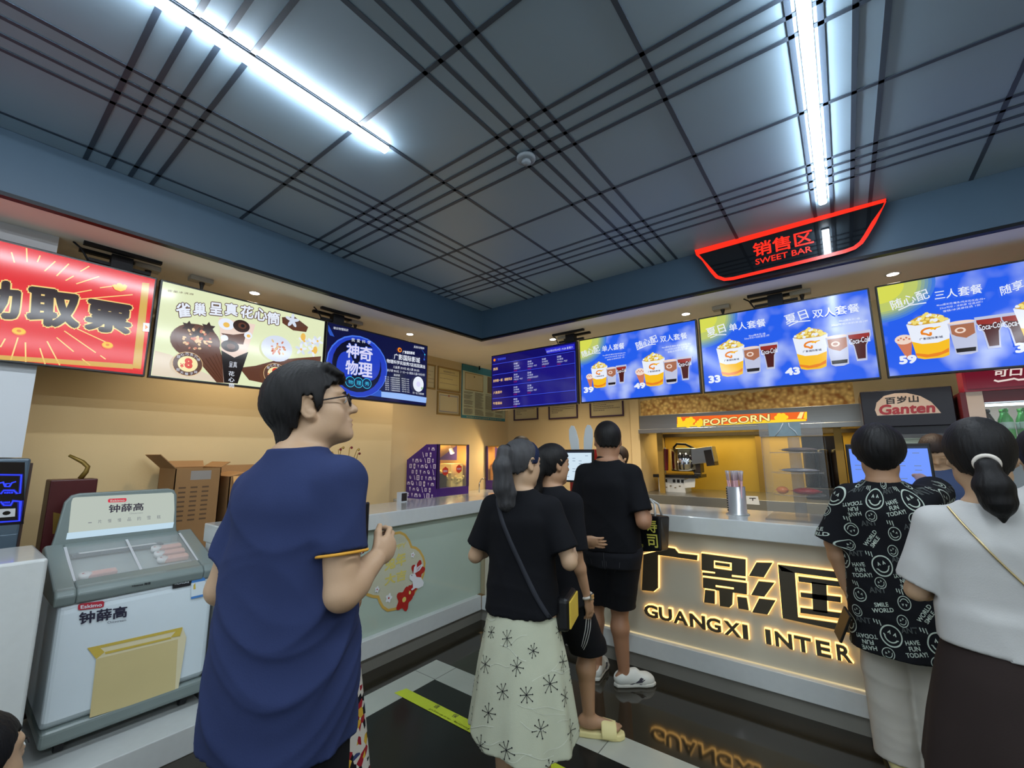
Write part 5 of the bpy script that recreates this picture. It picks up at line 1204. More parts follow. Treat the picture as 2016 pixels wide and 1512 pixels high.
# till monitors
m_scr = E('till_screen_white', (206, 226, 240), 1.0, sample=True); m_scrb = E('till_screen_blue', (110, 150, 255), 1.0, sample=True); m_stx = E('till_text', (120, 140, 170), 0.8); m_shd = E('till_bar', (40, 50, 70), 0.8)
def monitor(loc, rz, w_, h, scr, label, tilt=0.1):
    t = thing('till_monitor', label, 'monitor', loc, rz)
    mb = MB(); mb.box((-0.1, -0.06, 0), (0.1, 0.1, 0.012), m_blk); mb.build('foot', t, bevel=0.005)
    mb = MB(); mb.box((-0.025, 0.03, 0.012), (0.025, 0.055, 0.26), m_blk); mb.build('stand', t)
    zc = 0.185 + h / 2; R = np.array(Matrix.Rotation(-tilt, 3, 'X'))
    mb = MB(); mb.obox((0, 0, zc), (w_ + 0.03, 0.03, h + 0.035), m_blk, R); mb.build('shell', t, bevel=0.005)
    pc = Pic(lambda p, q: (p, q), lambda u, v, d: tuple(np.array([0, 0, zc]) + R @ np.array([u, -0.0155 - d, v])))
    pc.poly([(-w_/2, -h/2), (w_/2, -h/2), (w_/2, h/2), (-w_/2, h/2)], scr, px=False)
    pc.poly([(-w_/2, h/2 - 0.012), (w_/2, h/2 - 0.012), (w_/2, h/2), (-w_/2, h/2)], m_shd, px=False)
    pc.L += 1
    for r in range(9):
        for c in range(5):
            if (r * 3 + c * 5) % 4 < 2: u, v = -w_/2 + 0.02 + c * w_/5.3, h/2 - 0.04 - r * h/11; pc.poly([(u, v), (u + 0.03, v), (u + 0.03, v + 0.004), (u, v + 0.004)], m_stx, px=False, up=False)
    pc.build('display', t)
    return t
monitor((-1.96, 3.50, CT + 0.0), 0.0, 0.34, 0.255, m_scr, 'till monitor with white screen left of the person in black polo', 0.05)
monitor((0.19, 3.45, CT), 0.05, 0.36, 0.27, m_scrb, 'till monitor with blue screen before the person in the smiley shirt', 0.05)
mb = MB(); mb.box((-0.05, -0.06, 0), (0.05, 0.06, 0.09), m_blk); mb.box((-0.03, -0.061, 0.03), (0.03, -0.0605, 0.05), m_white)
tag(mb.build('receipt_printer', None, loc=(-1.62, 3.30, CT), bevel=0.008), 'small black receipt printer below the white till screen', 'printer')
# rabbit ears standee
m_ear = M('ear_white', (206, 216, 220), rough=0.5, var=0.03)
t = thing('rabbit_ear_board', 'red card board with two white rabbit ears behind the white till screen', 'display board', (-1.955, 3.68, CT))
mb = MB(); mb.box((-0.17, 0, 0), (0.17, 0.012, 0.46), m_str); mb.build('board', t, bevel=0.002)
pc = Pic(lambda p, q: (p, q), lambda u, v, d: (u, -d - 0.0006, v)); pc.tfit('欢迎光临', (-0.06, 0.425), (0.10, 0.425), (-0.06, 0.45), m_stw, bold=0.02, px=False); pc.build('lettering', t)
for x0, lean in ((-0.10, -0.025), (0.03, 0.02)):
    pts = [(x0 - 0.042, 0.44), (x0 - 0.05 + lean * 0.6, 0.56), (x0 - 0.04 + lean, 0.65), (x0 - 0.015 + lean, 0.69), (x0 + 0.015 + lean, 0.685), (x0 + 0.038 + lean, 0.64), (x0 + 0.048 + lean * 0.5, 0.56), (x0 + 0.042, 0.44)]
    mb = MB(); mb.prism(pts, (0, -0.004, 0), (1, 0, 0), (0, 0, 1), (0, 0.008, 0), m_ear); mb.build('ear', t, bevel=0.002)

# ------------------------------------------------ water fridge and cola fridge
m_fr = M('fridge_black', (26, 24, 34), rough=0.25, var=0.05); m_frp2 = M('fridge_inside', (170, 180, 170), rough=0.4, var=0.04); m_oval = M('label_cream', (206, 184, 168), rough=0.4, var=0.03); m_gred = M('label_red', (160, 46, 54), rough=0.4, var=0.03)
GY = 4.55
GX = lambda px, py: on(px, py, 1, GY)
a, b, c_ = GX(1692, 772), GX(1874, 764), GX(1700, 842)
t = thing('water_fridge', 'black drinks fridge with cream half oval logo on its header', 'fridge', ((a[0] + b[0]) / 2, GY + 0.3, 0))
G0 = np.array(((a[0] + b[0]) / 2, GY + 0.3, 0)); hw = (b[0] - a[0]) / 2; zt, zb = a[2], c_[2]
mb = MB(); mb.box((-hw, -0.3, zb), (hw, 0.3, zt), m_fr); mb.build('header', t, bevel=0.006)
mb = MB(); mb.box((-hw, -0.27, 0), (-hw + 0.05, 0.3, zb), m_fr); mb.box((hw - 0.05, -0.27, 0), (hw, 0.3, zb), m_fr); mb.box((-hw + 0.05, 0.25, 0), (hw - 0.05, 0.3, zb), m_frp2); mb.box((-hw + 0.05, -0.27, 0), (hw - 0.05, 0.25, 0.3), m_fr); mb.box((-hw + 0.05, -0.27, zb - 0.09), (hw - 0.05, 0.25, zb), m_fr); mb.build('body', t)
for z in (0.55, 0.95, 1.3):
    mb = MB(); mb.box((-hw + 0.05, -0.2, z), (hw - 0.05, 0.25, z + 0.012), m_frp2); mb.build('shelf', t)
mb = MB(); mb.box((-hw + 0.03, -0.285, 0.3), (hw - 0.03, -0.275, zb - 0.06), m_acr); mb.build('glass_door', t)
area(t, (0, -0.1, zb - 0.1), (0, 0, 0), 0.6, 0.2, 5, (0.9, 1.0, 0.9))
XG = lambda x, y: (1600 + x / 3.779, 720 + y / 3.779)
pc = Pic(lambda px, py: (on(px, py, 1, GY)[0] - G0[0], on(px, py, 1, GY)[2]), lambda u, v, d: (u, -0.301 - d, v))
pc.poly([XG(*p) for p in ((480, 372), (463, 330), (475, 275), (530, 225), (610, 205), (700, 203), (800, 225), (880, 268), (930, 320), (955, 352))], m_oval)
tx(pc, XG, '百岁山', (540, 288), (790, 270), (536, 236), m_ink, bold=0.03); tx(pc, XG, 'Ganten', (492, 368), (912, 348), (492, 292), m_gred, bold=0.035)
pc.build('logo', t)
m_cr = M('cola_red_panel', (150, 34, 58), rough=0.3, var=0.05); m_crd = M('cola_red_dark', (96, 26, 34), rough=0.35, var=0.05); m_cint = M('cola_inside', (190, 200, 206), rough=0.4, var=0.03); m_lit = E('fridge_light', (220, 240, 255), 6.0, sample=True)
m_crl = E('cola_header_lit', (170, 38, 66), 0.35, sample=False); m_crt = E('cola_letters_lit', (244, 226, 220), 0.85)
CYF = 4.45
a, b, c_ = on(1894, 742, 1, CYF), on(2016, 735, 1, CYF), on(1900, 772, 1, CYF)
x0, x1 = a[0], a[0] + 1.25; zt = 2.33; zb = c_[2]
t = thing('cola_fridge', 'red cola fridge with white lettering and green bottles at the right edge', 'fridge', ((x0 + x1) / 2, CYF + 0.35, 0)); hw = (x1 - x0) / 2; G1 = np.array(((x0 + x1) / 2, CYF + 0.35, 0))
pL, pR = on(1906, 800, 1, CYF)[0] - G1[0], on(1939, 800, 1, CYF)[0] - G1[0]
mb = MB(); mb.box((-hw, -0.35, zb), (hw, -0.16, zt), m_cr); mb.box((-hw + 0.015, -0.352, zb + 0.02), (hw - 0.015, -0.35, zt - 0.02), m_crl); mb.build('header', t, bevel=0.006)
mb = MB(); mb.box((pL - 0.03, -0.34, 0), (pL, 0.3, zb), m_crd); mb.box((pL, -0.345, 0), (pR, -0.29, zb), m_oval); mb.box((hw - 0.06, -0.3, 0), (hw, 0.3, zb), m_crd); mb.box((pL, 0.26, 0), (hw - 0.06, 0.3, zb), m_cint); mb.box((pR, -0.3, 0), (hw - 0.06, 0.26, 0.3), m_crd); mb.box((pR, -0.34, zb - 0.08), (hw - 0.06, -0.25, zb), m_crd); mb.build('body', t)
shz = on(1960, 870, 1, CYF + 0.1)[2]
for k in range(4):
    mb = MB(); mb.box((pR, -0.27, shz - 0.36 * k - 0.012), (hw - 0.06, 0.25, shz - 0.36 * k), m_cint); mb.build('shelf', t)
mb = MB(); mb.box((-hw + 0.12, -0.22, zb - 0.1), (hw - 0.08, -0.18, zb - 0.085), m_lit); mb.build('light_tube', t)
mb = MB(); mb.box((pR, -0.312, 0.3), (hw - 0.06, -0.306, zb - 0.06), m_acr); mb.build('glass_door', t)
pc = Pic(lambda px, py: (on(px, py, 1, CYF - 0.003)[0] - G1[0], on(px, py, 1, CYF - 0.003)[2]), lambda u, v, d: (u, -0.354 - d, v))
XR = lambda x, y: (1830 + x / 6.301, 720 + y / 6.301)
tx(pc, XR, '可口可乐', (790, 140), (1560, 105), (800, 40), m_crt, bold=0.03)
pc.line([XR(*p) for p in ((800, 180), (850, 195), (950, 180), (1050, 160), (1100, 175), (1200, 165), (1320, 180))], 0.012, m_crt)
pc.build('lettering', t)
m_grn = M('bottle_green', (60, 170, 70), rough=0.08, var=0.05, alpha=0.85, spec=0.8); m_gcap = M('cap_green', (70, 160, 70), rough=0.4, var=0.03); m_glb = M('bottle_label', (176, 206, 190), rough=0.4, var=0.04); m_colb = M('bottle_cola', (40, 18, 16), rough=0.08, var=0.05); m_cap = M('cap_grey', (70, 74, 80), rough=0.4, var=0.03); m_crlab = M('bottle_label_red', (196, 40, 44), rough=0.4, var=0.04)
def bottle(loc, body, cap, lab, label, group):
    t = thing('drink_bottle', label, 'bottle', loc, group=group)
    mb = MB(); mb.lathe([(0, 0), (0.028, 0.0), (0.033, 0.01), (0.033, 0.085), (0.030, 0.105), (0.032, 0.13), (0.028, 0.16), (0.014, 0.195), (0.012, 0.215), (0, 0.215)], (0, 0, 0), body, n=16); mb.build('bottle_body', t)
    mb = MB(); mb.lathe([(0, 0.235), (0.0145, 0.235), (0.0145, 0.214), (0, 0.214)], (0, 0, 0), cap, n=14); mb.build('cap', t)
    mb = MB(); mb.lathe([(0.0338, 0.09), (0.0315, 0.108), (0.0332, 0.13), (0.0322, 0.138)], (0, 0, 0), lab, n=16); mb.build('label', t)
    return t
bx = on(1951, 850, 1, CYF + 0.13)[0]
bottle((bx, CYF + 0.13, shz), m_colb, m_cap, m_crlab, 'dark cola bottle with red label at the left of the fridge shelf', 'bottles in the cola fridge')
gb = bottle((bx + 0.088, CYF + 0.13, shz), m_grn, m_gcap, m_glb, 'green soda bottle on the upper shelf of the red fridge', 'green bottles in the cola fridge')
for i in range(1, 9):
    for j in range(2):
        dup(gb, (bx + 0.088 * (1 + i) - 0.088 * (1 if j else 0), CYF + 0.13 + 0.09 * j, shz))
# ================================================================== PEOPLE: implicit surfaces
def smin(a, b, k):
    if k <= 0: return np.minimum(a, b)
    h = np.maximum(k - np.abs(a - b), 0.0) / k
    return np.minimum(a, b) - h * h * k * 0.25
class SD:
    def __init__(s, lo, hi, h):
        s.lo = np.array(lo, float); s.h = h
        n = np.ceil((np.array(hi) - s.lo) / h).astype(int) + 1; s.n = n
        s.ax = [(s.lo[i] + h * np.arange(n[i])).astype(np.float32) for i in range(3)]
        s.V = np.full(tuple(n), 0.25, np.float32)
    def win(s, lo, hi):
        a = np.clip(np.floor((np.array(lo) - s.lo) / s.h).astype(int), 0, s.n); b = np.clip(np.ceil((np.array(hi) - s.lo) / s.h).astype(int) + 1, 0, s.n)
        sl = tuple(slice(a[i], b[i]) for i in range(3))
        return sl, s.ax[0][sl[0]][:, None, None], s.ax[1][sl[1]][None, :, None], s.ax[2][sl[2]][None, None, :]
    def put(s, f, lo, hi, k=0.02, sub=False, pad=0.06):
        sl, X, Y, Z = s.win(np.array(lo) - pad, np.array(hi) + pad)
        if 0 in s.V[sl].shape: return
        d = np.asarray(f(X, Y, Z), np.float32)
        s.V[sl] = -smin(-s.V[sl], d, k) if sub else smin(s.V[sl], d, k)
    def cone(s, a, b, ra, rb, k=0.02, sub=False, flat=None, cut=None):
        a = np.array(a, float); b = np.array(b, float); ba = b - a; L2 = ba.dot(ba) + 1e-12; r = max(ra, rb)
        def f(X, Y, Z):
            px, py, pz = X - a[0], Y - a[1], Z - a[2]
            t = np.clip((px * ba[0] + py * ba[1] + pz * ba[2]) / L2, 0, 1)
            dx, dy, dz = px - t * ba[0], py - t * ba[1], pz - t * ba[2]
            if flat is not None:    # squash across a direction
                n, q = flat; c = dx * n[0] + dy * n[1] + dz * n[2]; e = (q - 1.0) * c
                dx, dy, dz = dx + e * n[0], dy + e * n[1], dz + e * n[2]
            d = np.sqrt(dx * dx + dy * dy + dz * dz) - (ra + t * (rb - ra))
            if cut is not None:     # clean hem: nothing beyond the plane
                q, n = cut; d = np.maximum(d, (X - q[0]) * n[0] + (Y - q[1]) * n[1] + (Z - q[2]) * n[2])
            return d
        s.put(f, np.minimum(a, b) - r, np.maximum(a, b) + r, k, sub)
    def chain(s, pts, rs, k=0.015, **kw):
        for i in range(len(pts) - 1): s.cone(pts[i], pts[i+1], rs[i], rs[i+1], k, **kw)
    def ell(s, c, r, R=None, k=0.02, sub=False):
        c = np.array(c, float); r = np.array(r, float); R = np.eye(3) if R is None else np.array(R)
        def f(X, Y, Z):
            px, py, pz = X - c[0], Y - c[1], Z - c[2]
            q = [(px * R[0, i] + py * R[1, i] + pz * R[2, i]) / r[i] for i in range(3)]
            k0 = np.sqrt(q[0]**2 + q[1]**2 + q[2]**2) + 1e-6
            k1 = np.sqrt((q[0]/r[0])**2 + (q[1]/r[1])**2 + (q[2]/r[2])**2) + 1e-6
            return k0 * (k0 - 1.0) / k1
        m = max(r); s.put(f, c - m, c + m, k, sub, pad=0.04)
    def loft(s, prof, k=0.02, ex=2.4, ripple=None, hem=None, sub=False):
        """prof rows: z, cx, cy, half width, half depth"""
        P = np.array(prof, float); P = P[np.argsort(P[:, 0])]
        zz = P[:, 0]; fine = np.linspace(zz[0], zz[-1], 90)
        cols = []
        for j in range(1, 5):
            v = np.interp(fine, zz, P[:, j]); ker = np.ones(7) / 7.0
            v = np.convolve(np.pad(v, 3, mode='edge'), ker, mode='valid'); cols.append(v)
        ma = cols[2].max() + 0.03; mb_ = cols[3].max() + 0.03
        lo = (cols[0].min() - ma, cols[1].min() - mb_, zz[0]); hi = (cols[0].max() + ma, cols[1].max() + mb_, zz[-1])
        def f(X, Y, Z):
            cx, cy, a, b = [np.interp(Z, fine, c) for c in cols]
            u = (X - cx) / a; v = (Y - cy) / b
            if ripple is not None:
                th = np.arctan2(v, u); g = ripple(th, Z)
                rho = (np.abs(u) ** ex + np.abs(v) ** ex + 1e-9) ** (1.0 / ex) / g
            else: rho = (np.abs(u) ** ex + np.abs(v) ** ex + 1e-9) ** (1.0 / ex)
            d = (rho - 1.0) * np.minimum(a, b)
            bot = zz[0] - Z if hem is None else hem(np.arctan2(v, u)) - Z
            return np.maximum(d, np.maximum(bot, Z - zz[-1]))
        s.put(f, lo, hi, k, sub)
    def folds(s, amp, seed=0, sc=1.0, vert=0.0, zlim=None):
        r = np.random.RandomState(seed); X = s.ax[0][:, None, None]; Y = s.ax[1][None, :, None]; Z = s.ax[2][None, None, :]
        acc = 0.0; zm = 0.5 * (s.ax[2][0] + s.ax[2][-1])
        for i in range(5):
            d = r.normal(size=3); d[2] = r.uniform(-0.45, 0.45) if i < 3 else np.sign(r.normal()) * 2.2; d /= np.linalg.norm(d); w = (15, 22, 31, 30, 44)[i] * sc
            e = r.normal(size=3); e /= np.linalg.norm(e); e2 = r.normal(size=3); e2 /= np.linalg.norm(e2)
            warp = 1.6 * np.sin(6 * sc * (e[0] * X + e[1] * Y + e[2] * Z) + r.uniform(0, 6))
            mask = np.clip(0.35 + 0.9 * np.sin(7 * (e2[0] * X + e2[1] * Y + e2[2] * Z) + r.uniform(0, 6)), 0, 1)
            if i >= 3: mask = mask * np.clip((zm - Z) / 0.15 + 0.3, 0, 1)
            q = np.sin(w * (d[0] * X + d[1] * Y + d[2] * Z) + warp + r.uniform(0, 6))
            acc = acc + (1.0 - np.abs(q)) ** 1.6 * mask * (1.0, 0.8, 0.5, 0.7, 0.45)[i]
        acc = acc + 0.2
        g = amp * (0.8 - acc)
        if zlim is not None:
            g = g * np.clip((zlim[1] - Z) / (zlim[1] - zlim[0]), 0.15, 1)
        s.V = (s.V + g).astype(np.float32)
    def mesh(s):
        V = s.V; n = np.array(V.shape); I = V < 0
        c = np.zeros(tuple(n - 1), np.int8)
        for dx in (0, 1):
            for dy in (0, 1):
                for dz in (0, 1): c += I[dx:n[0]-1+dx, dy:n[1]-1+dy, dz:n[2]-1+dz]
        act = np.argwhere((c > 0) & (c < 8)); m = len(act)
        idx = np.full(tuple(n - 1), -1, np.int32); idx[tuple(act.T)] = np.arange(m)
        acc = np.zeros((m, 3)); cnt = np.zeros(m)
        cor = np.array([(0,0,0),(1,0,0),(0,1,0),(1,1,0),(0,0,1),(1,0,1),(0,1,1),(1,1,1)])
        vals = [V[tuple((act + q).T)] for q in cor]
        for a, b in ((0,1),(2,3),(4,5),(6,7),(0,2),(1,3),(4,6),(5,7),(0,4),(1,5),(2,6),(3,7)):
            va, vb = vals[a], vals[b]; x = (va < 0) != (vb < 0)
            t = va[x] / (va[x] - vb[x]); acc[x] += cor[a] + t[:, None] * (cor[b] - cor[a]); cnt[x] += 1
        P = s.lo + (act + acc / cnt[:, None]) * s.h
        F = []
        for ax in range(3):
            sl0 = [slice(1, -1)] * 3; sl1 = [slice(1, -1)] * 3
            sl0[ax] = slice(0, -1); sl1[ax] = slice(1, None)
            A, B = I[tuple(sl0)], I[tuple(sl1)]
            off = np.array([1, 1, 1]); off[ax] = 0
            for flip in (0, 1):
                e = np.argwhere((A & ~B) if not flip else (~A & B)) + off
                if not len(e): continue
                u = np.zeros(3, int); w_ = np.zeros(3, int); u[(ax + 1) % 3] = 1; w_[(ax + 2) % 3] = 1
                q = [idx[tuple((e - u - w_).T)], idx[tuple((e - w_).T)], idx[tuple(e.T)], idx[tuple((e - u).T)]]
                if flip: q = q[::-1]
                F.append(np.stack(q, 1))
        F = np.concatenate(F); F = F[(F >= 0).all(1)]
        return P, F
def sd_object(name, sd, mat, parent, extra=None, keep=None):
    P, F = sd.mesh()
    if keep is not None:
        cen = P[F].mean(1); F = F[keep(cen)]
    me = bpy.data.meshes.new(name)
    k = len(P)
    if extra is None:
        me.from_pydata(P.tolist(), [], F.tolist()); me.materials.append(mat)
    else:
        ev, ef, emi, emats = extra(P, F)
        me.from_pydata(P.tolist() + ev, [], F.tolist() + [tuple(k + j for j in q) for q in ef])
        me.materials.append(mat)
        for x in emats: me.materials.append(x)
        me.polygons.foreach_set('material_index', [0] * len(F) + [1 + i for i in emi])
    me.polygons.foreach_set('use_smooth', [True] * len(me.polygons))
    me.update()
    o = bpy.data.objects.new(name, me); COL.objects.link(o); o.parent = parent
    return o
def unit(v): v = np.array(v, float); return v / (np.linalg.norm(v) + 1e-12)
def rot(yaw=0, pitch=0, roll=0):
    """head axes: yaw left +, pitch up +, roll"""
    cy, sy = math.cos(yaw), math.sin(yaw); cp, sp_ = math.cos(pitch), math.sin(pitch); cr, sr = math.cos(roll), math.sin(roll)
    Rz = np.array([[cy, -sy, 0], [sy, cy, 0], [0, 0, 1]]); Rx = np.array([[1, 0, 0], [0, cp, -sp_], [0, sp_, cp]]); Ry = np.array([[cr, 0, sr], [0, 1, 0], [-sr, 0, cr]])
    return Rz @ Rx @ Ry

# ---- materials of people
def skin_mat(name, rgb):
    m = M(name, rgb, rough=0.48, var=0.07, scale=14, bump=0.05, bscale=180)
    b = nodes_of(m)[2]; b.inputs['Subsurface Weight'].default_value = 0.0
    return m
sk_light = skin_mat('skin_light', (180, 148, 118)); sk_mid = skin_mat('skin_mid', (168, 130, 100)); sk_tan = skin_mat('skin_tan', (156, 114, 86))
m_lip = M('lips', (168, 100, 92), rough=0.45, var=0.05); m_eyew = M('eye_white', (222, 222, 220), rough=0.15, var=0.02); m_iris = M('iris_dark', (26, 18, 14), rough=0.1, var=0.02)
def hair_mat(name, rgb, st=(1, 1, 0.12), bscale=150):
    return M(name, rgb, rough=0.58, var=0.5, scale=60, bump=0.6, bscale=bscale, stretch=st, spec=0.32)
h_black = hair_mat('hair_black', (16, 15, 16)); h_grey = hair_mat('hair_ash_grey', (58, 58, 60)); h_brown = hair_mat('hair_brown', (38, 26, 22))
def cloth(name, rgb, **k):
    a = dict(rough=0.9, var=0.10, scale=9, bump=0.12, bscale=220, spec=0.2); a.update(k); return M(name, rgb, **a)

# ---- body
class Pose: pass
def pose(H=1.70, wide=1.0, lean=0.0, head=(0, 0, 0), armR=None, armL=None, legR=None, legL=None, handR=(0.3, None), handL=(0.3, None), sx=0.0):
    """joints in the person's own frame: +y ahead, +x the right-hand side, z up, feet at 0.  arm: (elbow, wrist) offsets from the shoulder"""
    p = Pose(); s = H / 1.70; p.s = s; p.w = wide; p.H = H; p.hs = 1.0
    def at(z, x=0.0, y=0.0): return np.array([x * wide * s + sx * z, y * s + lean * max(0, z - 0.9), z * s])
    p.at = at
    p.hip = at(0.92); p.chest = at(1.28); p.neck = at(1.43, 0, -0.012); p.headc = at(1.585, 0, 0.012)
    p.shR = at(1.368, 0.152, -0.01); p.shL = at(1.368, -0.152, -0.01)
    p.hR = rot(*head)
    def arm(sh, d, sgn):
        el = sh + np.array(d[0]) * s; wr = sh + np.array(d[1]) * s; return el, wr
    p.elR, p.wrR = arm(p.shR, armR or ((0.05, -0.02, -0.29), (0.04, 0.05, -0.53)), 1)
    p.elL, p.wrL = arm(p.shL, armL or ((-0.05, -0.02, -0.29), (-0.04, 0.05, -0.53)), -1)
    p.handR, p.handL = handR, handL
    def leg(sgn, d):
        hp = at(0.90, 0.085 * sgn); kn = at(0.475, 0.09 * sgn, 0.02); an = at(0.075, 0.09 * sgn, -0.02); fd = np.array([0.12 * sgn, 1.0, 0])
        if d:
            if len(d) > 0 and d[0] is not None: kn = np.array(d[0]) * 1.0
            if len(d) > 1 and d[1] is not None: an = np.array(d[1]) * 1.0
            if len(d) > 2 and d[2] is not None: fd = np.array(d[2])
        return hp, kn, an, unit(fd)
    p.lR = leg(1, legR); p.lL = leg(-1, legL)
    return p
def add_hand(S, wr, el, sgn, spec, s, k=0.01):
    curl, n = spec; d = unit(wr - el) if len(spec) < 3 else unit(spec[2]) if False else unit(wr - el)
    n = unit(n) if n is not None else unit(np.cross(d, np.array([0, 1.0, 0])) * sgn + np.array([1e-3, 0, 0]))   # palm side
    n = unit(n - d * n.dot(d)); side = np.cross(d, n) * sgn      # towards the thumb
    pc_ = wr + d * 0.045 * s
    S.ell(pc_, np.array([0.047, 0.038, 0.0165]) * s, np.stack([d, side, n], 1), k)
    S.cone(wr - d * 0.01, wr + d * 0.04 * s, 0.025 * s, 0.024 * s, k, flat=(n, 1.5))
    for i, (o, L) in enumerate(((0.027, 0.070), (0.009, 0.078), (-0.009, 0.072), (-0.027, 0.058))):
        b = wr + d * (0.082 - 0.006 * abs(i - 1)) * s + side * o * s
        pts = [b - d * 0.012 * s]; dd = d + side * (o * 2.2); c = curl * (0.85 + 0.12 * i)
        seg = (0.45, 0.31, 0.24)
        ang = 0.0; q = b; pts = [b - d * 0.01 * s]
        for j in range(3):
            ang += c * (0.9, 1.1, 0.7)[j]
            v = unit(dd) * math.cos(ang) + n * math.sin(ang); q = q + v * L * seg[j] * s; pts.append(q)
        r = 0.0088 * s; S.chain(pts, [r, r * 0.97, r * 0.9, r * 0.78], 0.004)
    t0 = wr + d * 0.022 * s + side * 0.026 * s; t1 = t0 + (d * 0.030 + side * 0.024 + n * 0.012) * s; t2 = t1 + (d * 0.028 + side * 0.006 + n * 0.014) * s
    S.chain([t0, t1, t2], [0.0125 * s, 0.0105 * s, 0.008 * s], 0.006)
def add_head(S, p, female=False, chin=1.0):
    c, R, s = p.headc, p.hR, p.s * p.hs
    q = lambda x, y, z: c + R @ (np.array([x, y, z]) * s)
    e = lambda o, r, k=0.02, sub=False, RR=None: S.ell(q(*o), np.array(r) * s, R if RR is None else R @ RR, k, sub)
    e((0, -0.012, 0.028), (0.076, 0.098, 0.088)); e((0, 0.030, -0.035), (0.064, 0.066, 0.078), 0.03); e((0, 0.052, -0.085), (0.040, 0.040, 0.030), 0.03); e((0, 0.080 * chin, -0.098), (0.022, 0.018, 0.016), 0.02)
    for sx in (-1, 1): e((0.043 * sx, 0.045, -0.03), (0.026, 0.034, 0.034), 0.02); e((0.05 * sx, 0.012, -0.07), (0.022, 0.045, 0.03), 0.025)
    e((0, 0.075, 0.032), (0.052, 0.018, 0.014), 0.02)
    for sx in (-1, 1): e((0.031 * sx, 0.101, 0.008), (0.020, 0.014, 0.012), 0.012, True)
    for sx in (-1, 1): e((0.031 * sx, 0.083, 0.008), (0.016, 0.012, 0.010), 0.006)
    S.cone(q(0, 0.088, 0.012), q(0, 0.112, -0.024), 0.0075 * s, 0.0125 * s, 0.014)
    for sx in (-1, 1): e((0.012 * sx, 0.098, -0.028), (0.009, 0.010, 0.008), 0.008)
    e((0, 0.092, -0.056), (0.025, 0.012, 0.0075), 0.008); e((0, 0.089, -0.069), (0.022, 0.012, 0.008), 0.008); e((0, 0.107, -0.0625), (0.028, 0.008, 0.0022), 0.004, True)
    for sx in (-1, 1):
        RR = rot(-0.35 * sx, 0.15, 0)
        e((0.078 * sx, -0.012, -0.006), (0.011, 0.021, 0.033), 0.010, False, RR); e((0.0925 * sx, -0.004, 0.000), (0.0095, 0.012, 0.021), 0.003, True, RR); e((0.086 * sx, 0.004, -0.008), (0.005, 0.006, 0.009), 0.003, True, RR); e((0.074 * sx, -0.004, -0.034), (0.008, 0.011, 0.011), 0.008)
    for sx in (-1, 1):
        hx = [q(sx * (0.085 + 0.003 * math.cos(a)), -0.010 + 0.019 * math.cos(a), -0.002 + 0.031 * math.sin(a)) for a in np.linspace(0.9, 5.0, 12)]
        S.chain(hx, [0.0052 * s] * 12, 0.003)
    nk = p.neck
    S.cone(q(0, -0.022, -0.06), nk + np.array([0, 0.0, -0.02]), (0.050 if female else 0.058) * s, (0.052 if female else 0.064) * s, 0.035)
def body(p, parent, mat, h=0.006, female=False, lowz=0.0, hands=True, feet=True):
    s = p.s; pts = [p.elR, p.wrR, p.elL, p.wrL, p.headc, p.lR[1], p.lL[1], p.lR[2], p.lL[2], p.shR, p.shL]
    lo = np.min(pts, 0) - 0.27; hi = np.max(pts, 0) + 0.27; lo[2] = lowz - 0.02; hi[2] = p.headc[2] + 0.16 * s
    S = SD(lo, hi, h); at = p.at
    row = lambda z, a, b, y=0.0: (at(z)[2], at(z, 0, y)[0], at(z, 0, y)[1], a * p.w * s, b * p.w * s)
    S.loft([row(0.80, .13, .10), row(0.90, .163, .118, -.01), row(1.0, .150, .105), row(1.10, .138, .095), row(1.22, .150, .106), row(1.31, .150, .102, -.01), row(1.38, .118, .078, -.012), row(1.45, .05, .055, -.012)], 0.02)
    for sh in (p.shR, p.shL): S.cone(p.neck + np.array([0, 0, -0.02]), sh, 0.050 * s, 0.050 * s, 0.04)
    for sh, el, wr, hd, sg in ((p.shR, p.elR, p.wrR, p.handR, 1), (p.shL, p.elL, p.wrL, p.handL, -1)):
        f = (0.86 if female else 1.0) * p.w
        mid = el + (wr - el) * 0.3
        S.chain([sh, el], [0.051 * s * f, 0.042 * s * f], 0.03); S.chain([el, mid, wr], [0.041 * s * f, 0.043 * s * f, 0.027 * s * f], 0.015)
        if hands: add_hand(S, wr, el, sg, hd, s)
    for hp, kn, an, fd in (p.lR, p.lL):
        f = p.w; calf = kn + (an - kn) * 0.30 + np.array([0, -0.022, 0]) * s
        S.chain([hp, kn], [0.085 * s * f, 0.056 * s * f], 0.04); S.chain([kn, calf, an], [0.053 * s * f, 0.056 * s * f, 0.035 * s], 0.025)
        if feet:
            S.cone(an + np.array([0, 0, -0.03]) - fd * 0.03, an + np.array([0, 0, -0.035]) + fd * 0.01, 0.034 * s, 0.034 * s, 0.02)
            S.cone(an + np.array([0, 0, -0.03]) * s, an + fd * 0.15 * s + np.array([0, 0, -0.050]) * s, 0.036 * s, 0.022 * s, 0.02)
            sd_ = np.array([-fd[1], fd[0], 0])
            for j in range(5):
                b = an + fd * (0.15 - 0.008 * abs(j - 1)) * s + sd_ * (0.028 - 0.014 * j) * s + np.array([0, 0, -0.056]) * s
                S.cone(b, b + fd * 0.035 * s, 0.0095 * s, 0.0085 * s, 0.004)
    add_head(S, p, female)
    S.V[:, :, :1] = 0.2
    return sd_object('body', S, mat, parent)
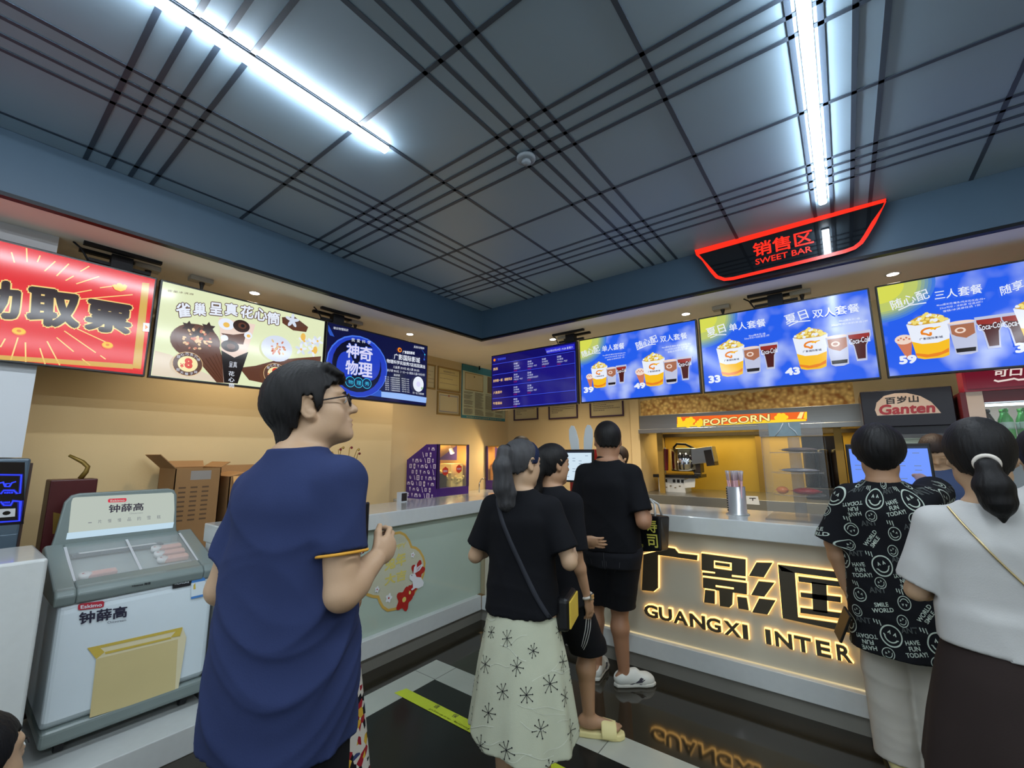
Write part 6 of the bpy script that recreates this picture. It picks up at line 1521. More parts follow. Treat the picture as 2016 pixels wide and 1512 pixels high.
def hair_cap(S, p, cut, grow=0.014, k=0.01, tall=0.0, back=0.0):
    """shell over the skull kept above a hairline z(y) given in head coordinates"""
    c, R, s = p.headc, p.hR, p.s * p.hs; ys = np.array([q[0] for q in cut]); zs = np.array([q[1] for q in cut])
    r = np.array([0.076 + grow, 0.098 + grow + back, 0.088 + grow + tall]) * s; c0 = c + R @ (np.array([0, -0.012 - back * 0.4, 0.028]) * s)
    def f(X, Y, Z):
        px, py, pz = X - c[0], Y - c[1], Z - c[2]
        q = [(px * R[0, i] + py * R[1, i] + pz * R[2, i]) / s for i in range(3)]
        u = [q[0] / (r[0] / s), (q[1] + 0.012 + back * 0.4) / (r[1] / s), (q[2] - 0.028) / (r[2] / s)]
        d = (np.sqrt(u[0]**2 + u[1]**2 + u[2]**2) - 1) * 0.09 * s
        # the nape: hair keeps to the back of the head below the skull
        u2 = [q[0] / 0.070, (q[1] + 0.035) / 0.072, (q[2] + 0.02) / 0.09]
        d = smin(d, (np.sqrt(u2[0]**2 + u2[1]**2 + u2[2]**2) - 1) * 0.075 * s, 0.02)
        line = np.interp(q[1], ys, zs) - q[2]
        line = line + 0.004 * np.sin(q[0] * 240) + 0.004 * np.sin(q[1] * 310 + 1)
        return np.maximum(d, line * s)
    S.put(f, c0 - 0.16 * s, c0 + 0.16 * s, k)
def strands(S, amp=0.003, seed=0, d=(0.2, 0.1, 1.0), w=220):
    """fine ridges along the growth direction"""
    X = S.ax[0][:, None, None]; Y = S.ax[1][None, :, None]; Z = S.ax[2][None, None, :]
    a = np.arctan2(Y - np.median(S.ax[1]), X - np.median(S.ax[0]))
    g = np.sin(a * 38 + 3 * np.sin(Z * 30)) * 0.6 + np.sin(a * 71 + 2 * np.sin(Z * 50 + 1)) * 0.4 + 0.5 * np.sin(Z * 70 + a * 9)
    S.V = (S.V + 0.55 * amp * g).astype(np.float32)
def hair_grid(p, h=0.004, down=0.25, back=0.25):
    return SD(p.headc - np.array([0.15, back, down]), p.headc + np.array([0.15, 0.2, 0.2]), h)
# ---- clothing
def tee(p, parent, mat, name='shirt', hem=0.80, sleeve=0.72, loose=1.12, h=0.007, fold=0.004, seed=1, extra=None, sl_r=1.32, flare=1.0, belly=0.0, neckcut=1.0, waist=1.0):
    s = p.s; at = p.at; W = p.w * loose
    row = lambda z, a, b, y=0.0: (at(z)[2], at(z, 0, y)[0], at(z, 0, y)[1], a * W * s, b * W * s)
    pts = [p.shR, p.shL, p.elR, p.elL, at(hem), at(1.46)]
    lo = np.min(pts, 0) - 0.22; hi = np.max(pts, 0) + 0.22; lo[2] = at(hem)[2] - 0.05; hi[2] = at(1.47)[2] + 0.03
    S = SD(lo, hi, h)
    prof = [row(hem, .172 * flare, .126 * flare + belly * .5, -.005), row(hem + 0.12, .165 * flare * waist, .122 * flare + belly, .0), row(1.10, .155 * waist, .112 + belly, .0), row(1.22, .157, .116, .0), row(1.31, .158, .112, -.01), row(1.38, .128, .088, -.013), row(1.42, .086, .068, -.014), row(1.45, .070 / loose, .066 / loose, -.014)]
    if hem > 1.1: prof = [prof[0]] + prof[3:]
    S.loft(prof, 0.02)
    for sh, el in ((p.shR, p.elR), (p.shL, p.elL)):
        S.cone(p.neck + np.array([0, 0, -0.022]) * s, sh + np.array([0, 0, -0.004]), 0.054 * s, 0.058 * s * p.w, 0.04)
        d = unit(el - sh); hemp = sh + (el - sh) * sleeve
        end = sh + (el - sh) * (sleeve + 0.3)
        S.cone(sh + np.array([0, 0, -0.006]), end, 0.061 * s * p.w * (0.5 + 0.5 * loose), 0.048 * s * p.w * sl_r * (0.6 + 0.4 * loose), 0.026, cut=(hemp, d))
    if fold > 0: S.folds(fold, seed, 1.0, 0.35, (at(1.25)[2], at(1.45)[2]))
    S.V[:, :, 0] = 0.2
    def cutneck(X, Y, Z):
        return np.sqrt((X - p.neck[0])**2 + (Y - p.neck[1] - 0.012 * s)**2 * 0.9 + ((Z - at(1.470)[2]) * 1.25)**2) - 0.054 * s * neckcut
    S.put(cutneck, p.neck - 0.1, p.neck + 0.12, 0.012, True)
    return sd_object(name, S, mat, parent, extra)
def sleeve_hem(p, sh, el, sleeve, r, mat, parent, name='sleeve_trim', tr=0.004):
    c = sh + (el - sh) * sleeve; u, v, d = frame_of(el - sh)
    mb = MB(); mb.tube([c + r * (math.cos(a) * u + math.sin(a) * v) for a in np.linspace(0, 2 * math.pi, 33)[:-1]], tr, mat, n=8, closed=True)
    return mb.build(name, parent)
def trousers(p, parent, mat, name, top=1.0, low=0.44, loose=1.15, h=0.007, fold=0.003, seed=2, tip=0.075, extra=None, cover=None):
    s = p.s; at = p.at; pts = [p.lR[0], p.lL[0], p.lR[1], p.lL[1]] + ([p.lR[2], p.lL[2]] if low < 0.4 else [])
    lo = np.min(pts, 0) - 0.2; hi = np.max(pts, 0) + 0.2; hi[2] = at(top)[2] + 0.04; lo[2] = at(low)[2] - 0.04
    S = SD(lo, hi, h); W = p.w * loose
    row = lambda z, a, b, y=0.0: (at(z)[2], at(z, 0, y)[0], at(z, 0, y)[1], a * W * s, b * W * s)
    S.loft([row(0.80, .140, .108, -.008), row(0.88, .166, .120, -.012), row(0.95, .160, .114, -.006), row(top, .150, .106, 0)], 0.03)
    zc = at(low)[2]
    for hp, kn, an, fd in (p.lR, p.lL):
        cut = ((0, 0, zc), (0, 0, -1.0)); mid = hp + (kn - hp) * 0.5
        S.cone(hp, kn, 0.096 * s * W, tip * s * W, 0.03, cut=cut)
        if low < 0.4: S.cone(kn, an, tip * s * W, tip * 0.86 * s * W, 0.02, cut=cut)
        else: S.cone(kn, kn + unit(kn - hp) * 0.12, tip * s * W, tip * s * W, 0.02, cut=cut)
    if fold > 0: S.folds(fold, seed, 0.9, 0.5)
    if cover is not None: S.V = np.maximum(S.V, S.ax[2][None, None, :] - at(cover)[2]).astype(np.float32)
    S.V[:, :, 0] = 0.2
    return sd_object(name, S, mat, parent, extra)
def shoe(p, leg, parent, mat_up, mat_sole, name, kind='sneaker', extra=None):
    hp, kn, an, fd = leg; s = p.s; side = np.array([-fd[1], fd[0], 0]); t = an * 1.0; g = np.array([an[0], an[1], 0.0])
    rz = math.atan2(fd[1], fd[0]) - P2
    root = None
    outline = [(0.0, -0.075), (0.032, -0.06), (0.038, 0.0), (0.040, 0.08), (0.050, 0.13), (0.045, 0.175), (0.022, 0.205), (-0.012, 0.205), (-0.036, 0.175), (-0.040, 0.12), (-0.036, 0.05), (-0.034, -0.055)]
    mb = MB(); mb.prism([(a * s, b * s) for a, b in outline], (0, 0, 0.001), (1, 0, 0), (0, 1, 0), (0, 0, 0.030 if kind == 'slide' else 0.022), mat_sole)
    o = mb.build(name, parent, bevel=0.008, segs=3); o.location = g; o.rotation_euler = (0, 0, rz)
    if kind == 'sneaker':
        S = SD((-0.07, -0.10, 0.0), (0.075, 0.23, 0.14), 0.004)
        S.cone((0, -0.03, 0.045), (0.003, 0.14, 0.038), 0.040 * s, 0.040 * s, 0.02, flat=((0, 0, 1.0), 1.0)); S.cone((0.003, 0.12, 0.030), (0.0, 0.165, 0.026), 0.042 * s, 0.036 * s, 0.02)
        S.cone((0, -0.02, 0.06), (0, 0.07, 0.075), 0.038 * s, 0.030 * s, 0.02)
        S.ell((0, -0.045, 0.11), (0.03, 0.055, 0.055), None, 0.01, True)
        S.V[:, :, :5] = np.maximum(S.V[:, :, :5], 0.01)
        u = sd_object('shoe_upper', S, mat_up, o, extra)
    else:
        S = SD((-0.08, -0.02, 0.0), (0.08, 0.22, 0.13), 0.004)
        S.cone((0, 0.075, 0.030), (0.0, 0.135, 0.024), 0.062 * s, 0.056 * s, 0.0); S.cone((0, 0.02, 0.020), (0, 0.2, 0.018), 0.050 * s, 0.046 * s, 0.0, True)
        Y = S.ax[1][None, :, None]; Z = S.ax[2][None, None, :]
        S.V = np.maximum(S.V, np.maximum(np.maximum(0.062 - Y, Y - 0.142), 0.015 - Z)).astype(np.float32)
        u = sd_object('shoe_strap', S, mat_up, o)
    return o
# ---- printed patterns laid on a garment
def laid(P, F, items, axis, off=0.0022):
    """items: (verts2d, faces, mat index) with x = metres round the body, y = height; thrown on the garment from outside towards its axis"""
    bvh = BVHTree.FromPolygons(P.tolist(), F.tolist()); ev, ef, em = [], [], []
    for v, f, mi in items:
        k = len(ev); ok = []
        for u, z in v:
            a = -P2 + u / 0.2; dr = Vector((math.cos(a), math.sin(a), 0)); o = Vector((axis[0], axis[1], z)) + dr * 0.9
            hit = bvh.ray_cast(o, -dr)
            if hit[0] is None: ev.append((0, 0, 0)); ok.append(False)
            else: q = hit[0] + hit[1] * off; ev.append(tuple(q)); ok.append((hit[0] - o).length < 0.86)
        for q in f:
            if all(ok[j] for j in q):
                pts = [Vector(ev[k + j]) for j in q]
                if max((pts[i] - pts[i-1]).length for i in range(len(pts))) < 0.07: ef.append(tuple(k + j for j in q)); em.append(mi)
    return ev, ef, em
def place(o, px, depth, turn=0.0, rz=None):
    """stand a person at a forward distance under an image column; turn is measured from facing straight away from the camera, left +"""
    q = at_depth(px, 893, depth); o.location = (q[0], q[1], 0)
    o.rotation_euler = (0, 0, math.radians(37.4 + turn + math.degrees(math.atan((CX - px) / F_PX))) if rz is None else math.radians(rz))
def to_local(o, w_):
    a = o.rotation_euler[2]; d = np.array(w_, float) - np.array(o.location); c, s_ = math.cos(a), math.sin(a)
    return np.array([c * d[0] + s_ * d[1], -s_ * d[0] + c * d[1], d[2]])
def reach(sh, target, s, hint=(0, -0.3, -1)):
    """elbow and wrist offsets (unscaled) for an arm reaching a point"""
    L1, L2 = 0.29 * s, 0.245 * s; v = np.array(target) - sh; D = min(np.linalg.norm(v), (L1 + L2) * 0.98); d = unit(v)
    a = (L1 * L1 - L2 * L2 + D * D) / (2 * D); hgt = math.sqrt(max(L1 * L1 - a * a, 0)); n = np.array(hint, float); n = unit(n - d * n.dot(d))
    return (tuple((d * a + n * hgt) / s), tuple(d * D / s))
def band(o_like, P_F, pts, width, mat, name, parent, lift=0.004):
    """strap following a garment: pts are (x, z) seen from behind"""
    P, F = P_F; bvh = BVHTree.FromPolygons(P.tolist(), F.tolist()); L = []
    for x, z in pts:
        h_ = bvh.ray_cast(Vector((x, -1.2, z)), Vector((0, 1, 0)))
        if h_[0] is not None: L.append((np.array(h_[0]), np.array(h_[1])))
    mb = MB(); v = []
    for i, (q, n) in enumerate(L):
        t_ = L[min(i + 1, len(L) - 1)][0] - L[max(i - 1, 0)][0]; sd_ = unit(np.cross(unit(t_), n)) * width / 2
        for sg, up in ((-1, lift * .2), (-1, lift), (1, lift), (1, lift * .2)): v.append(q + sd_ * sg + n * up)
    f = [(i*4+k, i*4+(k+1)%4, i*4+4+(k+1)%4, i*4+4+k) for i in range(len(L) - 1) for k in range(4)]
    mb.add(v, f, mat, True)
    return mb.build(name, parent)
def mesh_of(o):
    P = np.array([v.co[:] for v in o.data.vertices]); F = np.array([p.vertices[:] for p in o.data.polygons if len(p.vertices) == 4])
    return P, F
# ================================================================== THE PEOPLE IN THE QUEUE
SHORT = [(-0.14, -0.080), (-0.09, -0.078), (-0.045, -0.050), (-0.028, 0.0), (-0.02, 0.030), (0.004, 0.030), (0.010, -0.012), (0.024, -0.010), (0.034, 0.030), (0.055, 0.055), (0.11, 0.074)]
m_navy = cloth('tee_navy', (42, 52, 88)); m_trim = cloth('trim_orange', (206, 150, 60)); m_blackc = cloth('cloth_black', (17, 18, 22)); m_blackc2 = cloth('cloth_black_soft', (20, 21, 25)); m_denim = cloth('denim_black', (30, 31, 36), bump=0.3, bscale=400)
m_whitec = cloth('cloth_white', (180, 180, 178)); m_pantgrey = cloth('cloth_pale_grey', (176, 172, 162)); m_brownc = cloth('cloth_dark_brown', (44, 36, 34)); m_skirt = cloth('skirt_cream', (182, 186, 164)); m_bluec = cloth('cloth_blue', (64, 78, 110))
m_print = cloth('print_pale', (178, 190, 180)); m_pdark = cloth('print_dark_grey', (74, 78, 78)); m_sprk = cloth('print_black', (34, 34, 38)); m_sprw = cloth('print_white', (200, 204, 188)); m_stitch = cloth('stitch_grey', (92, 92, 96))
m_frame = M('glasses_frame', (20, 16, 22), rough=0.25, var=0.02); m_lens = M('glasses_lens', (220, 225, 230), rough=0.02, var=0, alpha=0.12)

# ---------------------------------------------------------------- man in navy
t = thing('person', 'person in a navy tee with orange sleeve edges and glasses, looking up right', 'person'); place(t, 589, 1.30, -48)
p = pose(1.775, 1.04, head=(-0.80, 0.20, 0.0), armR=((0.045, -0.02, -0.280), (0.05, 0.095, -0.225)), armL=((-0.075, -0.03, -0.272), (-0.05, 0.17, -0.20)), handR=(0.75, (-1, 0.2, 0)), handL=(0.6, (1, 0, 0)), lean=0.02)
for q in (p.shL, p.elL, p.wrL): q += np.array([0.012, 0, -0.04])
p.headc = p.headc + np.array([0.004, 0.012, -0.012])
bd = body(p, t, sk_light, h=0.0045)
tee(p, t, m_navy, 'tee_shirt', hem=0.715, sleeve=0.66, loose=1.10, h=0.006, fold=0.009, seed=4, flare=1.04, belly=0.012, waist=1.06, neckcut=0.92)
for sh, el in ((p.shR, p.elR), (p.shL, p.elL)): sleeve_hem(p, sh, el, 0.665, 0.067, m_trim, t)
c = p.neck + np.array([0, 0.010, 0.010]); mb = MB(); mb.tube([c + 0.066 * np.array([math.cos(a), math.sin(a) * 0.95, -0.22 * math.sin(a)]) for a in np.linspace(0, 2 * math.pi, 40)[:-1]], 0.007, m_navy, n=8, closed=True); mb.build('collar', t)
trousers(p, t, m_blackc, 'shorts', top=0.99, low=0.40, loose=1.06, tip=0.085, cover=0.74)
S = hair_grid(p, 0.0035)
hair_cap(S, p, SHORT, 0.020, tall=0.012, back=0.008)
hq = lambda x, y, z: p.headc + p.hR @ (np.array([x, y, z]) * p.s)
for x in np.linspace(-0.055, 0.055, 9): S.cone(hq(x, 0.055, 0.105), hq(x * 1.05, 0.092, 0.076 + 0.006 * math.sin(x * 150)), 0.018, 0.007, 0.012)
for a in np.linspace(-2.6, -0.5, 12): S.cone(hq(0.05 * math.cos(a), -0.055 + 0.035 * math.sin(a), -0.045), hq(0.060 * math.cos(a), -0.055 + 0.05 * math.sin(a), -0.088 - 0.006 * math.sin(a * 9)), 0.018, 0.006, 0.012)
strands(S, 0.0022); sd_object('hair', S, h_black, t)
for sx in (-1, 1):
    mb = MB(); mb.ell(hq(0.031 * sx, 0.0835, 0.008), (0.0122 * p.s,) * 3, m_eyew, 16, 10, p.hR); e_ = mb.build('eye', t)
    mb = MB(); mb.ell(hq(0.031 * sx, 0.0925, 0.008), (0.0055, 0.004, 0.0058), m_iris, 12, 8, p.hR); mb.build('iris', e_)
    mb = MB(); mb.tube([hq(0.016 * sx, 0.096, 0.024), hq(0.030 * sx, 0.094, 0.030), hq(0.046 * sx, 0.080, 0.026)], [0.002, 0.0035, 0.0015], h_black, n=6); mb.build('eyebrow', t)
for zz, nm in ((-0.056, 'upper_lip'), (-0.0695, 'lower_lip')):
    mb = MB(); mb.ell(hq(0, 0.0905 if zz > -0.06 else 0.0885, zz), (0.022 * p.s, 0.0142, 0.0062), m_lip, 16, 8, p.hR); mb.build(nm, t)
gl = MB()
for sx in (-1, 1):
    rim = [hq(sx * (0.034 + 0.025 * math.cos(a)), 0.106 - 0.012 * abs(math.cos(a) * 0.5 + 0.5) * 0.6, 0.004 + 0.019 * math.sin(a)) for a in np.linspace(0, 2 * math.pi, 25)[:-1]]
    gl.tube(rim, 0.0026, m_frame, n=6, closed=True)
    gl.tube([hq(sx * 0.060, 0.100, 0.014), hq(sx * 0.074, 0.06, 0.012), hq(sx * 0.080, 0.0, 0.010), hq(sx * 0.080, -0.02, -0.004)], 0.0026, m_frame, n=6)
gl.tube([hq(-0.009, 0.108, 0.008), hq(0, 0.111, 0.010), hq(0.009, 0.108, 0.008)], 0.002, m_frame, n=6)
g_ = gl.build('glasses', t)
mb = MB()
for sx in (-1, 1): mb.add([hq(sx * (0.034 + 0.024 * math.cos(a)), 0.103, 0.004 + 0.018 * math.sin(a)) for a in np.linspace(0, 2 * math.pi, 21)[:-1]], [tuple(range(20))], m_lens)
mb.build('lenses', g_, recalc=False)
navy = t
q = at_depth(712, 1042, 1.28)
mb = MB(); mb.box((-0.037, -0.005, -0.05), (0.037, 0.005, 0.075), m_blk); tag(mb.build('phone', None, loc=tuple(q), rotz=math.radians(120), bevel=0.004), 'dark phone held up by the person in navy', 'phone')

# ---------------------------------------------------------------- person hidden in front of him, floral clothes
m_flor = cloth('floral_cloth', (190, 180, 170)); n, l, b_ = nodes_of(m_flor)
tc = n.new('ShaderNodeTexCoord'); vo = n.new('ShaderNodeTexVoronoi'); vo.inputs['Scale'].default_value = 42; l.new(tc.outputs['Object'], vo.inputs['Vector'])
hs = n.new('ShaderNodeSeparateColor'); l.new(vo.outputs['Color'], hs.inputs[0]); rr = n.new('ShaderNodeValToRGB'); rr.color_ramp.interpolation = 'CONSTANT'
for i, (pos, cc) in enumerate(((0.0, (206, 200, 190)), (0.38, (26, 24, 30)), (0.62, (150, 34, 44)), (0.80, (206, 200, 190)), (0.90, (206, 166, 60)), (0.95, (60, 70, 110)))):
    e = rr.color_ramp.elements[i] if i < 2 else rr.color_ramp.elements.new(pos)
    e.position = pos; e.color = lin(cc)
l.new(hs.outputs[0], rr.inputs[0]); l.new(rr.outputs[0], b_.inputs['Base Color'])
t = thing('person', 'person in floral clothes mostly hidden in front of the person in navy', 'person'); place(t, 628, 1.82, 10)
p = pose(1.50, 0.95); body(p, t, sk_mid, h=0.009, female=True)
S = SD((-0.42, -0.36, 0.2), (0.42, 0.36, 1.36), 0.008); s = p.s
S.loft([(0.24, 0, 0, .255, .235), (0.5, 0, 0, .225, .20), (0.8, 0, 0, .185, .15), (0.95, 0, 0, .145, .11), (1.10, 0, 0, .16, .115), (1.2, 0, 0, .14, .09), (1.26, 0, -.01, .08, .06)], 0.02, ripple=lambda th, Z: 1 + 0.035 * np.sin(9 * th) * np.clip((0.9 - Z) / 0.6, 0, 1))
for sh, el in ((p.shR, p.elR), (p.shL, p.elL)): S.cone(sh, sh + (el - sh) * 0.9, 0.062, 0.055, 0.04, cut=(sh + (el - sh) * 0.5, unit(el - sh)))
sd_object('floral_dress', S, m_flor, t)
S = hair_grid(p, 0.006); hair_cap(S, p, [(-0.14, -0.1), (0.0, -0.05), (0.05, 0.03), (0.11, 0.07)], 0.016); sd_object('hair', S, h_black, t)

# ---------------------------------------------------------------- woman with cream star skirt
t = thing('person', 'person with ash grey ponytail, black tee and long cream skirt with star marks', 'person'); place(t, 1026, 2.05, -18)
p = pose(1.555, 0.98, head=(-0.50, -0.12, 0), armR=((0.10, -0.03, -0.24), (0.06, 0.19, -0.20)), armL=((-0.10, -0.0, -0.25), (-0.03, 0.19, -0.20)), handR=(0.6, (-1, 0, 0)), handL=(0.6, (1, 0, 0)))
body(p, t, sk_light, h=0.0055, female=True)
sh_ = tee(p, t, m_blackc, 'tee_shirt', hem=0.88, sleeve=0.80, loose=1.10, fold=0.004, seed=9, sl_r=1.5)
SP, SF = mesh_of(sh_); s = p.s
def stars(P, F):
    r = random.Random(12); it = []; pts = []
    for _ in range(900):
        u, z = r.uniform(-0.66, 0.66), r.uniform(0.14, 0.76)
        if all(((u - a) * 1.1)**2 + (z - b)**2 > 0.0095 for a, b in pts): pts.append((u, z))
    for u, z in pts:
        R0 = r.choice((0.036, 0.032, 0.026)); a0 = r.uniform(0, 1)
        for k in range(8):
            a = a0 + k * math.pi / 4; d = np.array([math.cos(a), math.sin(a)]); nn = np.array([-d[1], d[0]]) * 0.0011; c = np.array([u, z]); L_ = R0 * (1 if k % 2 else 0.8)
            it.append(([c + nn, c - nn, c + d * L_ * .5 - nn, c + d * L_ * .5 + nn], [(0, 1, 2, 3)], 0)); it.append(([c + d * L_ * .5 + nn, c + d * L_ * .5 - nn, c + d * L_ - nn, c + d * L_ + nn], [(0, 1, 2, 3)], 0))
            e = c + d * L_; it.append(([e + 0.003 * np.array([math.cos(q), math.sin(q)]) for q in np.linspace(0, 6.28, 7)[:-1]], [tuple(range(6))], 0))
    for j in range(46):
        u0, z0 = r.uniform(-0.62, 0.5), r.uniform(0.2, 0.78); L_ = r.uniform(0.08, 0.2); sl = r.uniform(-0.5, 0.5)
        P_ = [np.array([u0 + L_ * q, z0 + sl * L_ * q + 0.006 * math.sin(q * 7 + j)]) for q in np.linspace(0, 1, 14)]
        v, f = ribbon2d(P_, r.uniform(0.0015, 0.003)); it.append((v, f, 1))
    ev, ef, em = laid(P, F, it, (0, 0)); return ev, ef, em, [m_sprk, m_sprw]
S = SD((-0.36, -0.36, 0.06), (0.36, 0.36, 0.96), 0.006)
hemf = lambda th: 0.32 + 0.022 * np.sin(2 * th + 0.4) + 0.010 * np.sin(7 * th)
S.loft([(0.10, 0, 0, .262, .245), (0.35, 0, 0, .235, .215), (0.6, 0, 0, .198, .172), (0.78, 0, -.005, .160, .128), (0.86, 0, -.005, .142, .106), (0.92, 0, 0, .128, .095)], 0.02, ex=2.1,
       ripple=lambda th, Z: 1 + (0.040 * np.sin(8 * th + 1.2 * np.sin(2 * th)) + 0.018 * np.sin(13 * th + 2)) * np.clip((0.85 - Z) / 0.6, 0, 1), hem=hemf)
sd_object('long_skirt', S, m_skirt, t, stars)
S = hair_grid(p, 0.004, 0.42, 0.28)
hair_cap(S, p, [(-0.14, -0.055), (-0.06, -0.055), (-0.02, -0.012), (0.02, 0.012), (0.05, 0.045), (0.11, 0.065)], 0.012)
hq = lambda x, y, z: p.headc + p.hR @ (np.array([x, y, z]) * p.s)
b0 = hq(0.0, -0.118, 0.052)
S.chain([hq(0, -0.10, 0.05), b0 + np.array([0, -0.022, -0.006]), b0 + np.array([-0.004, -0.040, -0.07]), b0 + np.array([-0.004, -0.034, -0.16]), b0 + np.array([0.006, -0.018, -0.235]), b0 + np.array([0.022, -0.008, -0.275])], [0.024, 0.030, 0.040, 0.042, 0.032, 0.008], 0.015)
S.chain([b0 + np.array([0.012, -0.035, -0.1]), b0 + np.array([0.03, -0.02, -0.19]), b0 + np.array([0.042, -0.012, -0.245])], [0.026, 0.024, 0.007], 0.015)
strands(S, 0.002); sd_object('hair', S, h_grey, t)
mb = MB(); mb.tube([hq(0.0, -0.118, 0.052) + p.hR @ (0.026 * np.array([math.cos(a), 0.2 * math.sin(a), math.sin(a)])) for a in np.linspace(0, 6.28, 17)[:-1]], 0.006, m_blackc, n=6, closed=True); mb.build('hair_tie', t)
m_bandc = cloth('headband_navy', (28, 36, 62)); S = hair_grid(p, 0.005); S.ell(hq(0, -0.012, 0.028), np.array((0.092, 0.114, 0.104)) * s, p.hR, 0)
X, Y, Z = S.ax[0][:, None, None], S.ax[1][None, :, None], S.ax[2][None, None, :]; d_ = p.hR @ unit((0, 0.9, -0.35)); c_ = hq(0, 0.028, 0.05)
S.V = np.maximum(S.V, np.abs((X - c_[0]) * d_[0] + (Y - c_[1]) * d_[1] + (Z - c_[2]) * d_[2]) - 0.018).astype(np.float32); S.V = np.maximum(S.V, hq(0, 0, 0.0)[2] - Z).astype(np.float32); sd_object('headband', S, m_bandc, t)
for leg in (p.lR, p.lL): shoe(p, leg, t, m_blackc, m_blk, 'sandal', 'slide')
m_strap = cloth('strap_grey', (48, 50, 56)); m_bagy = cloth('bag_lining_yellow', (206, 176, 70)); m_bagk = M('bag_black', (20, 20, 22), rough=0.4, var=0.05)
tb = thing('shoulder_bag', 'small black crossbody bag with yellow edge worn over the cream skirt', 'bag', t.location, t.rotation_euler[2])
band(None, (SP, SF), [(-0.105 + 0.27 * k, 1.315 - 0.54 * k - 0.02 * math.sin(3.1 * k)) for k in np.linspace(0, 1, 30)], 0.020, m_strap, 'strap', tb)
mb = MB(); mb.box((0.155, -0.02, 0.735), (0.215, 0.17, 0.875), m_bagk); mb.build('pouch', tb, bevel=0.02, segs=3); mb = MB(); mb.box((0.214, -0.01, 0.75), (0.222, 0.16, 0.86), m_bagy); mb.build('yellow_edge', tb, bevel=0.003)

# ---------------------------------------------------------------- man in black polo
t = thing('person', 'person in black polo and dark denim shorts standing at the white till screen', 'person'); place(t, 1196, 2.84, 0, rz=6)
g = lambda px, py, z=0.0: to_local(t, on(px, py, 2, z))
rh, lh = g(1226, 1356), g(1171, 1338)
up = lambda q, z: (q[0], q[1], z)
p = pose(1.695, 1.02, head=(0.42, -0.10, 0), armR=((0.075, -0.05, -0.28), (0.03, 0.17, -0.235)), armL=((-0.08, 0.02, -0.27), (-0.01, 0.23, -0.17)), handR=(0.5, (-0.6, 0, -1)), handL=(0.4, (0.5, 0, -1)),
         legR=(up((rh[0] - 0.015, rh[1] + 0.05, 0), 0.475), up((rh[0], rh[1] + 0.045, 0), 0.075), (0.80, 0.60, 0)), legL=(up((lh[0] + 0.01, lh[1] + 0.05, 0), 0.475), up((lh[0], lh[1] + 0.045, 0), 0.075), (-0.1, 1.0, 0)))
polo_p = p; body(p, t, sk_tan, h=0.0055)
tee(p, t, m_blackc, 'polo_shirt', hem=0.90, sleeve=0.80, loose=1.10, fold=0.003, seed=21, sl_r=1.45)
c = p.neck + np.array([0, 0.008, 0.026]); mb = MB(); mb.tube([c + 0.056 * np.array([math.cos(a), math.sin(a), -0.25 * math.sin(a)]) for a in np.linspace(0, 6.283, 33)[:-1]], 0.017, m_blackc, n=8, closed=True); mb.build('collar', t)
def pocket(P, F):
    it = []
    for u0 in (0.072, -0.072):
        P_ = [np.array(q) for q in ((u0 - 0.055, 0.85), (u0 - 0.055, 0.745), (u0 - 0.03, 0.72), (u0 + 0.03, 0.72), (u0 + 0.055, 0.745), (u0 + 0.055, 0.85))]
        Q = [P_[i] + (P_[i+1] - P_[i]) * k / 6.0 for i in range(5) for k in range(6)] + [P_[-1]]; v, f = ribbon2d(Q, 0.0022); it.append((v, f, 0))
    for z0 in (0.515,):
        v, f = ribbon2d([np.array([u, z0]) for u in np.linspace(-0.5, 0.5, 120)], 0.002); it.append((v, f, 0))
    v, f = ribbon2d([np.array([0.0, z]) for z in np.linspace(0.78, 0.90, 14)], 0.002); it.append((v, f, 0))
    ev, ef, em = laid(P, F, it, (p.at(0.8)[0], 0)); return ev, ef, em, [m_stitch]
trousers(p, t, m_denim, 'denim_shorts', top=1.0, low=0.49, loose=1.08, tip=0.092, extra=pocket, cover=0.925)
S = hair_grid(p, 0.004); hair_cap(S, p, [(-0.14, -0.058), (-0.07, -0.052), (-0.035, -0.02), (-0.02, 0.03), (0.02, 0.03), (0.03, 0.035), (0.055, 0.06), (0.11, 0.078)], 0.012); strands(S, 0.0012); sd_object('hair', S, h_black, t)
hq = lambda x, y, z: p.headc + p.hR @ (np.array([x, y, z]) * p.s)
gl = MB()
for sx in (-1, 1):
    gl.tube([hq(sx * (0.034 + 0.024 * math.cos(a)), 0.106 - 0.005 * (1 + math.cos(a)), 0.004 + 0.018 * math.sin(a)) for a in np.linspace(0, 6.283, 21)[:-1]], 0.0022, m_frame, n=6, closed=True); gl.tube([hq(sx * 0.060, 0.098, 0.012), hq(sx * 0.082, 0.0, 0.010)], 0.0024, m_frame, n=6)
gl.build('glasses', t)
m_shw = M('shoe_white', (206, 208, 200), rough=0.5, var=0.05, bump=0.1); m_shs = M('shoe_sole', (196, 196, 186), rough=0.6, var=0.06); m_shd = cloth('shoe_mark_dark', (56, 54, 62))
def mark(P, F):
    bvh = BVHTree.FromPolygons(P.tolist(), F.tolist()); ev, ef, em = [], [], []
    for sx in (-1, 1):
        for quad in (((0.02, 0.022), (0.10, 0.060), (0.112, 0.052), (0.04, 0.022)), ((0.05, 0.03), (0.10, 0.034), (0.125, 0.050), (0.10, 0.048)), ((0.085, 0.02), (0.10, 0.02), (0.112, 0.056), (0.098, 0.056))):
            k = len(ev); ok = True
            for y, z in quad:
                h_ = bvh.ray_cast(Vector((sx * 0.3, y, z)), Vector((-sx, 0, 0)))
                if h_[0] is None: ok = False; ev.append((0, 0, 0))
                else: ev.append(tuple(h_[0] + h_[1] * 0.002))
            if ok: ef.append((k, k + 1, k + 2, k + 3)); em.append(0)
    return ev, ef, em, [m_shd]
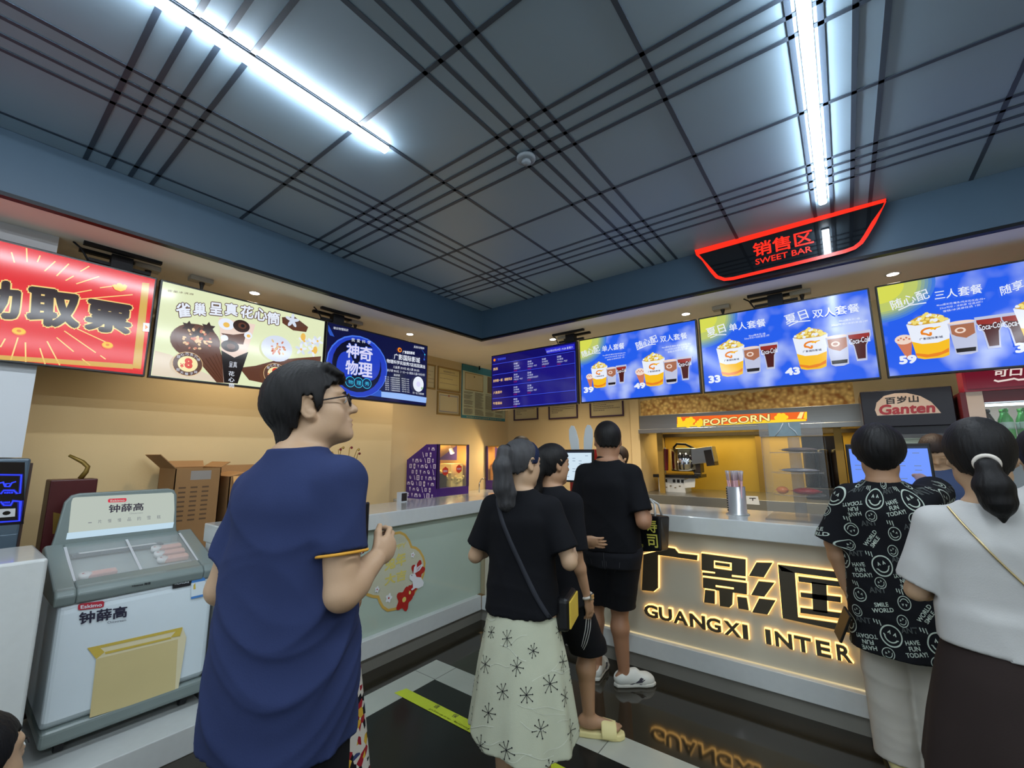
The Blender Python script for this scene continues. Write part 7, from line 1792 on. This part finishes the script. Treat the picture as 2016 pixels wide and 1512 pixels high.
for leg in (p.lR, p.lL): shoe(p, leg, t, m_shw, m_shs, 'slip_on_shoe', 'sneaker', mark)
# tote on his right forearm
m_tote = M('tote_black', (18, 19, 22), rough=0.35, var=0.08, scale=5); m_toty = M('tote_yellow', (206, 198, 90), rough=0.4, var=0.04); m_totw = M('tote_handle', (190, 192, 190), rough=0.5, var=0.04)
q = at_depth(1284, 1050, 2.80)
tt = thing('tote_bag', 'black tote bag with yellow lettering hanging from the arm of the person in black polo', 'bag', tuple(q), math.radians(-6))
mb = MB(); mb.add([(-0.10, -0.05, 0.115), (0.085, -0.06, 0.12), (0.10, 0.06, 0.11), (-0.09, 0.06, 0.12), (-0.075, -0.065, -0.115), (0.085, -0.06, -0.09), (0.08, 0.055, -0.10), (-0.07, 0.055, -0.12)], [(0, 1, 2, 3), (7, 6, 5, 4), (0, 4, 5, 1), (1, 5, 6, 2), (2, 6, 7, 3), (3, 7, 4, 0)], m_tote); mb.build('bag_body', tt, bevel=0.012, segs=3)
pc = Pic(lambda a, b: (a, b), lambda u, v, d: (u, -0.068 - d, v))
for i, (ch, z) in enumerate((('寿', 0.015), ('司', -0.075))): pc.tfit(ch, (0.0, z), (0.07, z + 0.004), (-0.004, z + 0.08), m_toty, bold=0.015, px=False)
pc.tfit('寿', (-0.055, -0.085), (-0.03, -0.085), (-0.055, -0.06), m_toty, px=False)
pc.build('lettering', tt)
for y in (-0.045, 0.045):
    mb = MB(); mb.tube([(-0.05, y, 0.115), (-0.035, y * .6, 0.19), (0.0, 0, 0.215), (0.04, y * .6, 0.185), (0.05, y, 0.115)], 0.007, m_totw, n=6); mb.build('handle', tt)

# ---------------------------------------------------------------- woman in black tee and striped shorts
t2 = thing('person', 'person in black tee and black shorts with three white stripes, wearing yellow slides', 'person'); place(t2, 1086, 2.42, -38)
g = lambda px, py, z=0.0: to_local(t2, on(px, py, 2, z))
h1, t1 = g(1142, 1446), g(1215, 1452)
fd = unit((t1 - h1) * np.array([1, 1, 0]))
p = pose(1.54, 0.98, head=(-0.30, -0.10, 0), armR=((0.035, -0.02, -0.285), (0.045, 0.06, -0.525)), handR=(0.35, (-1, 0, 0)), handL=(0.25, None))
wl = to_local(t2, at_depth(1150, 1062, 2.56)); p0 = pose(1.54, 0.98)
aL = reach(p0.shL, wl, p0.s, (-1, 0, -0.6))
p = pose(1.54, 0.98, head=(-0.30, -0.10, 0), armR=((0.035, -0.02, -0.285), (0.045, 0.06, -0.525)), armL=aL, handR=(0.35, (-1, 0, 0)), handL=(0.2, (0.3, 1, 0)),
         legR=((h1[0] + fd[0] * 0.055, h1[1] + fd[1] * 0.055, 0.44), (h1[0] + fd[0] * 0.05, h1[1] + fd[1] * 0.05, 0.10), tuple(fd)))
body(p, t2, sk_mid, h=0.0055, female=True)
tee(p, t2, m_blackc2, 'tee_shirt', hem=0.80, sleeve=0.92, loose=1.18, fold=0.004, seed=31, sl_r=1.55)
def stripes(P, F):
    it = []
    for k in range(3):
        u0 = 0.200 + 0.032 * k; v, f = ribbon2d([np.array([u0 + 0.012 * math.sin(3 * z), z]) for z in np.linspace(0.44, 0.66, 24)], 0.012); it.append((v, f, 0))
    ev, ef, em = laid(P, F, it, tuple(((p.lR[0] + p.lR[1]) / 2)[:2])); return ev, ef, em, [m_whitec]
trousers(p, t2, m_blackc2, 'sport_shorts', top=1.0, low=0.47, loose=1.12, tip=0.10, extra=stripes, cover=0.84)
S = hair_grid(p, 0.0045, 0.36, 0.24); hair_cap(S, p, [(-0.14, -0.07), (-0.05, -0.07), (0.0, -0.02), (0.03, 0.02), (0.06, 0.05), (0.11, 0.07)], 0.014)
hq = lambda x, y, z: p.headc + p.hR @ (np.array([x, y, z]) * p.s); b0 = hq(0, -0.11, 0.0)
S.chain([hq(-0.02, -0.09, 0.03), b0 + np.array([-0.012, -0.02, -0.06]), b0 + np.array([-0.012, -0.012, -0.15]), b0 + np.array([-0.01, 0.0, -0.22])], [0.045, 0.046, 0.038, 0.012], 0.02)
strands(S, 0.002); sd_object('hair', S, h_black, t2)
m_sly = M('slide_yellow', (222, 210, 150), rough=0.6, var=0.03)
for leg in (p.lR, p.lL): shoe(p, leg, t2, m_sly, m_sly, 'slide', 'slide')
m_wat = M('watch_band', (196, 190, 178), rough=0.4, var=0.05); c, d = p.wrR - unit(p.wrR - p.elR) * 0.012, unit(p.wrR - p.elR); u, v, _ = frame_of(d)
mb = MB(); mb.tube([c + 0.031 * p.s * (math.cos(a) * u + math.sin(a) * v) for a in np.linspace(0, 6.283, 21)[:-1]], 0.007, m_wat, n=8, closed=True); w_ = mb.build('wristwatch', t2)
mb = MB(); q = c + 0.037 * p.s * np.array([1, 0, 0]); mb.obox(q, (0.008, 0.028, 0.03), m_chrome); mb.build('watch_case', w_, bevel=0.003)

# ---------------------------------------------------------------- boy in smiley shirt
t = thing('person', 'person in black tee covered in pale smiley prints and grey trousers, tapping the till', 'person'); place(t, 1730, 2.24, 0, rz=0)
p0 = pose(1.575, 1.02); wr = to_local(t, at_depth(1812, 938, 2.50)); aR = reach(p0.shR, wr, p0.s, (1, -0.2, -0.7))
p = pose(1.575, 1.02, head=(0.05, -0.10, 0), armR=aR, armL=((-0.10, -0.01, -0.27), (-0.065, 0.02, -0.505)), handR=(0.45, (-0.3, 0, -1)), handL=(0.9, (1, 0, 0))); p.hs = 1.10; p.headc = p.headc + np.array([0, 0, 0.02])
body(p, t, sk_mid, h=0.0055)
def smile_print(P, F):
    it = []; r = random.Random(6)
    cv = lambda x: (math.cos(x), math.sin(x))
    def rib(pts, w_, mi=0): v, f = ribbon2d([np.array(q, float) for q in pts], w_); it.append((v, f, mi))
    def smiley(u, z, R0, rt):
        T = lambda x, y: (u + R0 * (x * math.cos(rt) - y * math.sin(rt)), z + R0 * (x * math.sin(rt) + y * math.cos(rt)))
        v, f = ribbon2d([np.array(T(*cv(a))) for a in np.linspace(0, 6.283, 37)[:-1]], R0 * 0.13, True); it.append((v, f, 0))
        rib([T(0.62 * math.cos(a), 0.62 * math.sin(a)) for a in np.linspace(math.pi * 1.08, math.pi * 1.92, 15)], R0 * 0.12)
        for sx in (-1, 1): rib([T(sx * 0.15, 0.12), T(sx * 0.27, 0.38), T(sx * 0.40, 0.12)], R0 * 0.10)
        for sx in (-1, 1): rib([T(sx * 0.72, -0.12), T(sx * 0.55, -0.24)], R0 * 0.10)
    def words(lines, u, z, hgt, rt, mi=0):
        for i, wd in enumerate(lines):
            v, f = text2d(wd, 0.02); 
            v = v / v[:, 1].max() * hgt; v = v - np.array([v[:, 0].max() / 2, (i + 0.5 - len(lines) / 2) * hgt * 1.3])
            R2 = np.array([[math.cos(rt), -math.sin(rt)], [math.sin(rt), math.cos(rt)]]); it.append((v @ R2.T + np.array([u, z]), f, mi))
    z0 = 0.61
    for row in range(6):
        zc = z0 + row * 0.155
        for col in range(-3, 4):
            u = col * 0.20 + (0.06 if row % 2 else -0.02); j = (row * 3 + col * 2) % 4
            smiley(u - 0.045, zc + 0.035, 0.030 if j % 2 else 0.046, 0.35 * ((row + col) % 3 - 1) + (math.pi if j == 3 else 0))
            smiley(u - 0.065, zc - 0.045, 0.025, 0.6)
            words((['HAVE', 'FUN', 'TODAY!'], ['SMILE', 'WORLD'], ['HAVE', 'FUN', 'TODAY!'], ['WORLD', 'SMILE'])[j], u + 0.052, zc - 0.01, 0.019, 0.22 + (math.pi if j == 2 else 0) + (0.7 if j == 3 else 0))
            words(['ANT'], u + 0.04, zc + 0.062, 0.026, 0.15, 1)
            for k in range(3): rib([(u + 0.005 + 0.012 * k, zc - 0.06), (u + 0.009 + 0.013 * k, zc - 0.076 - 0.004 * k)], 0.0045)
    ev, ef, em = laid(P, F, it, (0, 0)); return ev, ef, em, [m_print, m_pdark]
tee(p, t, m_blackc2, 'smiley_tee', hem=0.585, sleeve=0.98, loose=1.36, h=0.0065, fold=0.004, seed=41, sl_r=1.75, flare=0.98, extra=smile_print)
trousers(p, t, m_pantgrey, 'trousers', top=1.0, low=0.07, loose=1.14, tip=0.088, fold=0.004, cover=0.64)
S = hair_grid(p, 0.0045); hair_cap(S, p, [(-0.14, -0.115), (-0.085, -0.105), (-0.05, -0.045), (-0.02, -0.005), (0.03, -0.005), (0.05, 0.04), (0.11, 0.05)], 0.033, tall=0.004, back=0.004); strands(S, 0.002); sd_object('hair', S, h_black, t)
for leg in (p.lR, p.lL): shoe(p, leg, t, m_sly, m_shs, 'shoe', 'sneaker')
q = at_depth(1660, 1228, 2.17)
mb = MB(); mb.box((-0.006, -0.04, -0.085), (0.006, 0.04, 0.075), m_blk); o = mb.build('phone', None, loc=tuple(q), rotz=0.25, bevel=0.004); o.rotation_euler = (0.35, 0.25, 0.4); tag(o, 'dark phone hanging in the left hand of the person in the smiley shirt', 'phone')

# ---------------------------------------------------------------- woman in white tee, dark skirt
t = thing('person', 'person with low black ponytail, white tee and dark brown skirt at the right', 'person'); place(t, 1928, 1.50, 4)
p = pose(1.55, 1.0, head=(0.06, -0.12, 0), armR=((0.09, 0.0, -0.27), (0.04, 0.19, -0.30)), armL=((-0.085, 0.02, -0.275), (-0.02, 0.22, -0.30)), handR=(0.5, (-1, 0, 0)), handL=(0.5, (1, 0, 0))); p.hs = 1.06; p.headc = p.headc + np.array([0, 0, 0.035])
body(p, t, sk_light, h=0.0055, female=True)
sh_ = tee(p, t, m_whitec, 'tee_shirt', hem=0.945, sleeve=0.86, loose=1.16, fold=0.006, seed=55, sl_r=1.55, neckcut=1.25); WP, WF = mesh_of(sh_)
S = SD((-0.36, -0.33, 0.38), (0.36, 0.33, 1.02), 0.007)
S.loft([(0.43, 0, 0, .270, .235), (0.6, 0, 0, .238, .20), (0.78, 0, -.005, .195, .155), (0.9, 0, 0, .158, .118), (0.98, 0, 0, .14, .104)], 0.02, ex=2.1, ripple=lambda th, Z: 1 + 0.03 * np.sin(7 * th + 1) * np.clip((0.9 - Z) / 0.4, 0, 1))
sd_object('skirt', S, m_brownc, t)
S = hair_grid(p, 0.004, 0.40, 0.28); hair_cap(S, p, [(-0.14, -0.08), (-0.06, -0.07), (-0.03, -0.03), (-0.01, 0.018), (0.02, 0.01), (0.05, 0.045), (0.11, 0.065)], 0.018, tall=0.006)
hq = lambda x, y, z: p.headc + p.hR @ (np.array([x, y, z]) * p.s); b0 = hq(0.0, -0.112, -0.035)
S.chain([hq(0, -0.095, -0.03), b0 + np.array([0, -0.016, -0.018]), b0 + np.array([0.004, -0.026, -0.075]), b0 + np.array([0.010, -0.026, -0.125]), b0 + np.array([0.014, -0.022, -0.185])], [0.024, 0.028, 0.047, 0.042, 0.006], 0.012)
strands(S, 0.0015); sd_object('hair', S, h_black, t)
m_tie = M('hair_tie_white', (214, 206, 196), rough=0.4, var=0.04); c = b0 + np.array([0, -0.006, -0.004])
mb = MB(); mb.tube([c + 0.028 * (math.cos(a) * np.array([1, 0, 0]) + math.sin(a) * np.array([0, -0.35, 0.94])) for a in np.linspace(0, 6.283, 25)[:-1]], 0.007, m_tie, n=8, closed=True); mb.build('hair_tie', t)
for leg in (p.lR, p.lL): shoe(p, leg, t, m_shw, m_shs, 'shoe', 'sneaker')
m_chn = M('chain_gold', (196, 176, 130), rough=0.3, metal=0.7, var=0.1)
tb = thing('shoulder_bag', 'thin gold chain strap crossing the back of the white tee, its bag hidden in front', 'bag', t.location, t.rotation_euler[2])
band(None, (WP, WF), [(-0.118 + 0.31 * k, 1.335 - 0.42 * k - 0.03 * math.sin(3.1 * k)) for k in np.linspace(0, 1, 34)], 0.006, m_chn, 'chain_strap', tb, 0.005)
mb = MB(); mb.box((0.17, 0.06, 0.66), (0.25, 0.22, 0.82), m_bagk); mb.build('pouch', tb, bevel=0.015, segs=3)

# ---------------------------------------------------------------- others, partly seen
def simple(label, px, depth, turn, H, shirt, hair, head=(0, 0, 0), rz=None, wide=1.0, female=True, pants=None, skin=None, h=0.009):
    t = thing('person', label, 'person'); place(t, px, depth, turn, rz)
    p = pose(H, wide, head=head, armR=((0.06, 0.0, -0.28), (0.02, 0.16, -0.38)), armL=((-0.06, 0.0, -0.28), (-0.02, 0.16, -0.38)))
    body(p, t, skin or sk_light, h=h, female=female); tee(p, t, shirt, 'shirt', hem=0.80, sleeve=0.75, loose=1.14, h=0.009, fold=0.003, seed=int(px) % 50)
    trousers(p, t, pants or m_blackc, 'trousers', top=1.0, low=0.08, loose=1.06, h=0.009, fold=0.002, cover=0.84)
    S = hair_grid(p, 0.006); hair_cap(S, p, [(-0.14, -0.11), (-0.04, -0.10), (0.0, -0.04), (0.03, 0.02), (0.06, 0.05), (0.11, 0.068)] if female else SHORT, 0.016); strands(S, 0.0015); sd_object('hair', S, hair, t)
    for leg in (p.lR, p.lL): shoe(p, leg, t, m_shw, m_shs, 'shoe', 'sneaker')
    return t, p
simple('person with black hair and white top cut off by the right edge', 2062, 1.76, 8, 1.585, m_whitec, h_black)
simple('person with brown hair behind the counter beside the blue till screen', 1842, 3.05, 0, 1.60, m_bluec, h_brown, rz=165, head=(0.2, -0.65, 0))
simple('person behind the counter corner, only dark hair seen above the grey ponytail', 1026, 5.0, 0, 1.68, m_blackc, h_black, rz=150, female=False)
simple('person behind the counter mostly hidden by the head of the person in black polo', 1219, 4.4, 0, 1.555, m_bluec, h_brown, rz=160)
# child at the lower left corner
t = thing('person', 'short person with dark hair at the lower left corner, only the face edge seen', 'person'); place(t, 2, 0.86, -52)
p = pose(1.04, 1.15, head=(0.0, 0.05, 0)); p.hs = 1.42; p.headc = np.array([0, 0.02, 0.915]) 
p.neck = np.array([0, 0.0, 0.80]); body(p, t, sk_light, h=0.0055, female=True); tee(p, t, m_whitec, 'shirt', hem=0.8, sleeve=0.7, loose=1.15, h=0.008, fold=0.002)
trousers(p, t, m_bluec, 'trousers', top=1.0, low=0.08, loose=1.1, h=0.009, fold=0.0)
S = hair_grid(p, 0.0045); hair_cap(S, p, [(-0.14, -0.07), (-0.04, -0.05), (-0.02, 0.02), (0.02, 0.015), (0.05, 0.055), (0.11, 0.062)], 0.012); strands(S, 0.001); sd_object('hair', S, h_black, t)
hq = lambda x, y, z: p.headc + p.hR @ (np.array([x, y, z]) * p.s * p.hs)
for sx in (-1, 1):
    mb = MB(); mb.ell(hq(0.031 * sx, 0.083, 0.008), (0.0118,) * 3, m_eyew, 16, 10); e_ = mb.build('eye', t); mb = MB(); mb.ell(hq(0.031 * sx, 0.093, 0.008), (0.0056, 0.004, 0.006), m_iris, 12, 8); mb.build('iris', e_)
    mb = MB(); mb.tube([hq(0.018 * sx, 0.098, 0.016), hq(0.034 * sx, 0.102, 0.019), hq(0.048 * sx, 0.092, 0.015)], [0.001, 0.0022, 0.001], h_black, n=6); mb.build('eyelashes', t)
for leg in (p.lR, p.lL): shoe(p, leg, t, m_shw, m_shs, 'shoe', 'sneaker')
